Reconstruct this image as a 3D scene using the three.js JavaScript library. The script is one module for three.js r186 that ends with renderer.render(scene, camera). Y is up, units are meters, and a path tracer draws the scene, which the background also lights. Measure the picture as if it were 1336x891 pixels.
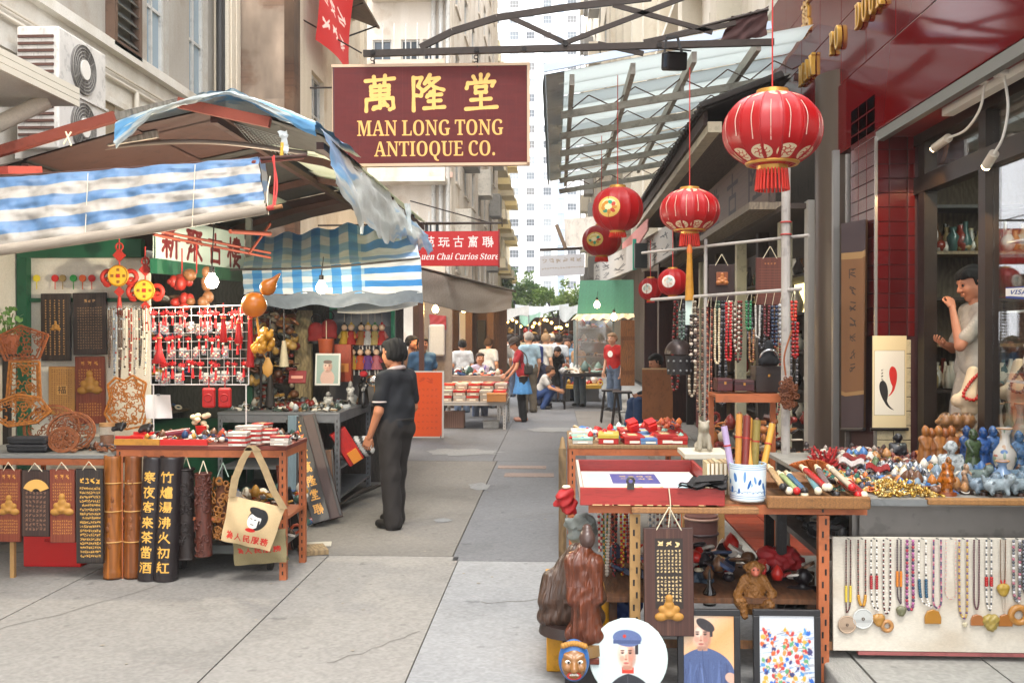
import * as THREE from 'three';
import { mergeGeometries } from 'three/addons/utils/BufferGeometryUtils.js';
import { RoundedBoxGeometry } from 'three/addons/geometries/RoundedBoxGeometry.js';

// ---------- camera, sky, sun, exposure ----------
const scene = new THREE.Scene();
const F = 1283, CW = 1336, CH = 891;                       // focal length in photograph pixels
const camera = new THREE.PerspectiveCamera(2 * Math.atan(CH / 2 / F) * 180 / Math.PI, CW / CH, 0.1,900);
camera.rotation.order = 'YXZ';
camera.position.set(0,1.7,0);
camera.rotation.set(-8.5 / F, Math.atan(57 / F),0);
camera.updateMatrixWorld(true);
const renderer = new THREE.WebGLRenderer();
renderer.setSize(1024,682);
renderer.toneMapping = THREE.LinearToneMapping;
renderer.toneMappingExposure = 3.8;
renderer.shadowMap.enabled = true;
{ // bright overcast sky: pale zenith, whiter round the horizon and towards the veiled sun
 const W = 64, H = 32, data = new Float32Array(W * H * 4);
 for (let j = 0; j < H; j++) for (let i = 0; i < W; i++) {
 const up = Math.max(0, Math.sin(((j + 0.5) / H - 0.5) * Math.PI)), a = i / W * 2 * Math.PI, k = (j * W + i) * 4;
 const b = 1.0 + 0.25 * up + 0.12 * Math.cos(a - 1.2) * Math.sqrt(Math.max(0,1 - up * up));
 data[k] = 0.97 * b; data[k + 1] = 0.985 * b; data[k + 2] = 1.02 * b; data[k + 3] = 1;
 }
 const t = new THREE.DataTexture(data, W, H, THREE.RGBAFormat, THREE.FloatType);
 t.mapping = THREE.EquirectangularReflectionMapping; t.magFilter = THREE.LinearFilter; t.needsUpdate = true;
 scene.background = t; scene.environment = t; scene.backgroundIntensity = 1; scene.environmentIntensity = 1;
}
const sun = new THREE.DirectionalLight(new THREE.Color(1,0.95,0.87),0.8);
sun.name = 'sun'; sun.position.set(0.5,30,7); sun.target.position.set(-0.6,0,-9);
sun.castShadow = true; sun.shadow.radius = 30; sun.shadow.mapSize.set(2048,2048);
Object.assign(sun.shadow.camera, { left: -25, right: 25, top: 30, bottom: -30, near: 1, far: 120 });
scene.add(sun, sun.target);
scene.fog = new THREE.FogExp2(new THREE.Color(0.97,0.98,1.0),0.0013);

// ---------- helpers ----------
let seed = 7;
const rnd = () => { seed = (seed + 0x6d2b79f5) | 0; let t = Math.imul(seed ^ (seed >>> 15),1 | seed); t = (t + Math.imul(t ^ (t >>> 7),61 | t)) ^ t; return ((t ^ (t >>> 14)) >>> 0) / 4294967296; };
const rr = (a, b) => a + (b - a) * rnd(), pick = (a) => a[Math.floor(rnd() * a.length)];
const V = (x, y, z) => new THREE.Vector3(x, y, z), PI = Math.PI;
const ray = (u, v) => V(u - CW / 2, CH / 2 - v, -F).applyEuler(camera.rotation);
const P = (u, v, d) => { const r = ray(u, v); return r.multiplyScalar(d / -r.z).add(camera.position); };       // a surveyed point at distance d down the street
const PX = (u, v, x) => { const r = ray(u, v); return r.multiplyScalar(x / r.x).add(camera.position); };          // ... on the plane of a street front
const PY = (u, v, y) => { const r = ray(u, v); return r.multiplyScalar((y - 1.7) / r.y).add(camera.position); }; // ... on a level surface
const R = (u0, v0, u1, v1, d) => { const a = P(u0, v0, d), b = P(u1, v1, d), c = P((u0 + u1) / 2, (v0 + v1) / 2, d); return { x: c.x, y: c.y, z: -d, w: b.x - a.x, h: a.y - b.y, top: a.y, bot: b.y, l: a.x, r: b.x }; };
const ORD = 'first,second,third,fourth,fifth,sixth,seventh,eighth,ninth,tenth,eleventh,twelfth,thirteenth,fourteenth,fifteenth,sixteenth,seventeenth,eighteenth,nineteenth,twentieth'.split(',');

const used = {};
const numbered = (n) => { const k = used[n] = (used[n] ?? -1) + 1; return k ? n + '_' + String(k).padStart(3, '0') : n; };
function tag(o, label, category, group, kind) { if (label) o.userData.label = label; if (category) o.userData.category = category; if (group) o.userData.group = group; if (kind) o.userData.kind = kind; return o; }
function thing(name, label, category, group) { const o = new THREE.Group(); o.name = numbered(name); tag(o, label, category, group); scene.add(o); return o; }
function norm(g) {
 if (!g.attributes.uv) g.setAttribute('uv', new THREE.BufferAttribute(new Float32Array(g.attributes.position.count * 2),2));
 if (!g.attributes.normal) g.computeVertexNormals();
 for (const k of Object.keys(g.attributes)) if (!['position', 'normal', 'uv', 'color'].includes(k)) g.deleteAttribute(k);
 return g;
}
function mg(list) {
 list = list.flat(9); if (list.length === 1) return list[0];
 const col = list.some((g) => g.attributes.color), ix = list.every((g) => g.index);
 return mergeGeometries(list.map((g) => {
 norm(g); if (!ix && g.index) g = g.toNonIndexed();
 if (col && !g.attributes.color) paint(g, [1,1,1]);
 return g;
 }));
}
function mesh(name, geo, mat) { const m = new THREE.Mesh(Array.isArray(geo) ? mg(geo) : norm(geo), mat); m.name = name; m.castShadow = m.receiveShadow = true; return m; }
function part(o, name, geo, mat, label) { const m = mesh(name, geo, mat); if (label) m.userData.label = label; o.add(m); return m; }
function single(name, label, category, geo, mat, group) { const m = mesh(numbered(name), geo, mat); tag(m, label, category, group); scene.add(m); return m; }
function struct(name, geo, mat) { const m = mesh(numbered(name), geo, mat); m.userData.kind = 'structure'; scene.add(m); return m; }
function stuff(name, label, geo, mat, parent, category) { const m = mesh(parent ? name : numbered(name), geo, mat); m.userData.kind = 'stuff'; if (label) m.userData.label = label; if (category && !parent) m.userData.category = category; (parent ?? scene).add(m); return m; }
const tf = (g, x = 0, y = 0, z = 0, rx = 0, ry = 0, rz = 0) => { if (rz) g.rotateZ(rz); if (rx) g.rotateX(rx); if (ry) g.rotateY(ry); return g.translate(x, y, z); };
function suv(g, w, h) { const u = g.attributes.uv; for (let i = 0; i < u.count; i++) u.setXY(i, u.getX(i) * w, u.getY(i) * h); return g; }
function B(w, h, d, x = 0, y = 0, z = 0, rx = 0, ry = 0, rz = 0) {                 // box with uv in metres
 const g = new THREE.BoxGeometry(w, h, d), u = g.attributes.uv, s = [[d, h],[d, h],[w, d],[w, d],[w, h],[w, h]], o = rnd();
 for (let i = 0; i < 24; i++) u.setXY(i, u.getX(i) * s[i >> 2][0] + o, u.getY(i) * s[i >> 2][1] + o * 3.7);
 return tf(g, x, y, z, rx, ry, rz);
}
const RB = (w, h, d, r, x = 0, y = 0, z = 0, rx = 0, ry = 0, rz = 0) => tf(new RoundedBoxGeometry(w, h, d, 2, Math.min(r, w / 2.1, h / 2.1, d / 2.1)), x, y, z, rx, ry, rz);
const CY = (r1, r2, h, x = 0, y = 0, z = 0, rx = 0, ry = 0, rz = 0, n = 14) => tf(suv(new THREE.CylinderGeometry(r1, r2, h, n),6.28 * r2, h), x, y, z, rx, ry, rz);
const SP = (r, x = 0, y = 0, z = 0, n = 12, sx = 1, sy = 1, sz = 1) => new THREE.SphereGeometry(r, n, Math.max(4, n * 0.7 | 0)).scale(sx, sy, sz).translate(x, y, z);
const PL = (w, h, x = 0, y = 0, z = 0, rx = 0, ry = 0, rz = 0) => tf(new THREE.PlaneGeometry(w, h), x, y, z, rx, ry, rz);
const TB = (pts, r, n = 6, seg) => new THREE.TubeGeometry(new THREE.CatmullRomCurve3(pts.map((p) => (p.isVector3 ? p : V(...p)))), seg ?? pts.length * 4, r, n);
const LA = (pts, n = 20) => new THREE.LatheGeometry(pts.map((p) => new THREE.Vector2(p[0], p[1])), n);
const TO = (R0, r, x = 0, y = 0, z = 0, rx = 0, ry = 0, rz = 0, a = 6, b = 18, arc = 2 * PI) => tf(new THREE.TorusGeometry(R0, r, a, b, arc), x, y, z, rx, ry, rz);
function rod(a, b, r, n = 6) { const d = b.clone().sub(a), L = d.length(), g = suv(new THREE.CylinderGeometry(r, r, L, n),6.28 * r, L); g.applyQuaternion(new THREE.Quaternion().setFromUnitVectors(V(0,1,0), d.normalize())); return g.translate((a.x + b.x) / 2, (a.y + b.y) / 2, (a.z + b.z) / 2); }
function bar(a, b, w, h) { const d = b.clone().sub(a), L = d.length(), g = B(w, h, L); const m = new THREE.Matrix4().lookAt(b, a, V(0,1,0)); g.applyMatrix4(m); return g.translate((a.x + b.x) / 2, (a.y + b.y) / 2, (a.z + b.z) / 2); }
function EX(pts, depth, holes = [], bevel = 0) {
 const s = new THREE.Shape(pts.map((p) => new THREE.Vector2(p[0], p[1]))); for (const h of holes) s.holes.push(new THREE.Path(h.map((p) => new THREE.Vector2(p[0], p[1]))));
 return new THREE.ExtrudeGeometry(s, { depth, bevelEnabled: bevel > 0, bevelSize: bevel, bevelThickness: bevel, bevelSegments: 1, curveSegments: 6 });
}
const rect = (x0, y0, x1, y1) => [[x0, y0],[x1, y0],[x1, y1],[x0, y1]];
function quad(a, b, c, d, nu = 1, nv = 1, f, th = 0) {     // sheet a-b-c-d (a bottom left, anticlockwise), f(s,t,p) displaces; uv in metres
 const pos = [], uv = [], ix = [], wU = a.distanceTo(b), wV = a.distanceTo(d);
 for (let j = 0; j <= nv; j++) for (let i = 0; i <= nu; i++) {
 const s = i / nu, t = j / nv, p = a.clone().lerp(b, s).lerp(d.clone().lerp(c, s), t); if (f) f(s, t, p);
 pos.push(p.x, p.y, p.z); uv.push(s * wU, t * wV);
 }
 for (let j = 0; j < nv; j++) for (let i = 0; i < nu; i++) { const k = j * (nu + 1) + i; ix.push(k, k + 1, k + nu + 2, k, k + nu + 2, k + nu + 1); }
 const g = new THREE.BufferGeometry(); g.setAttribute('position', new THREE.Float32BufferAttribute(pos, 3)); g.setAttribute('uv', new THREE.Float32BufferAttribute(uv, 2)); g.setIndex(ix); g.computeVertexNormals();
 if (!th) return g;
 const back = g.clone(), n = g.attributes.normal, q = back.attributes.position; for (let i = 0; i < q.count; i++) q.setXYZ(i, q.getX(i) - n.getX(i) * th, q.getY(i) - n.getY(i) * th, q.getZ(i) - n.getZ(i) * th);
 const bi = []; for (let i = 0; i < ix.length; i += 3) bi.push(ix[i], ix[i + 2], ix[i + 1]); back.setIndex(bi); back.computeVertexNormals();
 return mg([g, back]);
}
function paint(g, c) { const n = g.attributes.position.count, a = new Float32Array(n * 3); for (let i = 0; i < n; i++) a.set(c, i * 3); g.setAttribute('color', new THREE.BufferAttribute(a, 3)); return g; }
const lin = (h) => new THREE.Color(h).toArray();
const pal = (s) => s.split(' ').map(lin);
function paintF(g, f) { const p = g.attributes.position, a = new Float32Array(p.count * 3), v = V(0,0,0); for (let i = 0; i < p.count; i++) a.set(f(v.fromBufferAttribute(p, i)), i * 3); g.setAttribute('color', new THREE.BufferAttribute(a, 3)); return g; }

// ---------- value noise ----------
const hash = (x, y, s) => { let h = Math.imul(x, 374761393) ^ Math.imul(y, 668265263) ^ Math.imul(s, 974634777); h = Math.imul(h ^ (h >>> 13),1274126177); return ((h ^ (h >>> 16)) >>> 0) / 4294967296; };
const vn = (x, y, per, s) => { const ix = Math.floor(x), iy = Math.floor(y), m = (a) => ((a % per) + per) % per, f = x - ix, g = y - iy, u = f * f * (3 - 2 * f), w = g * g * (3 - 2 * g); const a = hash(m(ix), m(iy), s), b = hash(m(ix + 1), m(iy), s), c = hash(m(ix), m(iy + 1), s), d = hash(m(ix + 1), m(iy + 1), s); return a + (b - a) * u + (c - a) * w + (a - b - c + d) * u * w; };
const fbm = (u, v, per, oct, s) => { let t = 0, a = 0.5, n = 0; for (let i = 0; i < oct; i++) { t += a * vn(u * per, v * per, per, s + i); n += a; a *= 0.55; per *= 2; } return t / n; };
function tex(n, f, rep = 1, srgb = true) {
 const d = new Uint8Array(n * n * 4);
 for (let j = 0; j < n; j++) for (let i = 0; i < n; i++) { const c = f(i / n, j / n), k = (j * n + i) * 4, q = Array.isArray(c) ? c : [c, c, c]; for (let m = 0; m < 3; m++) d[k + m] = Math.max(0, Math.min(255, q[m] * 255)); d[k + 3] = 255; }
 const t = new THREE.DataTexture(d, n, n); t.wrapS = t.wrapT = THREE.RepeatWrapping; t.magFilter = THREE.LinearFilter; t.repeat.set(rep, rep); if (srgb) t.colorSpace = THREE.SRGBColorSpace; t.needsUpdate = true; return t;
}
const cl = (x, a = 0, b = 1) => Math.max(a, Math.min(b, x)), ss = (a, b, x) => { x = cl((x - a) / (b - a)); return x * x * (3 - 2 * x); };
const tConc = tex(512, (u, v) => { const a = fbm(u, v, 4,6,1), b = fbm(u, v, 170,2,9), s = ss(0.58,0.7, fbm(u, v, 6,4,33)); return 0.78 + 0.08 * a + 0.15 * (b - 0.5) - 0.04 * s - 0.1 * ss(0.83,0.9, fbm(u, v, 34,2,77)) - 0.03 * ss(0.6,0.8, fbm(u, v, 3,3,78)); }, 1 / 3.1);
const tConcB = tex(512, (u, v) => fbm(u, v, 60,3,5) * 0.7 + fbm(u, v, 5,4,6) * 0.3,1 / 3.1, false);
const tPlas = tex(512, (u, v) => { const st = fbm(u, v * 0.125,16,4,21), a = fbm(u, v, 3,6,22), b = ss(0.55,0.75, fbm(u, v, 8,5,23)); return [0.94 - 0.2 * st * a - 0.06 * b, 0.93 - 0.23 * st * a - 0.08 * b, 0.91 - 0.28 * st * a - 0.1 * b].map((x) => x * (0.97 + 0.06 * hash(u * 512 | 0, v * 512 | 0,3))); }, 1 / 4.3);
const tDecay = tex(512, (u, v) => { const a = fbm(u, v, 5,6,41), b = ss(0.45,0.7, fbm(u, v, 9,6,42)) * 0.6, st = fbm(u, v * 0.25,24,3,43), br = Math.abs(((v * 40) % 1) - 0.5) > 0.42 ? 0.8 : 1; const w = [0.76,0.7,0.64], r = [0.56,0.42,0.34]; return [0,1,2].map((c) => (w[c] * (1 - b) + r[c] * br * b) * (0.6 + 0.5 * a) * (0.75 + 0.4 * st)); }, 1 / 4);
const tWood = tex(512, (u, v) => { const w = fbm(u * 1, v, 3,3,51) * 3, g = fbm(u * 1, v * 0.0625 + w * 0.01,64,3,52), ring = 0.5 + 0.5 * Math.sin((u * 12 + w * 1.4) * 2 * PI); return 0.6 + 0.26 * g + 0.12 * ring - 0.1 * ss(0.6,0.75, fbm(u, v, 4,5,54)); }, 1 / 0.55);
const tWear = tex(256, (u, v) => 0.84 + 0.18 * fbm(u, v, 4,6,61) - 0.09 * ss(0.58,0.74, fbm(u, v, 14,4,62)),1 / 0.8);
const tFab = tex(256, (u, v) => 0.78 + 0.14 * (((u * 64 | 0) + (v * 64 | 0)) & 1) + 0.16 * (fbm(u, v, 6,4,71) - 0.4),1 / 0.2);
const tGlz = tex(256, (u, v) => 0.72 + 0.5 * (fbm(u, v, 10,4,85) - 0.3) - 0.25 * ss(0.56,0.66, fbm(u, v, 14,3,86)),5);
const tFine = tex(256, (u, v) => fbm(u, v, 16,4,81),1 / 0.25, false);

// ---------- materials ----------
const mats = {};
function C(hex, rough = 0.6, metal = 0, map, x = {}) {
 const k = [hex, rough, metal, map?.uuid, JSON.stringify(x)].join();
 if (mats[k]) return mats[k];
 const phys = x.clearcoat || x.transmission || x.sheen || x.specularIntensity, m = new (phys ? THREE.MeshPhysicalMaterial : THREE.MeshStandardMaterial)({ color: hex, roughness: rough, metalness: metal, ...x });
 if (map) m.map = map;
 return mats[k] = m;
}
const wo = (h, r = 0.5) => C(h, r, 0, tWood), we = (h, r = 0.5) => C(h, r, 0, tWear), fa = (h, r = 0.7) => C(h, r, 0, tFab);
const bumped = (m, t, s) => { m.bumpMap = t; m.bumpScale = s; return m; };
const vc = (rough, metal = 0, x = {}) => { const m = C('#ffffff', rough, metal, null, { vertexColors: true, ...x }); return m; };
const glow = (hex, k) => C('#ffffff', 0.5,0, null, { emissive: new THREE.Color(hex).getHex(), emissiveIntensity: k });
function canvas(w, h, draw) { const c = document.createElement('canvas'); c.width = w; c.height = h; const g = c.getContext('2d'); draw(g, w, h); const t = new THREE.CanvasTexture(c); t.colorSpace = THREE.SRGBColorSpace; t.anisotropy = 8; return t; }
const soft = (g, w, h) => { g.filter = 'blur(1.4px)'; g.drawImage(g.canvas, 0,0); g.filter = 'none'; for (let i = 0; i < w * h / 30; i++) { g.fillStyle = rnd() < 0.5 ? 'rgba(0,0,0,0.07)' : 'rgba(255,255,255,0.07)'; g.fillRect(rnd() * w, rnd() * h, rr(1,3), rr(1,3)); } };
const ink = (t, rough = 0.6, x = {}) => { const m = new (x.clearcoat ? THREE.MeshPhysicalMaterial : THREE.MeshStandardMaterial)({ map: t, roughness: rough, ...x }); return m; };

// ---------- brush characters (strokes on a 100 x 100 square, y down) ----------
const GL = {
 萬: '12,16 88,14|34,6 36,26|64,5 62,26|26,32 74,32|26,32 27,56|74,32 73,56|26,44 74,44|27,56 73,56|50,30 50,90|14,66 84,66|14,66 13,96|84,66 86,92 76,96|50,88 32,92|34,88 64,82|60,74 70,86',
 隆: '14,8 14,96|14,10 36,10 26,32|26,32 38,44 34,58 20,56|58,4 44,26|52,14 82,14 40,46|54,22 70,38 94,46|60,50 50,62|52,58 88,58|68,46 68,92|54,74 86,74|42,92 96,92',
 堂: '50,4 50,20|30,8 36,20|70,6 62,20|16,24 12,38|16,25 86,25 80,36|36,36 36,52|36,36 64,36 63,52|36,51 64,51|50,54 50,92|24,70 76,70|10,93 92,93',
 聯: '8,14 46,14|14,14 14,74|38,14 38,94|14,34 38,34|14,52 38,52|6,76 46,70|58,10 50,26 62,28 50,44 64,44|82,10 74,26 86,28 74,44 90,44|58,56 58,70 70,70|70,52 70,80 54,96|82,52 82,96|94,56 94,70 82,70',
 齋: '50,2 50,12|10,14 90,14|22,26 40,26 30,44|60,26 80,26 66,44|50,22 50,44|28,36 48,46|22,50 22,80 14,96|78,50 78,96|22,52 78,52|38,62 62,62|34,74 66,74|50,74 50,94|38,84 32,92|62,84 70,92',
 古: '8,26 92,26|50,4 50,52|24,54 24,94|24,54 76,54 76,94|24,90 76,90',
 玩: '8,18 40,18|10,48 38,48|24,18 24,78|4,82 42,76|54,20 88,20|46,42 96,42|60,42 58,70 44,94|76,42 76,88 96,88 94,74',
 苑: '8,16 92,16|32,4 32,28|68,4 68,28|30,32 10,64|24,42 44,42 34,72 12,96|22,56 34,66|58,40 84,40 82,62 70,62|58,40 58,90 90,90 90,76',
 寒: '50,2 50,10|14,14 10,26|14,14 88,14 84,26|24,28 76,28|22,40 78,40|38,22 38,56|62,22 62,56|8,56 92,56|38,58 14,78|62,58 88,76|44,68 56,74|40,84 60,94',
 夜: '50,2 50,14|8,16 92,16|32,20 8,58|22,40 22,96|60,22 42,50|54,34 82,34 66,70 38,96|56,48 64,56|50,54 70,78 94,94',
 客: '50,2 50,12|12,16 10,30|12,16 88,16 86,28|44,24 20,50|40,34 72,34 12,70|36,40 60,54 92,66|32,70 32,96|32,70 70,70 70,96|32,92 70,92',
 來: '14,20 86,20|50,4 50,96|30,28 14,54|28,40 42,54|72,28 58,54|72,40 90,54|8,58 92,58|48,60 10,92|52,60 92,92',
 茶: '8,14 92,14|32,4 32,26|68,4 68,26|50,22 8,54|50,22 92,54|22,58 78,58|50,42 50,96|40,72 18,90|60,72 84,90',
 當: '50,2 50,18|28,6 34,16|72,4 64,16|10,22 8,36|10,22 90,22 88,34|34,30 34,46|34,30 66,30 66,46|34,45 66,45|20,52 20,96|20,52 80,52 80,96|20,72 80,72|50,52 50,94|20,94 80,94',
 酒: '10,14 24,24|6,38 20,46|22,56 6,92|34,14 96,14|40,34 40,96|40,34 92,34 92,96|56,14 56,40 46,58|76,14 76,54 88,54|42,70 90,70|40,92 92,92',
 竹: '24,6 6,36|16,24 46,24|30,24 30,92|66,6 50,36|60,24 94,24|78,24 78,90 66,86',
 爐: '10,36 14,50|40,34 32,48|24,8 24,50 6,94|26,60 40,84|66,2 66,14|66,8 88,8|50,18 46,90|50,18 92,18 90,28|58,28 86,28|60,38 88,38 88,58 60,58 60,38|60,48 88,48|56,66 92,66 92,94 56,94 56,66|56,80 92,80|74,66 74,94',
 湯: '10,12 24,22|6,38 20,46|22,58 6,92|46,8 46,40|46,8 86,8 86,40|46,24 86,24|46,40 86,40|34,52 96,52|52,54 34,76|46,64 90,64 84,94 74,90|64,64 44,92|76,66 60,94',
 沸: '10,12 24,22|6,38 20,46|22,58 6,92|38,22 86,22 86,40|40,40 86,40|40,40 38,58 90,58 86,76|56,8 54,70 42,96|74,6 74,96',
 火: '28,30 20,52|76,26 66,48|50,6 48,50 10,94|52,46 92,94',
 初: '22,4 28,14|8,24 40,24 10,62|24,44 24,96|30,46 42,58|48,22 92,22 88,90 74,86|66,22 62,60 44,94',
 紅: '28,4 12,26 30,28|36,20 10,50|10,50 40,46|24,50 24,72|12,66 8,88|36,66 42,84|52,18 92,18|72,18 72,88|46,90 96,90',
 新: '24,2 28,10|8,16 48,16|18,20 22,32|40,20 34,32|6,38 50,38|10,54 46,54|28,40 28,96|24,60 8,80|34,62 46,74|86,4 60,16|60,16 58,60 48,94|60,42 96,42|78,42 78,96',
 聚: '8,8 54,8|16,8 16,40|42,8 42,44|16,20 42,20|16,30 42,30|6,44 54,40|58,10 90,10 58,44|64,18 92,44|30,54 20,66|50,52 50,96|24,62 10,94|70,54 30,70|66,68 92,92',
 樓: '6,30 40,30|24,6 24,96|22,38 6,66|28,38 40,56|52,8 52,34|52,8 88,8 88,34|44,20 96,20|52,34 88,34|70,2 70,48|52,46 88,46|42,62 98,62|64,50 54,80 90,96|84,64 48,96',
 為: '22,8 30,20|14,26 78,24 30,96|56,4 20,80|36,44 84,44 82,58|34,60 90,60 84,92 72,90|34,72 40,84|50,72 54,82|66,70 70,80',
 人: '50,6 44,50 8,94|48,36 92,94',
 民: '20,10 20,88 44,76|20,10 80,10 80,36|20,36 80,36|14,56 92,56|52,36 66,82 92,94 92,76',
 服: '14,8 14,60 6,94|14,8 42,8 42,94 32,90|14,32 42,32|14,56 42,56|56,8 56,96|56,8 88,8 88,28 76,28|58,44 88,44 54,94|62,54 74,76 96,94',
 務: '8,10 38,10 26,28|14,22 32,34|4,42 44,42 38,54|26,42 26,94 16,90|26,52 6,78|62,4 46,30|56,16 88,16 46,48|58,24 72,38 96,46|48,60 90,60 84,94 72,90|68,48 64,74 46,96',
 福: '18,4 24,14|6,24 36,24 6,60|22,42 22,96|28,50 38,60|46,10 96,10|54,22 54,42|54,22 88,22 88,42|54,42 88,42|48,54 48,94|48,54 94,54 94,94|48,74 94,74|71,54 71,94|48,94 94,94',
};
function glyph(g, ch, x, y, s, color, w = 9, tilt = 0) {
 g.save(); g.translate(x, y); g.scale(s / 100, s / 100); g.strokeStyle = color; g.lineCap = 'round'; g.lineJoin = 'round';
 const st = GL[ch].split('|').map((q) => q.split(' ').map((p) => p.split(',').map(Number)));
 for (const q of st) {
 for (let i = 0; i + 1 < q.length; i++) {                                    // a brush stroke swells at its ends
 const [ax, ay] = q[i],[bx, by] = q[i + 1], n = 8;
 for (let k = 0; k < n; k++) { const a = k / n, b = (k + 1) / n; g.lineWidth = w * (0.72 + 0.5 * Math.abs(a - 0.45)); g.beginPath(); g.moveTo(ax + (bx - ax) * a, ay + (by - ay) * a - tilt * (ax + (bx - ax) * a)); g.lineTo(ax + (bx - ax) * b, ay + (by - ay) * b - tilt * (ax + (bx - ax) * b)); g.stroke(); }
 }
 }
 g.restore();
}
function scrawl(g, x, y, s, color, w) { g.strokeStyle = color; g.lineWidth = w; for (let i = 0; i < 5; i++) { g.beginPath(); const hz = rnd() < 0.5; g.moveTo(x + rnd() * s * (hz ? 0.2 : 1), y + rnd() * s); g.lineTo(x + s * (hz ? 0.9 : rnd()), y + rnd() * s); g.stroke(); } }

// ---------- smooth solids: tapered capsules joined by a smooth minimum, meshed with surface nets ----------
function solid(prims, cell, k = 0.02, o = {}) {
 const lo = V(1e9,1e9,1e9), hi = V(-1e9,-1e9,-1e9), v = V(0,0,0);
 for (const p of prims) { p.b ??= p.a; p.rb ??= p.ra; p.s ??= [1,1,1]; if (p.sub) continue; const r = Math.max(p.ra, p.rb) + k * 0.5 + cell * 2; for (const q of [p.a, p.b]) for (let c = 0; c < 3; c++) { const e = r * p.s[c]; lo.setComponent(c, Math.min(lo.getComponent(c), q[c] - e)); hi.setComponent(c, Math.max(hi.getComponent(c), q[c] + e)); } }
 const N = [0,1,2].map((c) => Math.ceil((hi.getComponent(c) - lo.getComponent(c)) / cell) + 2), nx = N[0], ny = N[1], nz = N[2], fld = new Float32Array(nx * ny * nz).fill(1);
 for (const p of prims) {
 const kk = p.k ?? k, r = Math.max(p.ra, p.rb) + kk + cell * 2.5, s = p.s, sm = Math.min(...s), i0 = [], i1 = [];
 for (let c = 0; c < 3; c++) { const l = lo.getComponent(c), e = r * s[c]; i0[c] = Math.max(0, Math.floor((Math.min(p.a[c], p.b[c]) - e - l) / cell)); i1[c] = Math.min(N[c] - 1, Math.ceil((Math.max(p.a[c], p.b[c]) + e - l) / cell)); }
 const ax = p.a[0] / s[0], ay = p.a[1] / s[1], az = p.a[2] / s[2], bx = p.b[0] / s[0] - ax, by = p.b[1] / s[1] - ay, bz = p.b[2] / s[2] - az, L = bx * bx + by * by + bz * bz || 1e-9;
 for (let z = i0[2]; z <= i1[2]; z++) for (let y = i0[1]; y <= i1[1]; y++) for (let x = i0[0]; x <= i1[0]; x++) {
 const px = (lo.x + x * cell) / s[0] - ax, py = (lo.y + y * cell) / s[1] - ay, pz = (lo.z + z * cell) / s[2] - az, t = cl((px * bx + py * by + pz * bz) / L), dx = px - bx * t, dy = py - by * t, dz = pz - bz * t;
 const d = (Math.sqrt(dx * dx + dy * dy + dz * dz) - (p.ra + (p.rb - p.ra) * t)) * sm, q = (z * ny + y) * nx + x, f = fld[q];
 if (p.sub) { const h = cl(0.5 - 0.5 * (f + d) / kk); fld[q] = f + (-d - f) * h + kk * h * (1 - h); }
 else { const h = cl(0.5 + 0.5 * (f - d) / kk); fld[q] = f + (d - f) * h - kk * h * (1 - h); }
 }
 }
 if (o.clip) for (let z = 0, q = 0; z < nz; z++) for (let y = 0; y < ny; y++) for (let x = 0; x < nx; x++, q++) fld[q] = Math.max(fld[q], o.clip(lo.x + x * cell, lo.y + y * cell, lo.z + z * cell));
 if (o.rough) for (let z = 0, q = 0; z < nz; z++) for (let y = 0; y < ny; y++) for (let x = 0; x < nx; x++, q++) if (Math.abs(fld[q]) < 0.06) fld[q] += o.rough(lo.x + x * cell, lo.y + y * cell, lo.z + z * cell);
 const id = new Int32Array(nx * ny * nz).fill(-1), pos = [], ix = [], E = [[0,1],[2,3],[4,5],[6,7],[0,2],[1,3],[4,6],[5,7],[0,4],[1,5],[2,6],[3,7]], val = [0,0,0,0,0,0,0,0];
 for (let z = 0; z < nz - 1; z++) for (let y = 0; y < ny - 1; y++) for (let x = 0; x < nx - 1; x++) {
 const q = (z * ny + y) * nx + x; let m = 0;
 for (let c = 0; c < 8; c++) { val[c] = fld[q + (c & 1) + ((c >> 1) & 1) * nx + (c >> 2) * nx * ny]; if (val[c] < 0) m++; }
 if (m === 0 || m === 8) continue;
 let n = 0, sx = 0, sy = 0, sz = 0;
 for (const [a, b] of E) if ((val[a] < 0) !== (val[b] < 0)) { const t = val[a] / (val[a] - val[b]); n++; sx += (a & 1) + t * ((b & 1) - (a & 1)); sy += ((a >> 1) & 1) + t * (((b >> 1) & 1) - ((a >> 1) & 1)); sz += (a >> 2) + t * ((b >> 2) - (a >> 2)); }
 id[q] = pos.length / 3; pos.push(lo.x + (x + sx / n) * cell, lo.y + (y + sy / n) * cell, lo.z + (z + sz / n) * cell);
 }
 const S = [1, nx, nx * ny];
 for (let z = 1; z < nz - 1; z++) for (let y = 1; y < ny - 1; y++) for (let x = 1; x < nx - 1; x++) {
 const q = (z * ny + y) * nx + x, a = fld[q] < 0;
 for (let c = 0; c < 3; c++) {
 if (a === fld[q + S[c]] < 0) continue;
 const u = S[(c + 1) % 3], w = S[(c + 2) % 3], v0 = id[q], v1 = id[q - u], v2 = id[q - u - w], v3 = id[q - w];
 if (v0 < 0 || v1 < 0 || v2 < 0 || v3 < 0) continue;
 a ? ix.push(v0, v1, v2, v0, v2, v3) : ix.push(v0, v2, v1, v0, v3, v2);
 }
 }
 const g = new THREE.BufferGeometry(); g.setAttribute('position', new THREE.Float32BufferAttribute(pos, 3)); g.setIndex(ix); g.computeVertexNormals();
 const uv = new Float32Array(pos.length / 3 * 2); for (let i = 0; i < pos.length / 3; i++) { uv[i * 2] = pos[i * 3] + pos[i * 3 + 2] * 0.7; uv[i * 2 + 1] = pos[i * 3 + 1]; } g.setAttribute('uv', new THREE.BufferAttribute(uv, 2));
 if (o.color) paintF(g, o.color);
 return g;
}
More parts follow.
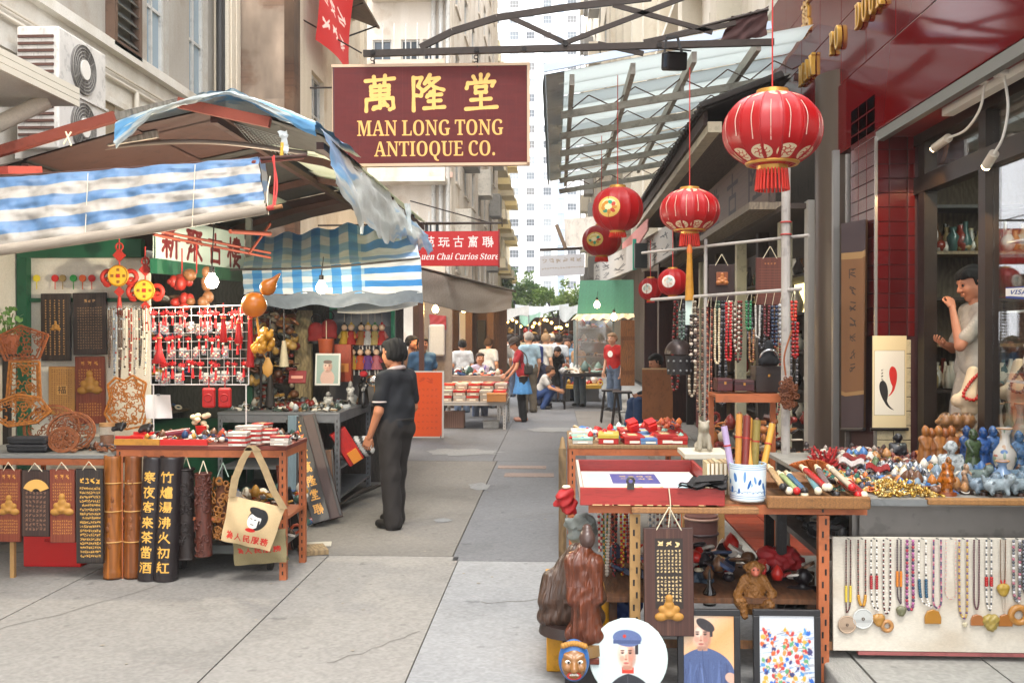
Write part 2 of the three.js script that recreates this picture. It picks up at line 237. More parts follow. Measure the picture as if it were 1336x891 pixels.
const cap = (a, b, ra, rb, k) => ({ a, b, ra, rb, k }), ell = (a, r, s, k) => ({ a, ra: r, s, k });
// ================= the ground =================
const mConcL = bumped(C('#a19d97', 0.92,0, tConc), tConcB, 0.004), mConcR = bumped(C('#a6a7a8', 0.85,0, tConc), tConcB, 0.002), mAsph = bumped(C('#7f8083', 0.9,0, tConc), tConcB, 0.004), mConcM = bumped(C('#8c8780', 0.92,0, tConc), tConcB, 0.004), mKerb = bumped(C('#b9b7b0', 0.9,0, tConc), tConcB, 0.004);
struct('ground', B(300,0.4,500,0,-0.26,-180), C('#77746f', 0.95,0, tConc));
const road = struct('road', B(8,0.05,96,-2.6,-0.035,-45), C('#4b4844', 0.95));
for (const [x0, x1, d0, d1, m] of [
 [-6.5,-3.32,2,7.5, mConcL],[-3.31,-1.755,2,7.5, mConcL],[-1.745,-0.739,2,7.5, mConcL],[-0.731,1.34,2,7.36, mConcR],
 [-6.5,-2.45,7.515,13, mConcM],[-2.44,-0.795,7.515,13.2, mConcM],[-0.782,0.42,7.373,13.2, mAsph],[0.425,1.34,7.373,11.8, mConcM],[0.425,1.34,11.81,16.4, mConcR],
 [-6.5,-0.85,13.215,19.5, mAsph],[-0.84,0.42,13.213,19.5, mAsph],[0.425,1.34,16.41,22, mConcM],[-6.5,0.42,19.512,27, mAsph],[0.425,1.34,22.01,30, mAsph],[-6.5,0.42,27.015,40, mConcM],[0.425,1.34,30.01,40, mConcM],[-6.5,1.34,40.02,92, mAsph]])
 part(road, 'slab', B(x1 - x0,0.02, d1 - d0, (x0 + x1) / 2,-0.01,-(d0 + d1) / 2), m);
function bag0(n) { const o = []; for (let i = 0; i < n; i++) o.push(CY(rr(0.006,0.016), rr(0.006,0.016),0.003, rr(-2.6,1),0.002, rr(-11,-4.9),0,0,0,7)); return o; }
// cement smears and a patched trench lie a few millimetres proud of the slabs
const smear = (cx, d, rx, rz, n) => { const p = []; for (let i = 0; i < n; i++) { const a = i / n * 2 * PI, k = rr(0.65,1.1); p.push([cx + Math.cos(a) * rx * k, -d + Math.sin(a) * rz * k]); } const s = new THREE.ShapeGeometry(new THREE.Shape(p.map((q) => new THREE.Vector2(q[0],-q[1])))); return s.rotateX(-PI / 2).translate(0,0.004,0); };
part(road, 'cement_smear', [smear(-1.32,14.2,0.55,0.5,26), smear(-0.86,11,0.14,0.3,16), smear(-1.04,8.95,0.09,0.1,12), smear(0.0,17.6,0.5,0.5,18)], C('#9b9c9b', 0.9,0, tConc));
part(road, 'metal_cover', [B(0.62,0.008,0.26,-0.43,0.003,-12.6), B(0.6,0.008,0.3,-0.32,0.003,-11.8 - 0.1)], C('#a58f84', 0.8,0.1, tConc));
const crack = (pts) => pts.slice(1).map((p, i) => { const a = V(pts[i][0],0.002,-pts[i][1]), b = V(p[0],0.002,-p[1]), n = V(b.z - a.z, 0, a.x - b.x).normalize().multiplyScalar(rr(0.002,0.005)); return quad(a.clone().add(n), b.clone().add(n), b.clone().sub(n), a.clone().sub(n)); });
const crk = (x, d, dx, dd, n) => [...Array(n).keys()].map((i) => [x + dx * i / n + rr(-0.03,0.03), d + dd * i / n + rr(-0.04,0.04)]);
for (const c of [crk(-3.3,5.3,0.9,1.9,14), crk(-1.2,5,0.5,0.7,10), crk(-0.5,6.2,1.2,0.3,12), crk(-0.6,9,0.9,0.6,12), crk(-1.8,8.2,0.9,1.2,12)]) part(road, 'crack', crack(c), C('#6d6963', 0.95));
part(road, 'litter', bag0(26), C('#8a8276', 0.9)).userData.kind = 'stuff';
// pavement on the right with its kerb stones and, before the shop, red floor tiles
const pave = struct('pavement', [B(1.2,0.115,60,2.05,0.058,-34)], mKerb);
for (let i = 0, d = 4.05; d < 40; i++) { const L = i < 8 ? 0.94 : 1.9; part(pave, 'kerb_stone', RB(0.16,0.14, L - 0.014,0.018,1.36,0.07,-d - L / 2), mKerb); d += L; }
for (let d = 4.05; d < 24; d += 1.5) if (d < 6.5 || d > 9.4) for (const [a, b] of [[1.445,2.05],[2.06,2.7]]) part(pave, 'paving_slab', B(b - a, 0.02,1.488, (a + b) / 2,0.128,-d - 0.75), mKerb);
for (let i = 0; i < 8; i++) for (let j = 0; j < 4; j++) part(pave, 'red_tile', B(0.29,0.016,0.29,1.6 + j * 0.298,0.124,-6.9 - i * 0.298), C(pick(['#a8472c', '#b04e31', '#9d4029']),0.45,0, tWear));

// ================= buildings =================
const glassDark = C('#3d4750', 0.08,0, null, { metalness: 0.0 }), glassPale = C('#8fa0aa', 0.1), white = we('#d4d2cc', 0.6), greyMetal = C('#8b8d8c', 0.5,0.5, tWear), darkSteel = C('#3b3029', 0.6,0.3, tWear);
const winCache = {};
function winGeo(w, h, nx, ny, t = 0.05) {
 const k = [w, h, nx, ny, t].map((x) => +x.toFixed(2)).join(); if (winCache[k]) return winCache[k];
 const g = [B(w, t, 0.07,0, h / 2 - t / 2,0), B(w, t, 0.07,0,-h / 2 + t / 2,0), B(t, h - 2 * t, 0.07,-w / 2 + t / 2,0,0), B(t, h - 2 * t, 0.07, w / 2 - t / 2,0,0)];
 for (let i = 1; i < nx; i++) g.push(B(t * 0.8, h - 2 * t, 0.05,-w / 2 + w * i / nx, 0,0));
 for (let i = 1; i < ny; i++) g.push(B(w - 2 * t, t * 0.7,0.045,0,-h / 2 + h * i / ny, 0));
 return winCache[k] = [mg(g), B(w - t, h - t, 0.014,0,0,-0.012)];
}
function win(o, x, y, z, ry, w, h, nx, ny, fm, pm) { const [a, b] = winGeo(w, h, nx, ny), m = part(o, 'window', a, fm); m.position.set(x, y, z); m.rotation.y = ry; part(m, 'pane', b, pm); return m; }
// a wall with real openings: side 'L' faces +x, 'R' faces -x, 'F' faces the camera
function wall(o, side, at, s0, s1, y0, y1, wins, mat, { th = 0.3, fm = white, pm = glassDark, nx = 2, ny = 2, name = 'wall', sill } = {}) {
 const g = EX(rect(s0, y0, s1, y1), th, wins.map((w) => rect(w[0] - w[2] / 2, w[1] - w[3] / 2, w[0] + w[2] / 2, w[1] + w[3] / 2).reverse()));
 if (side === 'F') g.translate(0,0,-at - th); else { g.rotateY(PI / 2); g.translate(side === 'L' ? at - th : at, 0,0); }
 part(o, name, g, mat);
 for (const [s, y, w, h, a, b, f2, p2] of wins) {
 const r = 0.1, m = side === 'F' ? win(o, s, y, -at - r, 0, w, h, a ?? nx, b ?? ny, f2 ?? fm, p2 ?? pm) : win(o, side === 'L' ? at - r : at + r, y, -s, side === 'L' ? PI / 2 : -PI / 2, w, h, a ?? nx, b ?? ny, f2 ?? fm, p2 ?? pm);
 if (sill) part(m, 'sill', B(w + 0.16,0.07,0.2,0,-h / 2 - 0.035,0.06), mat);
 }
}
// --- left, nearest: grey plaster house on a white ground floor
const plGrey = bumped(C('#bab7b3', 0.95,0, tPlas), tConcB, 0.004), plWhite = bumped(C('#efeeeb', 0.9,0, tPlas), tConcB, 0.003), plCream = bumped(C('#f4ecdf', 0.9,0, tPlas), tConcB, 0.003);
const hA = thing('plaster_house', 'grey plaster house with white base and sash windows, nearest on the left', 'building');
wall(hA, 'L', -4.6,-3,13.58,4.72,14,[[8.2,5.9,0.7,2.2,2,3],[11.2,5.85,0.62,2.2,2,3, white, glassPale],[12.5,5.85,0.66,2.2,2,3, white, glassPale],[8.2,9.3,0.8,2,2,3],[11.2,9.3,0.8,2,2,3]], plGrey, { nx: 2, ny: 3 });
part(hA, 'base_wall', [B(0.32,4.72,16.5,-4.755,2.36,-5.3)], plWhite);
part(hA, 'cornice', [B(0.1,0.1,12.6,-4.55,4.66,-7.3), B(0.06,0.06,12.6,-4.565,4.1,-7.3)], plWhite);
part(hA, 'pilaster', [B(0.2,9.2,0.5,-4.5,9.32,-13.32), B(0.07,9.2,0.09,-4.42,9.32,-13.2), B(0.07,9.2,0.09,-4.42,9.32,-13.42)], plCream);
{ // louvred shutter over one window
 const f = part(hA, 'louvre_window', [B(0.1,2.1,0.07,-4.55,5.72,-9.9), B(0.1,2.1,0.07,-4.55,5.72,-10.5), B(0.1,0.07,0.53,-4.55,4.705,-10.2)], C('#6a5140', 0.7,0.2, tWear));
 for (let i = 0; i < 17; i++) part(f, 'slat', B(0.012,0.12,0.52,-4.55,4.82 + i * 0.115,-10.2,0,0,0.7), C('#6f716d', 0.4,0.4, tWear));
}
part(hA, 'drain_pipe', [rod(V(-4.48,3.2,-12.95), V(-4.48,6.6,-12.95),0.05,8), TB([[-4.48,6.6,-12.95],[-4.46,6.75,-12.8],[-4.4,6.85,-12.4]],0.05), rod(V(-4.48,3.2,-13.08), V(-4.48,9,-13.08),0.035,8)], C('#3a3836', 0.5,0.2));
part(hA, 'conduit', [rod(V(-4.56,4.34,-4), V(-4.56,4.34,-11.6),0.022,6), rod(V(-4.56,4.42,-4), V(-4.56,4.42,-11.6),0.014,6), rod(V(-4.55,4.34,-8.95), V(-4.55,3,-8.95),0.03,6), rod(V(-4.55,4.34,-10.5), V(-4.55,3.1,-10.5),0.03,6)], C('#cfc6b6', 0.6));
for (const z of [-9.6,-11]) part(hA, 'base_panel', B(0.03,1.1,0.8,-4.58,3.55, z), C('#a99b86', 0.8,0, tPlas));
{ // concrete canopy slab on a strut, its edge banded with mosaic tiles
 const c = thing('concrete_canopy', 'pale concrete canopy slab on a diagonal strut at the upper left edge', 'canopy');
 part(c, 'slab', B(0.95,0.13,6,-4.15,3.52,-4.4), plWhite);
 part(c, 'tiled_edge', [0,1,2].map((i) => B(0.02,0.045,6.01,-3.665,3.472 + i * 0.049,-4.4)), C('#d9d0bd', 0.5));
 part(c, 'strut', rod(V(-3.8,3.45,-7.2), V(-4.6,2.85,-6.7),0.06,10), plCream);
}
{ // outdoor air conditioner with two fans
 const c = thing('air_conditioner', 'cream outdoor air conditioner with two round fans on the grey plaster house', 'air conditioner'), cz = -8.4, h = 1.02, cy = 3.75, x0 = -4.1;
 const cm = we('#e6e1d9');
 part(c, 'casing', [RB(0.36, h, 0.86,0.02, x0 - 0.19, cy, cz), B(0.02,0.02,0.87, x0, cy, cz), B(0.4,0.06,0.06, x0 - 0.24, cy - h / 2 - 0.03, cz - 0.3), B(0.4,0.06,0.06, x0 - 0.24, cy - h / 2 - 0.03, cz + 0.3)], cm);
 for (const [k, y] of [[0, cy + 0.25],[1, cy - 0.25]]) {
 const f = part(c, 'fan_grille', [...Array(7).keys()].map((i) => TO(0.035 + i * 0.029,0.005, x0 + 0.012, y, cz + 0.02,0, PI / 2,0,4,26)).concat([...Array(12).keys()].map((i) => B(0.006,0.2,0.006, x0 + 0.01, y + 0.11 * Math.cos(i * PI / 6), cz + 0.02 - 0.11 * Math.sin(i * PI / 6), i * PI / 6 * -1))), C('#8d8880', 0.6));
 part(f, 'fan_well', CY(0.215,0.215,0.02, x0 - 0.003, y, cz + 0.02,0,0, PI / 2,28), C('#6e6a66', 0.8)); part(f, 'fan_hub', CY(0.085,0.085,0.03, x0 + 0.008, y, cz + 0.02,0,0, PI / 2,20), C('#e7e2d8', 0.5));
 }
 for (let i = 0; i < 15; i++) part(c, 'vent_slat', B(0.3,0.022,0.02, x0 - 0.2, cy + 0.42 - i * 0.058, cz + 0.436), C('#5a3d33', 0.7));
}
// --- left, second: weathered end wall, cream front with small canopies
const hB = thing('cream_house', 'cream tenement with weathered end wall, red banner and window canopies', 'building');
part(hB, 'end_wall', B(2.5,16,0.3,-4.97,8,-13.76), C('#f2e8de', 0.95,0, tDecay)); part(hB, 'wall_edge', B(0.14,16,0.32,-3.72,8,-13.76), C('#a58d7a', 0.95,0, tDecay));
wall(hB, 'L', -3.68,13.9,18.6,0,16,[[15.1,5.1,0.8,1.2],[17.2,5.1,0.8,1.2],[15.1,8.1,0.8,1.3],[17.2,8.1,0.8,1.3],[17.2,11,0.8,1.3],[15.1,11,0.8,1.3]], plCream, { sill: 1 });
part(hB, 'far_wall', B(3,16,0.3,-5.1,8,-18.5), plCream);
for (const [d, y] of [[16.6,7.25],[17.5,6.0],[16.3,9.0]]) { const c = part(hB, 'window_canopy', [B(0.6,0.03,1.5,-3.4, y, -d, 0,0,-0.38)], C('#7b6a5c', 0.8,0.1, tWear)); part(c, 'bracket', [rod(V(-3.68, y - 0.3,-d + 0.6), V(-3.15, y - 0.12,-d + 0.6),0.015), rod(V(-3.68, y - 0.3,-d - 0.6), V(-3.15, y - 0.12,-d - 0.6),0.015)], darkSteel); }
part(hB, 'laundry_rack', [rod(V(-3.68,5.4,-14.6), V(-2.9,5.4,-14.6),0.014), rod(V(-3.68,5.4,-16.2), V(-2.9,5.4,-16.2),0.014), rod(V(-2.95,5.4,-14.4), V(-2.95,5.4,-16.4),0.01), rod(V(-3.2,5.4,-14.4), V(-3.2,5.4,-16.4),0.01), rod(V(-2.95,5.4,-14.6), V(-2.95,4.9,-14.6),0.012)], darkSteel);
{ const b = thing('red_banner', 'red cloth banner with white characters high on the cream tenement', 'banner'), t = canvas(128,256, (g) => { g.fillStyle = '#c8201e'; g.fillRect(0,0,128,256); for (let i = 0; i < 5; i++) for (let j = 0; j < 3; j++) scrawl(g, 10 + j * 38,8 + i * 48,30, '#f3d9cf', 4); });
 const q = quad(V(-3.5,6.0,-14.2), V(-3.25,5.85,-15.6), V(-3.25,8.2,-15.6), V(-3.5,8.2,-14.2),8,8, (s, u, p) => { p.x += 0.06 * Math.sin(u * 5 + s * 4); }); suv(q, 1 / 1.42,1 / 2.2); part(b, 'cloth', q, ink(t, 0.8)); part(b, 'hanging_pole', rod(V(-3.7,6.3,-14.2), V(-3.1,6.2,-15.6),0.012), darkSteel); }
// --- left, third: pale house with balconies facing us, running down the street
const plPink = C('#f6efe8', 0.9,0, tPlas), hC = thing('balcony_house', 'pale pinkish block with enclosed balconies behind the brown hanging sign', 'building');
{ const ws = []; for (let f = 0; f < 6; f++) for (const x of [-5.5,-4.6,-3.9]) ws.push([x, 4.6 + f * 2.9,0.6,1.3,2,2]);
 wall(hC, 'F', 31,-7,-3.3,0,24, ws, plPink, { pm: glassDark });
 const sd = []; for (let f = 0; f < 7; f++) for (let i = 0; i < 7; i++) sd.push([33 + i * 3.2,4.6 + f * 2.9,1.4,1.5,3,2]);
 wall(hC, 'L', -3.3,31.3,56,0,24, sd, plPink, { sill: 1 });
 for (let f = 0; f < 6; f++) { const b = part(hC, 'balcony', [B(2.4,0.14,0.9,-4.6,3.6 + f * 2.9,-30.55), B(2.4,0.75,0.08,-4.6,4.0 + f * 2.9,-30.15)], f % 2 ? C('#efe9e0', 0.8,0, tPlas) : C('#e3d3c4', 0.8,0, tPlas)); for (let i = 0; i < 7; i++) part(b, 'railing_bar', B(0.03,1.2,0.03,-5.7 + i * 0.36,4.9 + f * 2.9,-30.15), white); }
 part(hC, 'string_course', [B(3.9,0.16,0.12,-5.2,6.75,-30.95), B(3.9,0.1,0.1,-5.2,7.2,-30.95)], C('#d8b7a6', 0.9));
 part(hC, 'drain_pipe', [-3.4,-3.62,-3.85].map((x) => rod(V(x, 0,-30.9), V(x, 24,-30.9),0.07,8)), white);
 for (let i = 0; i < 9; i++) part(hC, 'window_box', [B(0.55,1.1,1.5,-3.05,5.3 + (i % 3) * 2.9,-33 - i * 2.4)], C(pick(['#b9b2a8', '#d8d2c6', '#8e8a83']),0.7,0, tWear)); }
// --- left, beyond
const hD = thing('yellow_house', 'cream yellow tenement with small balconies at the far left of the street', 'building');
{ const sd = []; for (let f = 0; f < 7; f++) for (let i = 0; i < 5; i++) sd.push([60 + i * 5.5,4 + f * 3,1.8,1.5,2,2]);
 wall(hD, 'L', -4,57,86,0,19, sd, C('#f0e4c4', 0.9,0, tPlas)); part(hD, 'end_wall', B(7,19,0.3,-7.6,9.5,-57), C('#eadcb8', 0.9,0, tPlas));
 for (let f = 0; f < 6; f++) for (let i = 0; i < 4; i++) part(hD, 'balcony', [B(0.9,0.5,2.6,-3.55,3.2 + f * 3,-62 - i * 5.5), B(0.9,0.1,2.8,-3.5,2.9 + f * 3,-62 - i * 5.5)], C(i & 1 ? '#d3bf8b' : '#c2b59a', 0.9)); }
// --- the white tower that closes the view
const tw = thing('white_tower', 'tall white residential tower with rows of windows closing the view', 'building');
{ const D = 180, px = D / F, ws = [], tp = ['#3d464e', '#5f676c', '#8b9092', '#2f363c', '#5d5a55'].map((h) => C(h, 0.3)); for (let f = 0; f < 24; f++) { const y = 8 + f * 2.85; for (const [u, w] of [[606,7],[628,11],[648,8],[671,12],[692,11],[714,11],[746,12]]) ws.push([(u - 725) * px, y, w * px, rr(1.25,1.5), w > 10 ? 3 : 2,2, undefined, pick(tp)]); }
 wall(tw, 'F', D, -19.5,4.6,0,82, ws, C('#f0f0ee', 0.8), { th: 0.6, fm: C('#d9dadb', 0.6), pm: C('#66727c', 0.3) });
 part(tw, 'glazed_strip', [B(1.25,80,0.3,0.98,40,-D + 0.2)], C('#9aa7b8', 0.3)); for (let f = 0; f < 26; f++) part(tw, 'strip_band', B(1.3,0.5,0.4,0.98,7 + f * 2.85,-D + 0.25), C('#c8d2df', 0.5));
 for (let f = 0; f < 24; f++) part(tw, 'air_ledge', B(0.9,0.35,0.5,-9.4,6.8 + f * 2.85,-D + 0.3), C('#d8d8d6', 0.8));
 part(tw, 'return_wall', B(0.6,82,20,-19.6,41,-D - 10), C('#f0f0ee', 0.8)); part(tw, 'side_wall', B(0.6,82,20,4.7,41,-D - 10), C('#f0f0ee', 0.8)); }
const tw2 = thing('beige_tower', 'slender beige block with air conditioners beside the white tower, upper centre right', 'building');
{ const sd = []; for (let f = 0; f < 12; f++) for (let i = 0; i < 6; i++) sd.push([50 + i * 6,5 + f * 3,2.6,1.6,3,2]);
 wall(tw2, 'R', 2.5,46,84,0,42, sd, C('#f0e8d8', 0.9,0, tPlas)); part(tw2, 'end_wall', B(8,42,0.3,6.5,21,-45.8), C('#e6dcc8', 0.9,0, tPlas));
 for (let f = 0; f < 10; f++) for (let i = 0; i < 3; i++) part(tw2, 'window_box', B(0.6,1.2,1.6,2.15,5.5 + f * 3,-56 - i * 9), C(pick(['#9a968f', '#6f6a63', '#c9bda8']),0.7)); }
// --- right: upper storeys over the shops
const hR = thing('shop_house', 'pale concrete tenement rising above the glass canopy on the right', 'building');
{ const ws = []; for (let f = 0; f < 4; f++) for (let i = 0; i < 7; i++) ws.push([17 + i * 4,6.6 + f * 3,1.5,1.7,2,2]);
 wall(hR, 'R', 2.75,9,45.6,4.3,18, ws, C('#efebe3', 0.9,0, tPlas), { pm: glassDark });
 for (let i = 0; i < 9; i++) part(hR, 'column', B(0.4,13.7,0.6,2.58,11.15,-11 - i * 4), C('#e2dccf', 0.9,0, tPlas));
 part(hR, 'lower_wall', B(0.3,4.3,28.6,3.2,2.15,-31.6), C('#8d7f72', 0.9,0, tPlas)); part(hR, 'ledge', [B(0.5,0.12,36,2.6,5.3,-27.4), B(0.5,0.12,36,2.6,8.3,-27.4)], C('#cfc8bb', 0.9)); }

// ================= trees =================
function leafTree(label, x, z, h, r, hue, n, group) {
 const o = thing('street_tree', label, 'tree', group), tr = [];
 tr.push(TB([[0,0,0],[0.1, h * 0.25,0],[0, h * 0.5,0.1]],0.16,7)); const tips = [];
 for (let i = 0; i < 9; i++) { const a = i * 2.4, e = V(Math.cos(a) * r * rr(0.4,0.9), h * rr(0.6,0.97), Math.sin(a) * r * rr(0.4,0.9)); tips.push(e); tr.push(TB([[0, h * 0.4,0],[e.x * 0.4, h * 0.6, e.z * 0.4], e],0.06,5)); }
 part(o, 'trunk', tr, wo('#5b4a3a', 0.9));
 const pos = [], col = [], q = V(0,0,0), cA = lin(hue[0]), cB = lin(hue[1]);
 for (const t of tips) for (let c = 0; c < 7; c++) { const cc = V(t.x + rr(-1,1) * r * 0.4, t.y + rr(-1,1) * h * 0.16, t.z + rr(-1,1) * r * 0.4), k = rnd();
 for (let i = 0; i < n; i++) { const a = V(rr(-1,1), rr(-1,1), rr(-1,1)).multiplyScalar(r * 0.19).add(cc), s = rr(0.1,0.22), u = V(rr(-1,1), rr(-1,1), rr(-1,1)).normalize().multiplyScalar(s), w = V(rr(-1,1), rr(-0.6,0.6), rr(-1,1)).normalize().multiplyScalar(s * 0.6); for (const e of [q.copy(a).add(u), q.clone().copy(a).add(w), q.clone().copy(a).sub(w)]) pos.push(e.x, e.y, e.z); const b = cl(k + rr(-0.25,0.25)); for (let m = 0; m < 3; m++) col.push(...cA.map((x, j) => x + (cB[j] - x) * b)); } }
 const g = new THREE.BufferGeometry(); g.setAttribute('position', new THREE.Float32BufferAttribute(pos, 3)); g.setAttribute('color', new THREE.Float32BufferAttribute(col, 3)); g.computeVertexNormals();
 part(o, 'crown', g, C('#ffffff', 0.7,0, null, { vertexColors: true, transmission: 0.3 }));
 o.position.set(x, 0, z); return o;
}
leafTree('bright green leafy tree at the street end, under the grey hanging sign', 0.3,-72,5.0,1.7,['#6f9a3c', '#bcd272'],90);
leafTree('darker green tree beside the cream yellow tenement at the street end', -2.9,-74,6.4,1.6,['#55853a', '#9dbb66'],90);
// ================= left: the stall roof and its tarpaulins =================
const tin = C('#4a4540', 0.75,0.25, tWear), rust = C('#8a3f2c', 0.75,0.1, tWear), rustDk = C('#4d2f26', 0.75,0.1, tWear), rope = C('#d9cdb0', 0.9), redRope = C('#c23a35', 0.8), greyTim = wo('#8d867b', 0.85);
const crease = (a, s) => (u, t, p) => { p.z += a * (fbm(u * 2 + s, t * 2,6,4,91) - 0.5); p.y += a * 0.3 * (fbm(u + s, t, 9,3,92) - 0.5); };
const tStripe = tex(512, (u, v) => { const k = v * 3.5 - 0.05 + 0.05 * (fbm(u, v, 6,3,8) - 0.5), b = ss(0.46,0.5, k % 1) * (1 - ss(0.94,0.98, k % 1)), w = 0.89 + 0.2 * fbm(u * 3, v, 10,5,12) - 0.08 * (((u * 256 | 0) + (v * 256 | 0)) & 1), d = 1 - 0.12 * ss(0.55,0.8, fbm(u * 3, v, 5,4,14)); const A = [0.74,0.71,0.67], Q = [0.39,0.54,0.71]; return [0,1,2].map((c) => (A[c] + (Q[c] - A[c]) * b) * w * d); });
const tCheck = tex(512, (u, v) => { const a = ss(0.46,0.5, (u * 9) % 1) * (1 - ss(0.94,0.98, (u * 9) % 1)), b = ss(0.46,0.5, (v * 3.2) % 1) * (1 - ss(0.94,0.98, (v * 3.2) % 1)), m = u < 0.68 ? cl(a * 0.75 + b * 0.45) : b, w = 0.85 + 0.25 * fbm(u, v, 14,4,15); const A = [0.86,0.88,0.9], Q = [0.14,0.52,0.82]; return [0,1,2].map((c) => (A[c] + (Q[c] - A[c]) * m) * w); });
const mS = new THREE.MeshPhysicalMaterial({ map: tStripe, roughness: 0.5, transmission: 0.25, side: THREE.DoubleSide }), mChk = new THREE.MeshPhysicalMaterial({ map: tCheck, roughness: 0.8, transmission: 0.5, side: THREE.DoubleSide });
{
 const s = thing('stall_roof', 'low gabled stall roof with dark underside, red timbers and crumpled blue tarpaulin', 'stall roof');
 const d0 = 6.7, d1 = 11.9, pr = [[-4.55,2.66],[-3.7,2.93],[-2.95,3.15],[-2.36,3.28],[-1.95,3.2],[-1.6,3.07]];
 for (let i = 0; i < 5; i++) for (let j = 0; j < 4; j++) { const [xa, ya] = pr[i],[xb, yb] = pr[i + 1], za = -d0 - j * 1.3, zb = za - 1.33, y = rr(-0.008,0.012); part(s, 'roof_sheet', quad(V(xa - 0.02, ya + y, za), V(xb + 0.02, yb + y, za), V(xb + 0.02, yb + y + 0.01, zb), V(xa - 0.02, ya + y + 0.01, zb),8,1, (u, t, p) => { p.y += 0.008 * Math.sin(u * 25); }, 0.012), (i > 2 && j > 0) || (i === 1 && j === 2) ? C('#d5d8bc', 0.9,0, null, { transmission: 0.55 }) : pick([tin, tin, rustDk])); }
 const beam = (n, a, b, w, h, m) => part(s, n, bar(a, b, w, h), m);
 beam('timber', P(-30,206,6.62), P(150,152,6.62),0.05,0.07, rust); beam('timber', P(232,134,6.6), P(352,160,6.6),0.05,0.07, rust);
 beam('timber', P(150,153,6.64), P(235,133,6.64),0.05,0.05, greyTim);
 part(s, 'arched_pipe', TB([P(-20,222,7.0), P(100,198,7), P(200,186,7), P(290,186,7), P(400,200,7)],0.018,8,24), C('#7c7067', 0.5,0.4));
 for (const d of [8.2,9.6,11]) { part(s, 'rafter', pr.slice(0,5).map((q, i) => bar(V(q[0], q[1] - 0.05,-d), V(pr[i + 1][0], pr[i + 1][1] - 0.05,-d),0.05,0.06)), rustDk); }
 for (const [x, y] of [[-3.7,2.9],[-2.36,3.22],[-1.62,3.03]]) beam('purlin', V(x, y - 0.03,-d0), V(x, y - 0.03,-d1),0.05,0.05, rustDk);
 part(s, 'stay_pole', rod(P(395,205,6.9), P(330,212,6.2),0.014), rust);
 for (const [x, d] of [[-4.3,6.9],[-4.3,11.8],[-3.3,10.45]]) part(s, 'post', B(0.06,2.95,0.06, x, 1.475,-d), C('#7d7b76', 0.6,0.3, tWear));
 // loose boards and wire netting under the slope
 part(s, 'loose_board', bar(P(140,186,6.9), P(205,175,6.9),0.03,0.05), wo('#d8c9b5', 0.8)); part(s, 'loose_board', bar(P(0,222,6.4), P(45,222,6.7),0.12,0.05), we('#b8493a', 0.7));
 const net = []; for (let i = 0; i < 10; i++) { net.push(rod(P(305 + i * 6,161 + i * 2,6.9), P(330 + i * 6,190 + i * 2,7.4),0.0025,3), rod(P(305 + i * 3,161 + i * 3,6.9 + i * 0.05), P(365 + i * 3,178 + i * 3,6.9 + i * 0.05),0.0025,3)); } part(s, 'wire_netting', net, greyMetal);
 // tarpaulin laid over the ridge, hanging down in folds along the street eave
 const tTarp = tex(512, (u, v) => { const f = fbm(u, v, 5,5,30), b = ss(0.5,0.6, fbm(u, v, 5,5,31)), A = [0.8,0.83,0.82], Q = [0.4,0.65,0.84], y = ss(0.55,0.7, fbm(u, v, 4,4,32)); return [0,1,2].map((c) => (A[c] + (Q[c] - A[c]) * b) * (0.7 + 0.5 * f) * (1 - y * [0.1,0.14,0.32][c])); }, 0.6);
 const mT = new THREE.MeshPhysicalMaterial({ map: tTarp, roughness: 0.4, transmission: 0.3, side: THREE.DoubleSide });
 const wav = (a, sd) => (u, t, p) => { p.y += a * (fbm(u * 1.5 + sd, t * 1.3,8,4,94) - 0.45); p.z += a * (fbm(u * 1.3, t * 1.7 + sd, 8,4,95) - 0.5); p.x += a * 0.6 * (fbm(u * 1.7, t + sd, 8,4,96) - 0.5); };
 const ed = new THREE.CatmullRomCurve3([[150,168],[180,158],[225,144],[262,134],[300,130],[335,138],[375,153],[412,168]].map((q) => P(...q, 6.55))), hang = (u) => (u < 0.2 ? 0.19 - u * 0.75 : u > 0.6 ? 0.03 + (u - 0.6) * 0.2 : 0.035) + 0.035 * (fbm(u, 0.3,9,3,66) - 0.5);
 const sheet = (along, drop, n, m, w, sd) => { const q = quad(V(0,0,0), V(1,0,0), V(1,1,0), V(0,1,0), n, m, (u, t, p) => { p.copy(along(u)).add(drop(u, t)); wav(w, sd)(u, t, p); }); return q; };
 part(s, 'tarpaulin', [sheet((u) => ed.getPoint(u), (u, t) => V(0,0.05 - hang(u) * (1 - t),0.02 * Math.sin(t * 3)),70,8,0.04,1), sheet((u) => ed.getPoint(u), (u, t) => V(0,0.05 + 0.04 * t, -1.6 * t),50,16,0.07,3)], mT);
 part(s, 'eave_tarpaulin', sheet((u) => V(-1.56,3.12 - u * 0.15,-6.6 - u * 5.3), (u, t) => V(0.07 * Math.sin((1 - t) * 1.6) - 0.04 * t, -(0.3 + 0.22 * fbm(u, 0.7,12,3,67) + 0.12 * Math.sin(u * 5)) * (1 - t),0),90,10,0.1,9), mT);
 for (const [u, v, l, d] of [[467,225,80,7.9],[531,265,45,10.2],[368,170,30,6.5]]) { const a = P(u, v, d), b = P(u + 5, v + l, d); part(s, 'tarpaulin_strip', quad(b.clone().add(V(-0.015,0,0)), b.clone().add(V(0.012,0,0)), a.clone().add(V(0.035,0,0)), a.clone().add(V(-0.035,0,0)),3,10, wav(0.06, u)), C('#dfe7ea', 0.35,0, null, { transmission: 0.4 })); }
 part(s, 'rope_tie', [rod(P(85,172,6.58), P(92,190,6.55),0.006), rod(P(92,172,6.58), P(82,188,6.55),0.006)], rope); part(s, 'yellow_tie', [rod(P(368,186,6.5), P(367,203,6.5),0.012)], C('#dcae3c', 0.7));
}
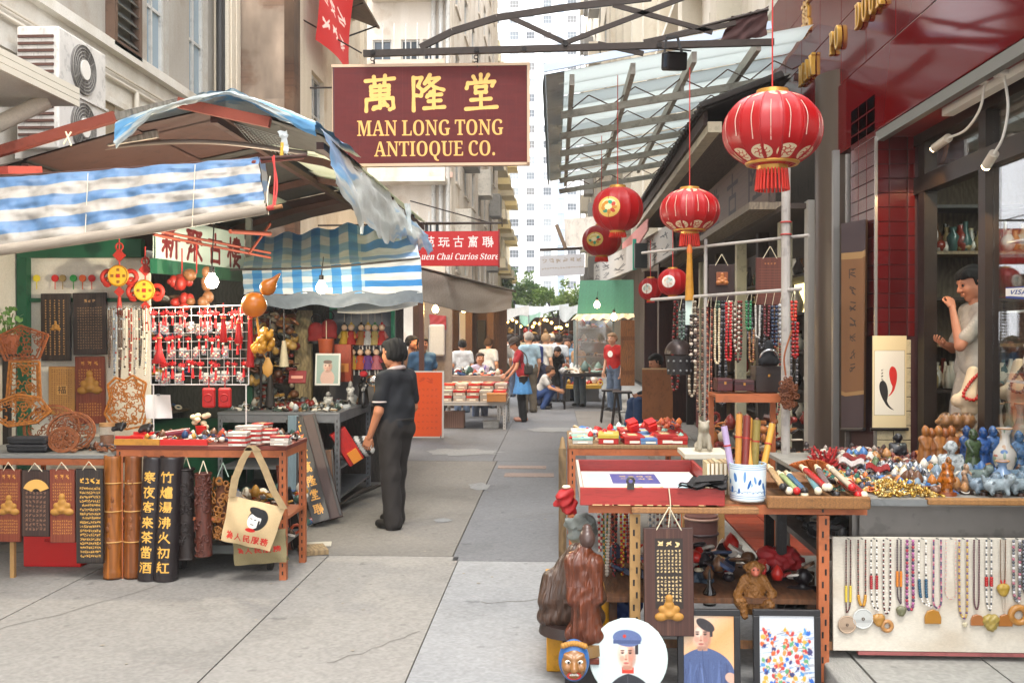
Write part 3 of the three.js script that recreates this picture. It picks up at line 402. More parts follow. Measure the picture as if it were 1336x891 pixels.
{
 const a = thing('striped_awning', 'blue and beige striped tarpaulin awning rolled on a pole over the front left stall', 'awning');
 const q = quad(P(-60,331,5.95), P(346,272,6.05), P(338,205,6.25), P(-60,237,6.2),130,30, (u, t, p) => { crease(0.06,1)(u, t, p); p.z += 0.03 * (fbm(u * 5, t * 1.3 + u, 6,3,98) - 0.5); p.z += 0.03 * Math.sin(t * 3) + 0.02 * Math.sin(u * 40 + 2 * Math.sin(t * 4)) * (1 - t * 0.4); }, 0); suv(q, 1 / 1.9,1 / 0.42); { const u = q.attributes.uv; for (let i = 0; i < u.count; i++) u.setY(i, u.getY(i) * 0.62 + 0.02); }
 part(a, 'cloth', q, mS);
 part(a, 'side_flap', suv(quad(P(346,268,6.05), P(352,262,6.5), P(346,212,6.6), P(338,205,6.25),6,6, crease(0.04,4)),1 / 1.9,1 / 0.7), mS);
 part(a, 'rolled_cloth', TB([P(-60,334,5.95), P(60,318,5.97), P(200,297,6.0), P(348,272,6.05)],0.035,10,30), fa('#b9aa98'));
 part(a, 'pole', rod(P(330,275,6.05), P(368,269,6.06),0.014,8), wo('#c98a55', 0.6)); part(a, 'pole_tape', rod(P(349,272,6.05), P(357,270,6.05),0.0165,8), C('#b8413a', 0.6));
 part(a, 'top_rail', rod(P(-60,236,6.22), P(400,203,6.3),0.013,8), rustDk);
 part(a, 'rope', [TB([P(357,203,6.28), P(358,235,6.2), P(356,270,6.06)],0.006), TB([P(355,205,6.28), P(361,238,6.2), P(358,270,6.06)],0.006)], redRope); part(a, 'cord', TB([P(352,230,6.2), P(348,255,6.1), P(350,280,6.05)],0.004), rope);
 for (const u of [110,250]) part(a, 'seam_line', rod(P(u, 312 - (u - 110) * 0.11,5.96), P(u + 4,226 - (u - 110) * 0.08,6.16),0.0025,4), rope);
}
{
 const a = thing('checked_awning', 'blue checked tarpaulin over the second left stall, its valance lit by a bulb', 'awning');
 part(a, 'sloping_cloth', suv(quad(P(316,352,9.55), P(549,338,9.55), P(541,283,11.4), P(322,310,11.4),40,12, (u, t, p) => { p.y += 0.03 * Math.sin(u * 34) * t + 0.06 * (fbm(u, t, 5,4,97) - 0.5) - 0.12 * Math.sin(t * PI) * (0.5 + 0.5 * u); }),1 / 1.75,1 / 2.2), mChk);
 part(a, 'valance', suv(quad(P(318,384,9.45), P(551,382,9.45), P(549,338,9.55), P(316,352,9.55),40,6, crease(0.06,7)),1 / 1.75,1 / 0.36), mChk);
 part(a, 'hem', quad(P(330,402,9.43), P(552,396,9.43), P(551,381,9.45), P(318,383,9.45),30,4, (u, t, p) => { p.y += 0.02 * Math.sin(u * 22); p.z += 0.03 * (fbm(u, t, 8,3,5) - 0.5); }), fa('#5a6470', 0.6));
 part(a, 'rail', [TB([P(300,352,9.5), P(420,349,9.5), P(548,337,9.55)],0.012,6)], C('#2f2a28', 0.6));
 part(a, 'sagging_cloth', quad(P(440,408,9.5), P(545,398,9.5), P(545,388,10.3), P(440,392,10.3),14,6, (u, t, p) => { p.y -= 0.04 * Math.sin(u * PI); }), fa('#c9c1b6'));
 part(a, 'strut', [rod(P(300,302,8.2), P(352,305,8.8),0.02), rod(P(325,330,8.6), P(352,292,8.9),0.012), rod(P(200,300,7.6), P(352,330,9),0.012), rod(P(200,306,7.6), P(352,336,9),0.012)], rust);
}
function bulb(u, v, d, r, label, cord, I, hex = '#fff3d8', k = 14) {
 const o = thing('light_bulb', label, 'light bulb'), p = P(u, v, d);
 part(o, 'glass_bulb', LA([[0,-r],[r * 0.7,-r * 0.75],[r, 0],[r * 0.8, r * 0.65],[r * 0.42, r * 1.15],[r * 0.38, r * 1.4]].map(([x, y]) => [x, y]),16).translate(p.x, p.y, p.z), glow(hex, k));
 part(o, 'socket', CY(r * 0.4, r * 0.42, r * 1.0, p.x, p.y + r * 1.85, p.z), C('#1f1c1a', 0.5)); part(o, 'flex', rod(V(p.x, p.y + r * 2.2, p.z), V(p.x + 0.02, p.y + cord, p.z),0.005,5), C('#2a2624', 0.7));
 const l = new THREE.PointLight(new THREE.Color(hex), I); l.position.copy(p); l.shadow.radius = r * 40; l.castShadow = true; l.name = numbered('bulb_light'); scene.add(l); return o;
}
bulb(276,368,7.3,0.05, 'lit white bulb hanging over the tassel rack on the left', 0.5,2.2); bulb(419,376,8.7,0.05, 'lit white bulb hanging before the blue checked valance', 0.28,1.2);

// ================= the hanging sign and the truss it hangs from =================
{
 const d = 8.5, r = R(435,87,689,214, d), s = thing('hanging_sign', 'large dark brown shop sign with gold characters hanging over the street', 'sign');
 const t = canvas(1536,768, (g, w, h) => {
 g.fillStyle = '#5c1513'; g.fillRect(0,0, w, h);
 for (let i = 0; i < 900; i++) { g.fillStyle = `rgba(${rnd() < 0.5 ? '30,8,12' : '130,60,60'},${rr(0.01,0.05)})`; g.fillRect(rnd() * w, rnd() * h, rr(2,160), rr(2,60)); } for (let i = 0; i < 40; i++) { g.fillStyle = `rgba(190,150,130,${rr(0.02,0.09)})`; g.fillRect(rnd() * w, rr(-100,300), rr(1,5), rr(80,700)); }
 const gold = '#e9b968'; [['萬', 0.14],['隆', 0.385],['堂', 0.665]].forEach(([c, x]) => glyph(g, c, w * x, h * 0.085, h * 0.39, gold, 11.5,0.06));
 g.fillStyle = '#e6b364'; g.textBaseline = 'alphabetic'; g.textAlign = 'center';
 const line = (s2, x, y, px, tw) => { g.font = `bold ${px}px serif`; g.save(); g.translate(x, y); g.scale(tw / g.measureText(s2).width, 1); g.fillText(s2,0,0); g.restore(); };
 line('MAN LONG TONG', w * 0.497, h * 0.715,172, w * 0.765); line('ANTIOQUE CO.', w * 0.522, h * 0.93,166, w * 0.635);
 });
 const tilt = -0.018; part(s, 'board', RB(r.w, r.h, 0.05,0.006, r.x, r.y, r.z, 0,0.03,-tilt * 0.4), C('#4c1a1d', 0.35,0));
 part(s, 'lettering', PL(r.w - 0.03, r.h - 0.03, r.x + 0.001, r.y, r.z + 0.029,0,0.03,-tilt * 0.4), ink(t, 0.75));
 const q = 0.012, e = C('#c7a98c', 0.5,0.2); const fr = part(s, 'frame', [B(r.w + q * 2, q * 2,0.065, r.x, r.y + r.h / 2, r.z, 0,0.03,-tilt * 0.4), B(r.w + q * 2, q * 2,0.065, r.x, r.y - r.h / 2, r.z, 0,0.03,-tilt * 0.4), B(q * 2, r.h - 0.02,0.065, r.x - r.w / 2, r.y, r.z, 0,0.03,0), B(q * 2, r.h - 0.02,0.065, r.x + r.w / 2, r.y, r.z, 0,0.03,0)], e);
 for (const [u, v0, v1] of [[487,66,92],[622,64,89]]) for (let i = 0; i < 6; i++) { const p = P(u + (i & 1 ? 1 : -1), v0 + (v1 - v0) * (i + 0.5) / 6, d); part(s, 'chain_link', TO(0.017,0.005, p.x, p.y, p.z, 0, i & 1 ? PI / 2 : 0,0,5,12).scale(1,1,1), C('#2a2321', 0.4,0.6)); }
}
{
 const d = 8.4, t = thing('sign_truss', 'dark steel lattice bracket reaching over the street above the brown sign', 'bracket'), p = (u, v) => P(u, v, d);
 part(t, 'bottom_chord', bar(p(474,70), p(1010,55),0.04,0.055), darkSteel);
 part(t, 'arched_chord', [[[548,62],[590,41]],[[590,41],[648,23]],[[648,23],[735,10]],[[735,10],[850,-3]]].map(([a, b]) => bar(p(...a), p(...b),0.03,0.055)), darkSteel);
 for (const [a, b] of [[[665,22],[738,56]],[[735,57],[905,-8]],[[800,6],[930,42]],[[780,57],[840,70]],[[840,55],[960,30]]]) part(t, 'diagonal', bar(p(...a), p(...b),0.025,0.04), darkSteel);
 for (const [u, v] of [[487,69],[622,66],[684,65],[738,58],[860,60]]) part(t, 'bolt', CY(0.022,0.022,0.07, p(u, v).x, p(u, v).y, p(u, v).z, PI / 2,0,0,8), C('#1f1a18', 0.5,0.5));
}
{
 const f = thing('flood_lamp', 'black floodlight hanging from the steel bracket before the glass canopy', 'lamp'), d = 8.2, p = P(880,80, d), m = C('#1d1a19', 0.5,0.3);
 part(f, 'housing', RB(0.19,0.15,0.12,0.02, p.x, p.y, p.z, 0.2,0.35,0.06), m); part(f, 'visor', B(0.2,0.012,0.08, p.x + 0.02, p.y + 0.07, p.z + 0.09,0.3,0.35,0), m);
 part(f, 'yoke', [bar(P(866,78, d), P(870,48, d),0.014,0.02), bar(P(870,48, d), P(884,48, d),0.014,0.02), bar(P(884,48, d), P(892,76, d),0.014,0.02)], m); part(f, 'lens', B(0.13,0.1,0.005, p.x - 0.035, p.y - 0.01, p.z + 0.064,0.2,0.35,0.06), glassDark);
}
{
 const d = 14, r = R(547,302,650,347, d), s = thing('red_shop_sign', 'red shop sign with white characters hanging from a bar on the left', 'sign');
 const t = canvas(768,336, (g, w, h) => { g.fillStyle = '#c4201f'; g.fillRect(0,0, w, h); ['苑', '玩', '古', '齋', '聯'].forEach((c, i) => glyph(g, c, 38 + i * 144,44,112, '#f4ece6', 11)); g.fillStyle = '#f7efe9'; g.save(); g.transform(1,0,-0.25,1,0,0); g.font = 'bold 84px serif'; g.textAlign = 'center'; g.scale(0.83,1); g.fillText('Luen Chai Curios Store', 530,276); g.restore(); });
 part(s, 'board', B(r.w, r.h, 0.05, r.x, r.y, r.z), C('#b01d1c', 0.4)); part(s, 'lettering', PL(r.w - 0.01, r.h - 0.01, r.x, r.y, r.z + 0.028), ink(t, 0.4));
 part(s, 'hanging_bar', [rod(P(530,291, d), P(655,291, d),0.016), rod(P(556,291, d), P(556,303, d),0.008), rod(P(640,291, d), P(640,303, d),0.008), rod(P(535,262, d), P(640,291, d),0.01), rod(P(655,284, d), P(655,296, d),0.01), rod(P(655,291, d), P(655,291, d).add(V(-2.7,0,-0.2)),0.014)], darkSteel);
 part(s, 'frame_edge', [B(0.02, r.h + 0.04,0.07, r.x - r.w / 2 - 0.01, r.y, r.z), B(0.02, r.h + 0.04,0.07, r.x + r.w / 2 + 0.01, r.y, r.z)], C('#8f1817', 0.5));
}
// ================= right: glass canopy =================
{
 const c = thing('glass_canopy', 'pale translucent sheet canopy on steel beams over the right side of the street', 'canopy'), A = P(712,97,9), Bq = P(1004,47,9), dN = 9, dF = 15.2, n = 13, X = (t) => A.x + (Bq.x + 0.4 - A.x) * t, Y = (t) => A.y + (Bq.y + 0.1 - A.y) * t;
 const mSheet = C('#d2dedd', 1,0, null, { transmission: 0.55 }), mS2 = C('#b7c4c6', 1,0, null, { transmission: 0.45 });
 for (let i = 0; i < n; i++) { const za = -dN - (dF - dN) * i / n, zb = -dN - (dF - dN) * (i + 1) / n - 0.04, y = i & 1 ? 0.02 : 0; part(c, 'sheet', quad(V(X(0.05), Y(0.05) + y, za), V(X(1), Y(1) + y, za), V(X(1), Y(1) + y, zb), V(X(0.05), Y(0.05) + y, zb),1,8, (s, t, p) => { p.y += 0.012 * Math.sin(t * 2 * PI); }), i % 3 === 2 ? mS2 : mSheet); }
 part(c, 'eave_flashing', [quad(V(X(0) - 0.02, Y(0) - 0.1,-dN), V(X(0) - 0.02, Y(0) - 0.1,-dF), V(X(0), Y(0) + 0.04,-dF), V(X(0), Y(0) + 0.04,-dN),1,1, null, 0.01), quad(V(X(0), Y(0),-dN), V(X(0.07), Y(0.07),-dN), V(X(0.07), Y(0.07),-dF), V(X(0), Y(0),-dF),1,1, null, 0.01)], C('#a9b9c2', 0.4,0.3, tWear));
 part(c, 'front_lip', bar(V(X(0) - 0.02, Y(0) + 0.05,-dN + 0.02), V(X(0.84), Y(0.84) + 0.06,-dN + 0.02),0.03,0.07), C('#c7d6ea', 0.4,0.1));
 const bm = C('#b7b0a4', 0.7,0.1, tWear);
 for (const t of [0.1,0.33,0.56,0.8]) part(c, 'beam', bar(V(X(t), Y(t) - 0.08,-dN - 0.05), V(X(t), Y(t) - 0.08,-dF),0.045,0.1), bm);
 for (let i = 0; i < 6; i++) { const d = dN + 0.9 + i * 1.05; part(c, 'rafter', bar(V(X(0.06), Y(0.06) - 0.2,-d), V(X(1), Y(1) - 0.24,-d),0.04,0.07), bm); const w = []; for (let k = 0; k < 5; k++) { const a = X(0.08 + k * 0.19), b = X(0.08 + (k + 0.5) * 0.19); w.push(rod(V(a, Y(0.1 + k * 0.19) - 0.2,-d), V(b, Y(0.2 + k * 0.19) - 0.06,-d),0.007,5), rod(V(b, Y(0.2 + k * 0.19) - 0.06,-d), V(X(0.27 + k * 0.19), Y(0.27 + k * 0.19) - 0.2,-d),0.007,5)); } part(c, 'lattice_rod', w, C('#5d4a40', 0.6,0.2)); }
 for (const [t, d] of [[0.1,9.9],[0.33,11],[0.56,9.9],[0.1,13]]) part(c, 'hanger', B(0.03,0.22,0.03, X(t), Y(t) - 0.14,-d), bm);
 const cl0 = thing('awning_cloth', 'dark brown cloth flap at the near corner of the glass canopy', 'awning'); part(cl0, 'cloth', quad(P(938,58,8.7), P(1000,46,8.7), P(1003,8,8.7), P(955,22,8.7),10,8, crease(0.1,3),0.006), fa('#4a2724', 0.8)); part(cl0, 'support_rod', rod(P(868,47,8.7), P(1003,12,8.7),0.014), darkSteel);
}
// dark tiled lean-to with gutter and sign fascia
{
 const r = thing('tiled_eave', 'dark rolled tile eave with pale gutter beneath the glass canopy', 'roof'), mt = we('#453c38', 0.8);
 for (let i = 0; i < 46; i++) { const d = 9.4 + i * 0.175; part(r, 'tile', CY(0.055,0.05,0.82,1.76,4.0,-d, 0,0,-PI / 2 + 0.36,8), mt); }
 part(r, 'tile_bed', quad(V(1.36,3.83,-9.3), V(2.2,4.14,-9.3), V(2.2,4.14,-17.6), V(1.36,3.83,-17.6),1,1, null, 0.03), C('#35302d', 0.9));
 part(r, 'gutter', B(0.13,0.1,8.3,1.5,3.66,-13.5), C('#c2b69c', 0.5,0.1, tWear)); part(r, 'fascia_board', B(0.04,0.16,8.2,1.42,3.77,-13.5), wo('#4d3a33', 0.8)); part(r, 'soffit', B(0.5,0.03,8.2,1.8,3.62,-13.5), wo('#6a5a4e', 0.8));
}
{
 const s = thing('calligraphy_fascia', 'long dull brown fascia board with dark brushed characters behind the oval lantern', 'sign'), t = canvas(1024,128, (g) => { g.fillStyle = '#70594e'; g.fillRect(0,0,1024,128); for (let i = 0; i < 300; i++) { g.fillStyle = `rgba(40,25,20,${rr(0.02,0.08)})`; g.fillRect(rnd() * 1024, rnd() * 128, rr(10,200), rr(1,5)); } ['古', '玩', '萬', '堂', '古', '隆'].forEach((c, i) => glyph(g, c, 90 + i * 160,14,96, '#2a1a17', 11)); });
 part(s, 'board', B(0.06,0.66,8.0,2.06,3.29,-13.45), wo('#66534a', 0.7)); part(s, 'lettering', PL(7.98,0.64,2.024,3.29,-13.45,0,-PI / 2), ink(t, 0.6));
 part(s, 'lower_ledge', [B(0.35,0.07,8,2.02,2.93,-13.45)], wo('#a3917b', 0.6)); part(s, 'soffit', B(0.8,0.05,8.4,2.5,2.88,-13.3), C('#40342d', 0.8));
}
// ================= right: the red tiled shop =================
const wine = C('#5e070a', 0.08,0, null, { specularIntensity: 0.16 }), wineTile = C('#5c1416', 0.1,0, null, { specularIntensity: 0.22 }), gold = C('#c89a45', 0.3,0.8);
const shop = thing('antique_shop', 'red tiled antique shop with glossy wine red fascia and gold letters', 'shop');
{
 part(shop, 'fascia', RB(0.1,0.57,7.1,0.01,2.39,3.475,-5.3), wine); part(shop, 'fascia_return', B(0.5,0.57,0.06,2.65,3.475,-8.86), wine);
 for (let j = 0; j < 3; j++) for (let i = 0; i < 14; i++) part(shop, 'sign_panel', RB(0.05,0.495,0.645,0.004,2.375 + rr(0,0.003),4.02 + j * 0.5,-2.05 - i * 0.65 + 0.0), wineTile);
 part(shop, 'panel_backing', B(0.3,2.0,9.1,2.56,4.76,-6.25), C('#33161a', 0.6));
 part(shop, 'soffit', B(0.32,0.05,5.9,2.52,3.17,-4.9), C('#6d1a18', 0.5)); part(shop, 'soffit_trim', B(0.05,0.07,5.9,2.37,3.15,-4.9), C('#7f7f7a', 0.4,0.4)); part(shop, 'lamp_rail', B(0.07,0.05,4,2.5,3.12,-4.4), C('#d4cfc6', 0.5));
 // pillar: steel cladding, tiles, pale lower tiles
 part(shop, 'steel_column', [suv(new THREE.CylinderGeometry(0.3,0.3,3.9,24),1.9,3.9).translate(2.52,1.95,-8.5)], C('#54483f', 0.4,0.4)); part(shop, 'column_flashing', B(0.05,3.2,0.05,2.28,1.6,-8.12), C('#8b8883', 0.35,0.6));
 part(shop, 'pillar_core', B(0.4,3.1,0.62,2.552,1.6,-7.62), C('#3a1616', 0.7));
 const tM = ['#521012', '#480d0f', '#581414'].map((h) => C(h, 0.16));
 for (let j = 0; j < 17; j++) for (let i = 0; i < 3; i++) part(shop, 'tile', RB(i === 1 ? 0.125 : i ? 0.05 : 0.085,0.1,0.012,0.003,[2.39,2.5,2.596][i],1.74 + j * 0.105,-7.304), tM[(i * 7 + j * 3) % 3]);
 for (let j = 0; j < 17; j++) for (let i = 0; i < 3; i++) part(shop, 'tile', RB(0.012,0.1,0.19,0.003,2.346,1.74 + j * 0.105,-7.42 - i * 0.2), tM[(i * 5 + j) % 3]);
 for (let j = 0; j < 14; j++) for (let i = 0; i < 2; i++) part(shop, 'pale_tile', RB(0.118,0.1,0.012,0.003,2.41 + i * 0.125,0.25 + j * 0.105,-7.304), we('#d8c9a4', 0.3));
 part(shop, 'corner_trim', [B(0.02,3.05,0.02,2.338,1.62,-7.296), B(0.03,3.05,0.03,2.335,1.62,-7.98)], C('#a7a19a', 0.25,0.7));
 // glass front
 const fr = C('#2f241d', 0.4,0.3, tWear), wood = wo('#3f2c20');
 for (const [d, w] of [[7.16,0.12],[6.16,0.1],[4.9,0.09],[3.4,0.09]]) part(shop, 'frame_post', B(0.09,2.75, w, 2.66,1.8,-d), fr);
 part(shop, 'transom', B(0.1,0.12,5.2,2.66,2.78,-4.7), fr); part(shop, 'head_rail', B(0.1,0.08,5.2,2.66,3.11,-4.7), fr); part(shop, 'sill_wall', B(0.12,0.5,5.2,2.66,0.33,-4.7), wood);
 for (const [a, b] of [[6.11,4.95],[4.85,3.45]]) part(shop, 'glass_pane', B(0.008,2.14, a - b, 2.66,1.65,-(a + b) / 2), C('#ffffff', 0.02,0, null, { transmission: 1, thickness: 0 }));
 for (const [a, b] of [[7.1,6.21],[6.11,4.95],[4.85,3.45]]) part(shop, 'upper_pane', B(0.008,0.22, a - b, 2.66,2.95,-(a + b) / 2), C('#ffffff', 0.02,0, null, { transmission: 1, thickness: 0 }));
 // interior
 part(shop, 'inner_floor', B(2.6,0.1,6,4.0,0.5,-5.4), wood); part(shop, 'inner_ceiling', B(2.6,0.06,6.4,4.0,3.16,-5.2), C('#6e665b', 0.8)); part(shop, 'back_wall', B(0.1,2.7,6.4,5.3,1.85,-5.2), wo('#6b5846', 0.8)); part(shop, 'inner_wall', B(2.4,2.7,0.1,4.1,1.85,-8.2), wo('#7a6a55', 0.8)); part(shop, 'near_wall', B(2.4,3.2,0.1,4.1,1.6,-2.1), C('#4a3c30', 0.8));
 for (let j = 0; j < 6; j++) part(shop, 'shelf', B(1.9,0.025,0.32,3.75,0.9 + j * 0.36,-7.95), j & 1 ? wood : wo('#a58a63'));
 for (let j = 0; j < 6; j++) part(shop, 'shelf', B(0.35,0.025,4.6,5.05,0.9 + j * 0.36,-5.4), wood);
 for (let j = 0; j < 4; j++) part(shop, 'display_shelf', B(0.24,0.012,1.3,2.86,1.0 + j * 0.42,-5.45), C('#c9d2cf', 0.2));
 const tr = []; const pl = pal('#8e7a52 #c2b28a #5c3b22 #7d2f22 #3f5a55 #a9a49a #2d2420 #b3874a #d8d2c4');
 for (let k = 0; k < 1100; k++) { const bk = k % 3, j = k % 6, h = rr(0.06,0.24), w = rr(0.03,0.07), x = bk === 0 ? rr(4.95,5.15) : bk === 1 ? rr(2.85,4.6) : rr(2.8,2.92), y = bk === 2 ? 1.01 + (j % 4) * 0.42 : 0.92 + j * 0.36, z = bk === 0 ? rr(-7.6,-3.2) : bk === 1 ? rr(-8.05,-7.85) : rr(-6.0,-4.9); tr.push(paint(LA([[0,0],[w * 0.6,0],[w * rr(0.6,1.1), h * 0.3],[w * rr(0.4,1), h * 0.6],[w * 0.35, h * 0.8],[w * rr(0.2,0.6), h]],7).translate(x, y, z), pick(pl))); }
 stuff('shelf_curios', null, tr, vc(0.3), shop);
 part(shop, 'tube_light', B(0.06,0.04,1.2,3.6,3.1,-6.4), glow('#f4fff4', 5)); const rl = new THREE.RectAreaLight('#f2fff2', 8,0.2,1.2); rl.position.set(3.6,3.06,-6.4); rl.rotation.x = -PI / 2; rl.name = 'shop_tube_light'; scene.add(rl);
 part(shop, 'tube_light', B(0.06,0.04,1.2,4.2,3.1,-4.4), glow('#f4fff4', 5)); const rl2 = rl.clone(); rl2.position.set(4.2,3.06,-4.4); rl2.name = 'shop_tube_light_near'; scene.add(rl2);
 for (const [z, g] of [[-9.35, '萬'],[-8.2, '寶'],[-7.1, '堂']]) if (GL[g]) { const q = []; for (const st of GL[g].split('|')) { const p = st.split(' ').map((x) => x.split(',').map(Number)); for (let i = 0; i + 1 < p.length; i++) { const a = V(2.345,4.86 - p[i][1] * 0.0036, z + (p[i][0] - 50) * 0.0036), b = V(2.345,4.86 - p[i + 1][1] * 0.0036, z + (p[i + 1][0] - 50) * 0.0036); q.push(bar(a, b.add(V(0,0,1e-4)),0.024,0.03)); } } part(shop, 'gold_character', q, gold); }
}
{
 const font = await new (await import('three/addons/loaders/FontLoader.js')).FontLoader().loadAsync('fonts/droid/droid_serif_bold.typeface.json'), { TextGeometry } = await import('three/addons/geometries/TextGeometry.js');
 let z; for (const [word, z0] of [['MAN', -9.5],['PO', -8.45],['DOUR', -7.74]]) { z = z0; for (const ch of word) { const g = new TextGeometry(ch, { font, size: 0.19, depth: 0.03, curveSegments: 3, bevelEnabled: true, bevelSize: 0.004, bevelThickness: 0.004, bevelSegments: 1 }); g.computeBoundingBox(); const w = g.boundingBox.max.x; g.scale(0.62,1,1).rotateY(-PI / 2).translate(2.345,4.06, z); part(shop, 'gold_letter', g, gold); z += w * 0.62 + 0.045; } }
}
{ // dark gallery fronts between the shop and the far awning
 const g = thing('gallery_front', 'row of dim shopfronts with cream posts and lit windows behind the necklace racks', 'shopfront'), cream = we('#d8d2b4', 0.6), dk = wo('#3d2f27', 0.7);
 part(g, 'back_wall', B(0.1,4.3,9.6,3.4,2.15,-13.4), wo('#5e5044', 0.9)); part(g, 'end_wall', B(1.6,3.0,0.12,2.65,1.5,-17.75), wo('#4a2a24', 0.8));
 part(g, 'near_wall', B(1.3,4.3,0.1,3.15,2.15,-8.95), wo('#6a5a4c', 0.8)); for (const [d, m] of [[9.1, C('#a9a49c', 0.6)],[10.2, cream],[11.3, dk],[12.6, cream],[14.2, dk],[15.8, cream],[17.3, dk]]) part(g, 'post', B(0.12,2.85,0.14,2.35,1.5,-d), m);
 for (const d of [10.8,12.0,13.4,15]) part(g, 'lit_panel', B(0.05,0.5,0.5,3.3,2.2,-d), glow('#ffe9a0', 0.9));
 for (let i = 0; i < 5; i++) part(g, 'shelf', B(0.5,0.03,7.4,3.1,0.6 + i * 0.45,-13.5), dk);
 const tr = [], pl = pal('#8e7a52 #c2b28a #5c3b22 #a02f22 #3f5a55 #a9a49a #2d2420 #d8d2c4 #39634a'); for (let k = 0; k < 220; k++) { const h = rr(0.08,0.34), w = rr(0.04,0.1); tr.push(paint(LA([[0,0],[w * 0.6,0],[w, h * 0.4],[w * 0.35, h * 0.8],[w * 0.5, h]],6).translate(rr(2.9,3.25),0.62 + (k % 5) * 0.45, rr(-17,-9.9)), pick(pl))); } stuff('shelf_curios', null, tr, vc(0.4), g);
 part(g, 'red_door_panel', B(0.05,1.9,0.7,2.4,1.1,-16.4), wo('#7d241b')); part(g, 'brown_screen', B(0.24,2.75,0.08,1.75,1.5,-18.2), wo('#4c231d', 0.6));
}
// small signs and brackets beyond the tiled eave
function board(name, label, pts, th, m, t) { const o = thing(name, label, 'sign'); part(o, 'board', quad(...pts, 1,1, null, th), m); if (t) { const n = pts[1].clone().sub(pts[0]).cross(pts[3].clone().sub(pts[0])).normalize().multiplyScalar(0.004); part(o, 'lettering', suv(quad(...pts.map((p) => p.clone().add(n))),1 / pts[0].distanceTo(pts[1]),1 / pts[0].distanceTo(pts[3])), ink(t, 0.6)); } return o; }
const tCal = canvas(256,160, (g) => { g.fillStyle = '#b9b3aa'; g.fillRect(0,0,256,160); for (let i = 0; i < 3; i++) for (let j = 0; j < 2; j++) scrawl(g, 14 + i * 80,12 + j * 72,56, '#3d3a38', 5); });
board('hanging_board', 'grey board with dark brushed characters under the two patterned lanterns', [PX(838,355,1.62), PX(880,330,1.62), PX(878,290,1.62), PX(830,318,1.62)],0.04, C('#a8a29a', 0.6), tCal);
{ const o = board('hanging_board', 'pale weathered board edged in green beside the far awning', [PX(775,372,1.35), PX(826,352,1.35), PX(826,318,1.35), PX(775,345,1.35)],0.04, we('#a9a89b', 0.6), tCal); part(o, 'green_edge', bar(PX(828,352,1.33), PX(828,312,1.33),0.06,0.1), C('#2f9a80', 0.5)); part(o, 'dark_case', bar(PX(836,350,1.4), PX(836,318,1.4),0.2,0.2), C('#272b29', 0.5)); }
board('hanging_board', 'faded grey board with two lines of characters hanging over the far street', [P(704,361,30), P(763,358,30), P(763,331,30), P(704,334,30)],0.08, C('#a5a3a3', 0.7), canvas(256,128, (g) => { g.fillStyle = '#a7a5a6'; g.fillRect(0,0,256,128); for (let i = 0; i < 6; i++) scrawl(g, 14 + i * 39,18,30, '#8b7d6c', 4); for (let i = 0; i < 16; i++) scrawl(g, 12 + i * 15,74,12, '#8b7d6c', 2); }));
{ const o = thing('awning_box', 'white sloping awning box beneath the round lanterns', 'awning'); part(o, 'panel', quad(P(738,322,21), P(800,322,19), P(800,280,19), P(736,286,21),1,1, null, 0.05), we('#dcd6cc', 0.7)); part(o, 'edge', bar(P(726,293,21), P(738,324,21),0.06,0.08), we('#7d6a58', 0.7)); part(o, 'bracket_bar', [bar(P(704,326,21), P(760,324,21),0.03,0.06)], darkSteel); part(o, 'red_side', quad(PX(812,352,1.45), PX(845,300,1.45), PX(845,285,1.45), PX(812,318,1.45),1,1, null, 0.02), C('#c98078', 0.7)); }
{
 const o = thing('green_awning', 'plain green cloth awning with two lamps at the far right stall', 'awning'), d = 22;
 part(o, 'cloth', quad(P(753,411, d), P(827,410, d), P(827,365, d + 0.9), P(757,366, d + 0.9),6,6, crease(0.05,2),0.01), fa('#2f6f50')); part(o, 'valance', quad(P(745,418, d - 0.02), P(828,415, d - 0.02), P(827,409, d - 0.02), P(753,410, d - 0.02),20,3, (u, t, p) => { p.y += 0.03 * Math.sin(u * 40) * (1 - t); p.z += 0.03 * Math.sin(u * 40); }), C('#e4dbc9', 0.7)); part(o, 'pole', [rod(P(753,411, d), P(753,480, d),0.02), rod(P(827,411, d), P(827,470, d),0.02)], greyMetal);
}
bulb(779,398,21.6,0.07, 'lit lamp before the green awning', 0.3,0.2, '#ffd9a0', 8); bulb(801,414,21.5,0.07, 'lit lamp under the edge of the green awning', 0.2,0.15, '#ffc98a', 8);
// far left awnings
{
 const o = thing('grey_awning', 'drooping grey brown cloth awning beneath the red shop sign', 'awning');
 part(o, 'cloth', quad(P(551,392,12.5), P(668,402,19), P(668,378,19.5), P(548,348,12.8),20,8, (u, t, p) => { p.y -= 0.25 * Math.sin(u * PI) * (1 - t) * 0.5; p.x += 0.05 * (fbm(u, t, 7,3,44) - 0.5); }, 0.01), fa('#a79a8d')); part(o, 'rail', rod(P(548,350,12.8), P(672,380,19.6),0.02), darkSteel);
}
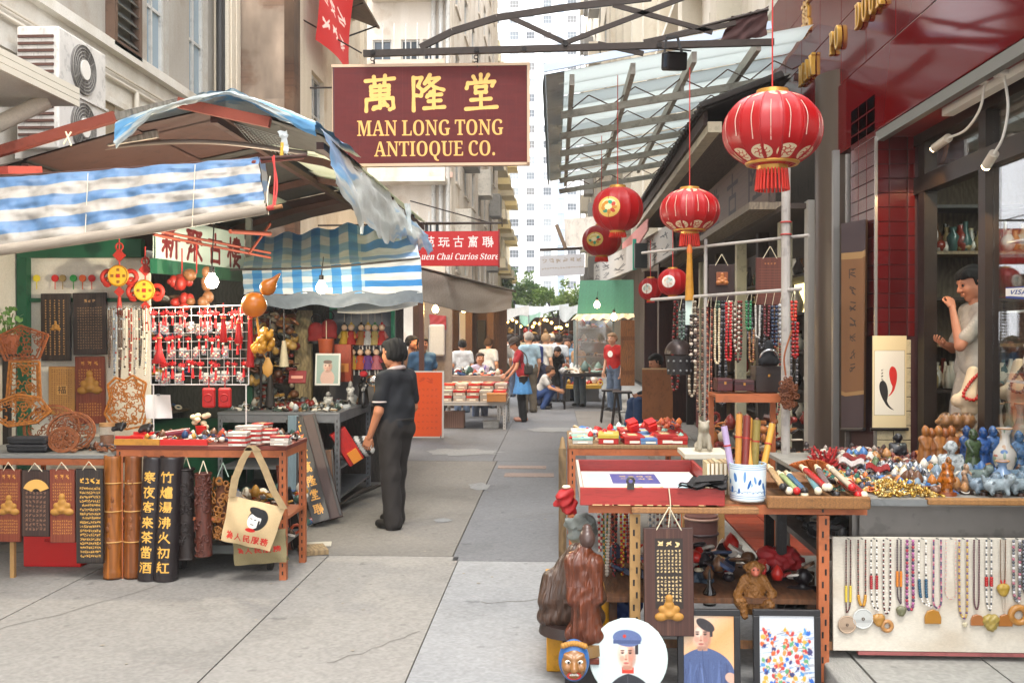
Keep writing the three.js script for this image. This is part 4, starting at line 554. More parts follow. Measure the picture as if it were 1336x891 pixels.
// ================= people =================
function handGeo(curl, side, cell) {                          // wrist at the origin, fingers down -y, palm towards +z, thumb to the side
 const p = []; for (let i = 0; i < 4; i++) p.push(cap([-0.026 + i * 0.0172,-0.012,0],[-0.03 + i * 0.0195,-0.082 + Math.abs(i - 1.4) * 0.004,0.002],0.0135,0.0105,0.014));
 const len = [0.058,0.071,0.074,0.066];
 for (let i = 0; i < 4; i++) { let a = [-0.031 + i * 0.0202,-0.082 + Math.abs(i - 1.6) * 0.004,0.002], th = 0.1 + curl * 0.5; for (let k = 0; k < 3; k++) { const L = len[i] * [0.45,0.31,0.26][k], b = [a[0] + (i - 1.5) * 0.0012, a[1] - Math.cos(th) * L, a[2] + Math.sin(th) * L]; p.push(cap(a, b, 0.0087 - k * 0.0008,0.0078 - k * 0.0009,0.004)); a = b; th += curl * (0.75 + 0.12 * i); } }
 p.push(cap([0.024,-0.02,0.006],[0.044,-0.05,0.016],0.014,0.0105,0.012), cap([0.044,-0.05,0.016],[0.047,-0.074,0.022 + curl * 0.012],0.01,0.009,0.005), cap([0.047,-0.074,0.022 + curl * 0.012],[0.042,-0.095,0.028 + curl * 0.02],0.009,0.0075,0.004));
 const g = solid(p, cell, 0.006); if (side < 0) { g.scale(-1,1,1); const ix = g.index.array; for (let i = 0; i < ix.length; i += 3) { const t = ix[i]; ix[i] = ix[i + 1]; ix[i + 1] = t; } g.computeVertexNormals(); } return g;
}
function headGeo(cell, fem) {
 return solid([ell([0,0.02,-0.012],0.1,[0.82,0.98,1],0.02), cap([0,-0.03,0.02],[0,-0.085,0.05],0.068, fem ? 0.03 : 0.036,0.03), cap([-0.03,-0.05,0.01],[0.03,-0.05,0.01],0.05,0.05,0.03), cap([-0.034,0.034,0.07],[0.034,0.034,0.07],0.018,0.018,0.012), cap([0,0.022,0.088],[0,-0.02,0.108],0.009,0.013,0.01), cap([-0.012,-0.022,0.1],[0.012,-0.022,0.1],0.009,0.009,0.008), cap([-0.035,-0.02,0.062],[-0.035,-0.02,0.062],0.028,0.028,0.02), cap([0.035,-0.02,0.062],[0.035,-0.02,0.062],0.028,0.028,0.02), cap([-0.017,-0.05,0.088],[0.017,-0.05,0.088],0.008,0.008,0.006), cap([-0.014,-0.06,0.088],[0.014,-0.06,0.088],0.008,0.008,0.005),
 ...[-1,1].flatMap((s) => [{ a: [s * 0.032,0.014,0.104], ra: 0.014, sub: 1, k: 0.012 }, cap([s * 0.083,0.018,-0.012],[s * 0.08,-0.022,-0.004],0.016,0.01,0.008), { a: [s * 0.094,0.004,0.0], ra: 0.009, sub: 1, k: 0.006 }]), { a: [-0.016,-0.0555,0.099], b: [0.016,-0.0555,0.099], ra: 0.0025, sub: 1, k: 0.004 }], cell, 0.015);
}
function person(q) {
 const o = thing('person', q.label, 'person', q.group), fine = q.fine, cell = fine ? 0.011 : 0.021, S = [-1,1];
 const skin = C(q.skin ?? '#c98f6c', 0.55,0, null), lean = q.lean ?? 0, hipY = q.hipY ?? 0.92, fem = q.fem;
 const L = (x, y, z) => { const dy = y - 0.92; return [x, hipY + dy * Math.cos(lean) - z * Math.sin(lean), (q.hipZ ?? 0) + dy * Math.sin(lean) + z * Math.cos(lean)]; };
 const w = fem ? 0.86 : 1, f = q.fat ?? 1, fh = Math.min(f, 1.1), b = [], top = [], bot = [], shoes = [], hands = [];
 // legs
 const legs = S.map((s, i) => { const g = (q.legs ?? [])[i] ?? {}; return { hip: [s * 0.088, hipY - 0.04, (q.hipZ ?? 0)], kn: g.kn ?? [s * 0.1,0.49,0.025], an: g.an ?? [s * 0.105,0.085,-0.02], toe: g.toe }; });
 for (const g of legs) {
 b.push(cap(g.hip, g.kn, 0.082,0.055), cap(g.kn, g.an, 0.053,0.036)); const t = g.toe ?? [g.an[0] * 1.12, g.an[1] - 0.045, g.an[2] + 0.16];
 b.push(cap([g.an[0], g.an[1] - 0.035, g.an[2] - 0.02], t, 0.036,0.024)); shoes.push(cap([g.an[0], g.an[1] - 0.03, g.an[2] - 0.03],[g.an[0], g.an[1] - 0.035, g.an[2] + 0.03],0.047,0.044,0.03), cap([g.an[0], g.an[1] - 0.04, g.an[2]],[t[0], t[1] + 0.004, t[2] + 0.005],0.044,0.037,0.03));
 const pr = q.bottom === 'shorts' ? 0.99 : 1; bot.push(cap(g.hip, g.kn, 0.1 * fh, 0.08 * fh)); if (pr === 1) bot.push(cap(g.kn, [g.an[0], g.an[1] - 0.03, g.an[2] + 0.008],0.08 * fh, 0.075 * fh));
 }
 bot.push(cap([-0.075, hipY, q.hipZ ?? 0],[0.075, hipY, q.hipZ ?? 0],0.118 * fh, 0.118 * fh), cap(L(-0.06,1.0,0), L(0.06,1.0,0),0.112 * fh, 0.112 * fh)); b.push(cap(L(-0.07,0.93,0), L(0.07,0.93,0),0.1,0.1));
 // trunk
 const tr = (r) => [cap(L(-0.065,0.96,0), L(0.065,0.96,0), (0.112 + r) * fh, (0.112 + r) * fh, 0.05), cap(L(-0.055 * w, 1.1,0.012 * f), L(0.055 * w, 1.1,0.012 * f), (fem ? 0.095 : 0.106) * f + r, (fem ? 0.095 : 0.106) * f + r, 0.06), cap(L(-0.08 * w, 1.25,0.008), L(0.08 * w, 1.25,0.008),0.104 * w + r, 0.104 * w + r, 0.06), cap(L(-0.15 * w, 1.375,-0.012), L(0.15 * w, 1.375,-0.012),0.055 + r, 0.055 + r, 0.05), cap(L(-0.06,1.36,-0.02), L(0.06,1.36,-0.02),0.075 + r, 0.075 + r, 0.05)];
 b.push(...tr(-0.012)); top.push(...tr(0.008)); const nb = L(0,1.39,-0.01), hc = [...L(0,1.575,0.025)]; if (q.headAt) hc.splice(0,3, ...q.headAt); b.push(cap(nb, [hc[0], hc[1] - 0.075, hc[2] - 0.018],0.053 * w + 0.004,0.05 * w + 0.004,0.03));
 if (fem) top.push(ell(L(-0.065,1.24,0.095),0.05,[1,1,0.8]), ell(L(0.065,1.24,0.095),0.05,[1,1,0.8]));
 S.forEach((s, i) => {
 const a = q.arms?.[i] ?? {}, sh = L(s * 0.185 * w, 1.36,-0.012), el = a.el ? [sh[0] + a.el[0], sh[1] + a.el[1], sh[2] + a.el[2]] : [sh[0] + s * 0.045, sh[1] - 0.28, sh[2] - 0.02], wr = a.wr ? [sh[0] + a.wr[0], sh[1] + a.wr[1], sh[2] + a.wr[2]] : [sh[0] + s * 0.05, sh[1] - 0.52, sh[2] + 0.05];
 b.push(cap(sh, el, 0.05 * w, 0.041 * w, 0.03), cap(el, wr, 0.042 * w, 0.027 * w, 0.02));
 const sl = q.sleeve ?? 0.62, m = [0,1,2].map((c) => sh[c] + (el[c] - sh[c]) * Math.min(1, sl)); top.push(cap(sh, m, 0.066 * w, 0.064 * w, 0.035)); if (sl > 1) top.push(cap(el, [0,1,2].map((c) => el[c] + (wr[c] - el[c]) * (sl - 1)),0.058 * w, 0.046,0.03));
 const h = handGeo(a.curl ?? 0.45, i ? -1 : 1, fine ? 0.0032 : 0.0065).rotateY(a.twist ?? (i ? -1.3 : 1.3)); h.applyQuaternion(new THREE.Quaternion().setFromUnitVectors(V(0,-1,0), V(wr[0] - el[0], wr[1] - el[1], wr[2] - el[2]).normalize())); hands.push(h.scale(w, w, w).translate(...wr));
 });
 const hm = new THREE.Matrix4().makeRotationFromEuler(new THREE.Euler((q.pitch ?? 0) + lean * 0.4, q.yaw ?? 0,0, 'YXZ')).scale(V(1,1,1).multiplyScalar(q.headK ?? 1.03)).setPosition(...hc), onHead = (g) => g.applyMatrix4(hm);
 const g = part(o, 'body', [solid(b, cell, 0.03), ...hands, onHead(headGeo(fine ? 0.0045 : 0.008, fem))], skin);
 if (q.bottom === 'skirt' || q.bottom === 'dress') {
 const hem = q.hem ?? 0.5, pts = [], y0 = q.bottom === 'dress' ? 1.0 : 1.02, sk = LA([[0.118 * f, y0],[0.15 * f, 0.93],[0.17 * f, 0.84],[0.2,0.7],[0.225, hem + 0.05],[0.232, hem],[0.222, hem]],36), pa = sk.attributes.position; for (let i = 0; i < pa.count; i++) { const x = pa.getX(i), y = pa.getY(i), z = pa.getZ(i), th = Math.atan2(x, z), k = 1 + 0.07 * Math.sin(th * 9 + y * 3) * cl((1 - y) * 2), d = cl((y - 0.8) * 4); pa.setXYZ(i, x * k, y + hipY - 0.92, z * k * 0.82 + d * 0.2 * Math.sin(lean)); } sk.computeVertexNormals(); part(o, 'skirt', sk, q.botMat ?? C(q.botHex, 0.85,0, tFab, { side: THREE.DoubleSide }));
 if (q.legHex) part(o, 'leggings', solid(bot.slice(0,4), cell, 0.03), C(q.legHex, 0.85,0, tFab));
 } else part(o, q.bottom === 'shorts' ? 'shorts' : 'trousers', solid(bot, cell, 0.035, { rough: (x, y, z) => 0.0055 * Math.sin(y * 30 + x * 24 + 2 * Math.sin(z * 20)) * Math.sin(x * 34 + z * 26) }), C(q.botHex ?? '#2f2b2a', 0.85,0, tFab));
 part(o, q.topName ?? 'shirt', solid(top, cell, 0.035, { clip: q.bottom === 'dress' ? null : null, rough: (x, y, z) => 0.008 * Math.sin(y * 26 + z * 22 + 2.5 * Math.sin(x * 14)) * (0.6 + 0.4 * Math.sin(x * 30 + z * 12)) }), C(q.topHex, 0.85,0, tFab));
 part(o, 'shoes', solid(shoes, fine ? 0.009 : 0.014,0.03), C(q.shoeHex ?? '#1d1a19', 0.5));
 const hx = q.hair ?? '#191513', hr = [ell([0,0.032,-0.02],0.108,[0.86,0.98,1.02],0.02), cap([-0.045, fem ? -0.02 : 0.0,-0.05],[0.045, fem ? -0.02 : 0.0,-0.05],0.054,0.054,0.03), cap([-0.05,0.075,0.04],[0.05,0.075,0.04],0.035,0.035,0.03)]; if (q.long) hr.push(cap([0,0,-0.06],[0,-q.long, -0.06],0.07,0.05,0.03));
 if (q.bun) hr.push(ell([0,0.03,-0.14],0.045));
 part(o, 'hair', onHead(solid(hr, fine ? 0.0055 : 0.011,0.02, { clip: (x, y, z) => Math.max(Math.min(z - 0.02 - Math.max(0, (y - 0.05)) * 3.2,0.058 - y - Math.abs(x) * 0.02) * 0.8, fem ? -1 : -0.045 - y + Math.max(0,-z - 0.03) * -0.4), rough: (x, y, z) => 0.003 * Math.sin(x * 150 + z * 60) })), fine ? bumped(C(hx, 1).clone(), tWood, 0.012) : C(hx, 0.85));
 const ey = part(o, 'eyes', S.flatMap((s) => [onHead(SP(0.0125, s * 0.032,0.013,0.081,8))]), C('#1d1512', 0.2));
 if (fine) { part(o, 'eyebrows', S.map((s) => onHead(TB([[s * 0.016,0.036,0.0865],[s * 0.032,0.042,0.084],[s * 0.05,0.034,0.074]],0.003,5))), C(hx, 0.7)); part(o, 'lips', onHead(SP(0.017,0,-0.0555,0.0835,10,1,0.42,0.75)), C('#a4574a', 0.5)); }
 q.extra?.(o, { L, hc, onHead, nb });
 const p = q.at; o.position.set(p.x, q.floor ?? p.y, p.z); o.rotation.y = q.ry ?? 0; o.scale.setScalar((q.H ?? 1.68) / 1.7); return o;
}
const G = (u, d) => V(P(u, 500, d).x, 0,-d), face = (x, z) => Math.atan2(x, z);
person({ label: 'man in dark polo shirt with pale collar and black trousers watching the left stalls', at: G(516,8.65), H: 1.65, ry: face(-0.86,-0.52), fine: 1, fat: 1.34, headK: 1.1, topHex: '#171a21', botHex: '#2a2421', shoeHex: '#16120f', skin: '#b87a58', yaw: -0.15, pitch: 0.02, sleeve: 0.72, hair: '#0d0b0a', topName: 'polo_shirt',
 legs: [{ kn: [-0.1,0.49,0.08], an: [-0.105,0.085,0.08] }, { kn: [0.1,0.49,-0.02], an: [0.11,0.085,-0.07] }], arms: [{ el: [-0.05,-0.28,0.0], wr: [-0.03,-0.5,0.14] }, { el: [0.05,-0.29,0.01], wr: [0.05,-0.53,0.12], curl: 0.5, twist: -1.2 }],
 extra: (o, h) => { part(o, 'collar', TO(0.07,0.021, h.nb[0], h.nb[1] + 0.05, h.nb[2] + 0.002, PI / 2 + 0.25,0,0,8,24), fa('#b9a9a6', 0.8)); for (const s of [-1,1]) part(o, 'sleeve_band', TO(0.062,0.008, s * 0.225,1.36 - 0.205,-0.005, PI / 2,0, s * -0.16,6,22), C('#c9b9b4', 0.8)); part(o, 'belt', TO(0.165,0.012,0,0.985,0, PI / 2,0,0,6,28).scale(1.12,1,0.85), C('#17120f', 0.5)); } });
person({ label: 'woman in red top, blue skirt and black leggings bending to a left table', at: G(682,19.3), H: 1.66, ry: face(-1,0.12), fem: 1, lean: 0.22, topHex: '#b3202f', bottom: 'skirt', botHex: '#5a9ede', hem: 0.56, legHex: '#1a1718', shoeHex: '#a5705a', skin: '#c58c6c', hair: '#3a2c20', sleeve: 0.5, pitch: 0.45,
 arms: [{ el: [-0.03,-0.25,0.08], wr: [-0.02,-0.42,0.26] }, { el: [0.05,-0.27,0.06], wr: [0.04,-0.46,0.22] }], extra: (o, h) => { part(o, 'hat', [h.onHead(SP(0.115,0,0.06,-0.02,16,1,0.75,1)), h.onHead(LA([[0.1,0.045],[0.14,0.03],[0.145,0.034],[0.1,0.05]],20))], fa('#463a31', 0.8)); part(o, 'shoulder_bag', [RB(0.08,0.2,0.18,0.04,0.2,1.05,-0.1), TB([[0.26,1.06,0.05],[0.2,1.3,0.1],[0.12,1.43,0.06],[0.2,1.3,-0.06],[0.26,1.06,-0.06]],0.012)], C('#2c2926', 0.6)); } });
person({ label: 'grey haired man in pale blue shirt and khaki trousers behind the blue skirted woman', at: G(690,21.5), H: 1.76, ry: face(-0.5,-0.9), fat: 1.1, topHex: '#a9c9dd', botHex: '#6b6152', hair: '#8d8680', skin: '#c9977a', pitch: 0.2 });
person({ label: 'stooping man in white shirt and dark jeans with backpack beside the street tables', at: G(708,23.5), H: 1.74, ry: face(0.7,-0.7), lean: 0.15, topHex: '#dcdad4', botHex: '#2b3350', hair: '#9a7d5e', skin: '#c9977a', extra: (o) => part(o, 'backpack', RB(0.28,0.42,0.16,0.06,0,1.2,-0.16), fa('#2c3e82', 0.8)) });
person({ label: 'man in pale cap and white shirt walking away in mid street', at: G(719,26), H: 1.72, ry: face(0.15,-1), topHex: '#e6e3de', botHex: '#3b4666', hair: '#7a7068', extra: (o, h) => part(o, 'cap', [h.onHead(SP(0.116,0,0.05,-0.015,16,0.92,0.8,1)), h.onHead(B(0.13,0.012,0.09,0,0.06,0.12))], C('#d8c9b0', 0.8)) });
person({ label: 'woman with dark hair in black dress bending over the far low display', at: G(722,25), H: 1.6, ry: face(0.25,0.97), fem: 1, lean: 0.75, hipY: 0.9, topHex: '#191718', bottom: 'dress', botHex: '#191718', hem: 0.45, hair: '#241a14', pitch: 0.3, arms: [{ el: [-0.04,-0.25,0.08], wr: [-0.04,-0.48,0.12] }, { el: [0.04,-0.25,0.08], wr: [0.04,-0.48,0.12] }] });
person({ label: 'person in sky blue blouse and dark skirt at the right of the crowd', at: G(735,27), H: 1.6, ry: face(-0.3,-0.95), fem: 1, topHex: '#a6cbe6', bottom: 'skirt', botHex: '#38424f', hair: '#4d3b2e', long: 0.12 });
person({ label: 'person in dark slate jacket furthest right of the walking crowd', at: G(744,29), H: 1.7, ry: face(0.2,-1), topHex: '#4e5a6b', botHex: '#3a3d46', sleeve: 1.9, hair: '#1d1714' });
person({ label: 'crouching person in white top and blue jeans on the far roadway', at: G(706,22.6), H: 1.6, ry: face(1,0.1), hipY: 0.36, hipZ: -0.1, lean: 0.5, topHex: '#d9d6d2', botHex: '#34518a', hair: '#3a2619', legs: [{ kn: [-0.13,0.5,0.28], an: [-0.12,0.085,0.06] }, { kn: [0.13,0.46,0.28], an: [0.12,0.085,0.06] }], arms: [{ el: [-0.06,-0.22,0.14], wr: [-0.04,-0.3,0.36] }, { el: [0.06,-0.22,0.14], wr: [0.04,-0.3,0.36] }] });
person({ label: 'vendor in white shirt turned away behind the far left stall table', at: G(603,21.5), H: 1.6, ry: face(-0.2,-1), topHex: '#e9e9e8', botHex: '#5b6a80', fat: 1.15, hair: '#15110f', lean: -0.05 });
person({ label: 'person in white shirt behind the woman with the lilac blouse', at: G(637,22.8), H: 1.62, ry: face(0.3,-0.9), topHex: '#e3e3e2', botHex: '#59616b', hair: '#4a3527' });
person({ label: 'seated woman in lilac blouse with a slung strap behind the left table', at: G(626,20.6), H: 1.6, ry: face(0.35,0.95), fem: 1, floor: -0.28, topHex: '#c9bcd2', botHex: '#5d6b88', hair: '#33241c', skin: '#b98263', extra: (o, h) => part(o, 'strap', TB([[0.13,1.42,0.02],[0.05,1.3,0.13],[-0.07,1.1,0.14],[-0.14,0.95,0.08]],0.014), C('#5b3f8f', 0.8)) });
person({ label: 'dark haired person in dull blue shirt facing us beside the orange board', at: G(551,16.9), H: 1.66, ry: face(0.25,0.7), topHex: '#3f6588', botHex: '#3a3531', hair: '#120e0d', skin: '#b3775a' });
person({ label: 'person with cropped black hair just left of the blue shirted vendor', at: G(536,17.3), H: 1.68, ry: face(0.8,0.2), topHex: '#7d5e4c', botHex: '#3a3531', hair: '#120e0d', skin: '#ad7153' });
person({ label: 'man in bright red jersey with white badge by the far right stall', at: G(802,20.5), H: 1.62, ry: face(-0.6,0.7), lean: 0.1, topHex: '#c71c16', botHex: '#5f6f86', hair: '#8a6c4e', skin: '#c9977a', floor: 0.12, extra: (o, h) => part(o, 'badge', tf(new THREE.CircleGeometry(0.07,20), ...h.L(0,1.26,0.125)), C('#e9e2da', 0.7)) });
person({ label: 'woman in striped pale orange blouse at the far stall corner', at: G(757,23.5), H: 1.58, ry: face(-0.5,0.6), fem: 1, topHex: '#d9a878', botHex: '#66727b', hair: '#6b4a30', lean: 0.2 });
person({ label: 'seated man in black jacket and blue jeans beside the brown display board', at: V(PX(862,500,1.62).x, 0.14,-15.2), H: 1.68, ry: face(-0.9,0.25), hipY: 0.5, topHex: '#20232c', botHex: '#3b5682', sleeve: 1.9, hair: '#16110f', skin: '#b87a58', pitch: 0.3, lean: 0.1, legs: [{ kn: [-0.13,0.52,0.42], an: [-0.13,0.085,0.5] }, { kn: [0.13,0.54,0.42], an: [0.16,0.085,0.42] }], arms: [{ el: [-0.05,-0.25,0.08], wr: [0.06,-0.3,0.3] }, { el: [0.05,-0.25,0.08], wr: [-0.06,-0.3,0.3] }] });
person({ label: 'woman in cream short sleeved dress leaning in the shop doorway, hand on cheek', at: V(2.92,0.57,-6.98), H: 1.6, ry: face(-1,0.02), fine: 1, fem: 1, topHex: '#cfc4b8', bottom: 'dress', botHex: '#cabdb0', hem: 0.3, hair: '#120e0d', skin: '#b3765a', pitch: 0.3, yaw: 0.1, sleeve: 0.75, topName: 'dress_bodice',
 arms: [{ el: [-0.02,-0.26,0.1], wr: [0.16,-0.22,0.26], curl: 0.5 }, { el: [0.02,-0.24,0.2], wr: [-0.11,0.04,0.2], curl: 0.8, twist: 1.2 }] });
for (const [u, d, top, bot, n, fx, fem] of [[664,27, '#d9d4cc', '#4a5468', 'ivory', 0.4,0],[671,31, '#8f2f34', '#2f3038', 'brick red', -0.2,1],[678,33, '#d0b890', '#5a5348', 'sand', 0.3,0],[697,29, '#f0efec', '#6b7688', 'bright white', -0.3,0],[712,31, '#c46a72', '#3a3f52', 'rose', 0.1,1],[727,32, '#ececec', '#39435a', 'chalk white', 0.2,0],[738,34, '#7a9ac0', '#38404c', 'steel blue', -0.2,0],[750,32, '#c9a23a', '#4a4a50', 'mustard', 0.3,1],[589,24, '#b9b4ae', '#4a4a50', 'dove grey', 0.5,0],[692,25, '#3f5f8f', '#2f3340', 'denim blue', -0.4,0],[729,25, '#dfe3e8', '#4f5a70', 'pale white blue', 0.2,0],[741,25.5, '#9ec3e0', '#3a4a6a', 'clear blue', -0.1,1],[701,30, '#5a4a44', '#3a3633', 'brown', 0.2,0],[655,24, '#c9c4bc', '#58503f', 'putty', -0.5,0],[572,19.5, '#d9d4d0', '#3a3a40', 'pearl', 0.8,1]])
 person({ label: `distant shopper in ${n} top in the ${u < 600 ? 'left stalls' : 'thick of the far crowd'}`, at: G(u, d), H: fem ? 1.6 : 1.7, ry: face(fx, fem ? 0.6 : -1), fem, topHex: top, botHex: bot, hair: fem ? '#3a2419' : '#2a201a', lean: 0.06, long: fem ? 0.12 : 0 });
// ================= makers of wares =================
const rosew = wo('#7d3216', 0.45), fretW = wo('#ba622a'), fretL = wo('#cc7a22'), ebony = wo('#211713', 0.4), redPl = C('#c4201c', 0.4), leafGold = C('#b98437', 0.6,0.1, tWear), slot = C('#b5653a', 0.55,0.1, tWear), slotPale = C('#b9905a', 0.6,0.2, tWear), redPaint = we('#a8322a');
const GOLDS = ['#d9a441', '#c98f35'];
function rowsTex(w, h, bg, fn) { return canvas(w, h, (g) => { g.fillStyle = bg; g.fillRect(0,0, w, h); for (let i = 0; i < 60; i++) { g.fillStyle = `rgba(${rnd() < 0.5 ? '255,200,150' : '0,0,0'},${rr(0.02,0.07)})`; g.fillRect(rnd() * w, 0, rr(1,4), h); } fn(g, w, h); }); }
const gridT = (g, x0, y0, x1, y1, nx, ny, c, k = 0.62, w = 1.6) => { const dx = (x1 - x0) / nx, dy = (y1 - y0) / ny; for (let i = 0; i < nx; i++) for (let j = 0; j < ny; j++) scrawl(g, x0 + i * dx + dx * 0.18, y0 + j * dy + dy * 0.15, Math.min(dx, dy) * k, c, w); };
const TX = {
 col: rowsTex(128,256, '#2a211d', (g) => { gridT(g, 14,20,114,236,5,22, '#b98a4a', 0.7); }),
 row: rowsTex(128,256, '#2b1f1d', (g) => { gridT(g, 40,22,88,44,3,1, '#b78a52', 0.8,2.2); gridT(g, 14,56,114,236,10,16, '#8b6a45', 0.7,1.3); }),
 luck: rowsTex(128,256, '#a9793e', (g) => { gridT(g, 12,12,116,244,9,20, '#6b4420', 0.7,1.3); g.fillStyle = '#b98a4c'; g.fillRect(40,100,50,50); glyph(g, '福', 44,103,42, '#3a2412', 10); }),
 bud: rowsTex(128,256, '#72301d', (g) => { gridT(g, 20,12,108,34,3,1, '#c98f3c', 0.8,2.6); gridT(g, 12,44,116,110,9,6, '#b57f38', 0.7,1.6); gridT(g, 12,176,116,230,9,5, '#b57f38', 0.7,1.6); }),
 fan: rowsTex(128,256, '#33211c', (g) => { gridT(g, 14,76,114,236,6,9, '#7d5c48', 0.8,2.4); }),
 sut: rowsTex(128,320, '#241e1c', (g) => { gridT(g, 14,24,116,50,4,1, '#e0aa45', 0.85,3); for (let j = 0; j < 17; j++) gridT(g, 16 + (rnd() < 0.3 ? 12 : 0),58 + j * 14.5,116,70 + j * 14.5,10,1, '#d19f45', 1,1.7); }),
 sng: rowsTex(128,256, '#462a22', (g) => { g.fillStyle = '#2b211b'; g.fillRect(28,22,74,170); gridT(g, 32,26,98,46,3,1, '#e6c78d', 0.75,2.8); gridT(g, 31,48,99,106,7,7, '#d9bd88', 0.7,1.5); gridT(g, 31,112,99,176,7,7, '#d9bd88', 0.7,1.5); }),
 men: rowsTex(128,256, '#5b2a1d', (g) => { gridT(g, 34,24,94,44,4,1, '#b0743c', 0.7,2); for (let j = 0; j < 11; j++) { g.fillStyle = '#7d4630'; g.fillRect(12,60 + j * 15,104,2); } }),
};
for (const k in TX) TX[k] = ink(TX[k],0.45);
const mound = solid([ell([0,0.03,0],0.03,[1,0.8,0.5]), ...[-1,1].flatMap((s) => [ell([s * 0.028,0.016,0.004],0.02,[1.1,0.75,0.6]), ell([s * 0.024,0.042,0.004],0.013,[1,1,0.7])]), ell([0,0.055,0.002],0.018,[1,1,0.7]), ell([0,0.079,0.004],0.0135,[1,1.05,0.8]), ell([0,0.025,0.012],0.012,[1.2,0.8,0.7])],0.0028,0.004);
function plaque(name, label, r, mat, face0, o2 = {}) {            // a hanging plank with lettering, gold relief and its cord
 const o = thing(name, label, o2.cat ?? 'plaque', o2.group), th = o2.th ?? 0.022, rz = o2.rz ?? rr(-0.015,0.015), rx = o2.rx ?? 0;
 const T = (g, z = 0) => tf(g.translate(0,0, z), r.x, r.y, r.z, rx, 0, rz);
 part(o, 'plank', T(RB(r.w, r.h, th, 0.004)), mat); if (face0) part(o, 'lettering', T(PL(r.w * 0.97, r.h * 0.98), th / 2 + 0.0015), face0);
 if (o2.fig !== undefined) part(o, 'gold_figure', T(mound.clone().scale(r.w * o2.figS / 0.085, r.w * o2.figS / 0.085, r.w * o2.figS / 0.085).translate(0, r.h * o2.fig, 0), th / 2 - 0.004), leafGold);
 if (o2.cord) part(o, 'cord', [rod(V(r.x - r.w * 0.25, r.y + r.h / 2 - 0.01, r.z + th / 2), V(r.x, r.y + r.h / 2 + o2.cord, r.z + 0.02),0.003,4), rod(V(r.x + r.w * 0.25, r.y + r.h / 2 - 0.01, r.z + th / 2), V(r.x, r.y + r.h / 2 + o2.cord, r.z + 0.02),0.003,4)], rope);
 return o;
}
function fret(name, label, poly, z, mat, n, s, { rx = 0, rz = 0, th = 0.016, group, cat = 'carving' } = {}) {   // pierced carving: rim plus scrolls and leaves clipped to its outline (poly: world xy at plane z)
 const o = thing(name, label, cat, group), cx = poly.reduce((a, p) => a + p[0],0) / poly.length, cy = poly.reduce((a, p) => a + p[1],0) / poly.length, q = poly.map((p) => [p[0] - cx, p[1] - cy]);
 const inside = (x, y) => { let c = false; for (let i = 0, j = q.length - 1; i < q.length; j = i++) if ((q[i][1] > y) !== (q[j][1] > y) && x < (q[j][0] - q[i][0]) * (y - q[i][1]) / (q[j][1] - q[i][1]) + q[i][0]) c = !c; return c; };
 const W = Math.max(...q.map((p) => Math.abs(p[0]))), H = Math.max(...q.map((p) => Math.abs(p[1]))), rim = [], inn = [], T = (g) => tf(g, cx, cy, z, rx, 0, rz);
 q.forEach((p, i) => { const e = q[(i + 1) % q.length]; rim.push(T(bar(V(p[0], p[1],0), V(e[0], e[1],1e-4), th, th))); rim.push(T(bar(V(p[0] * 0.84, p[1] * 0.84,0), V(e[0] * 0.84, e[1] * 0.84,1e-4), th * 0.5, th * 0.6))); });
 for (let i = 0, t = 0; i < n && t < n * 20; t++) { const x = rr(-W, W), y = rr(-H, H); if (!inside(x * 1.12, y * 1.12)) continue; i++; const a = rr(0,6.3), r0 = s * rr(0.5,1.1); inn.push(T(TO(r0, th * rr(0.22,0.34), x, y, 0,0,0, a, 4,9, rr(2.6,5)))); if (i % 2) inn.push(T(SP(s * 0.35, x + r0 * Math.cos(a), y + r0 * Math.sin(a),0.002,5,1.3,0.7,0.5))); }
 part(o, 'rim', rim, mat); part(o, 'carved_scrolls', inn, mat); return o;
}
const poly = (us, d) => us.map(([u, v]) => { const p = P(u, v, d); return [p.x, p.y]; });
const regular = (cx, cy, r, n, a0 = 0, ky = 1) => [...Array(n).keys()].map((i) => [cx + r * Math.cos(a0 + i * 2 * PI / n), cy + r * ky * Math.sin(a0 + i * 2 * PI / n)]);
const bead = new THREE.IcosahedronGeometry(1,1); bead.setAttribute('uv', new THREE.BufferAttribute(new Float32Array(bead.attributes.position.count * 2),2));
function beads(pts, r, cols, sp = 1.9) {                                // a run of beads along a curve; cols(i, t) gives a colour, scale
 const c = new THREE.CatmullRomCurve3(pts.map((p) => (p.isVector3 ? p : V(...p)))), L = c.getLength(), n = Math.max(3, Math.floor(L / (r * sp))), out = [];
 for (let i = 0; i < n; i++) { const t = (i + 0.5) / n, p = c.getPointAt(t),[col, k, ky] = cols(i, t, n); out.push(paint(bead.clone().scale(r * k, r * k * (ky ?? 1), r * k).translate(p.x, p.y, p.z), col)); }
 return out;
}
const mBead = vc(0.22), mBeadM = vc(0.5);
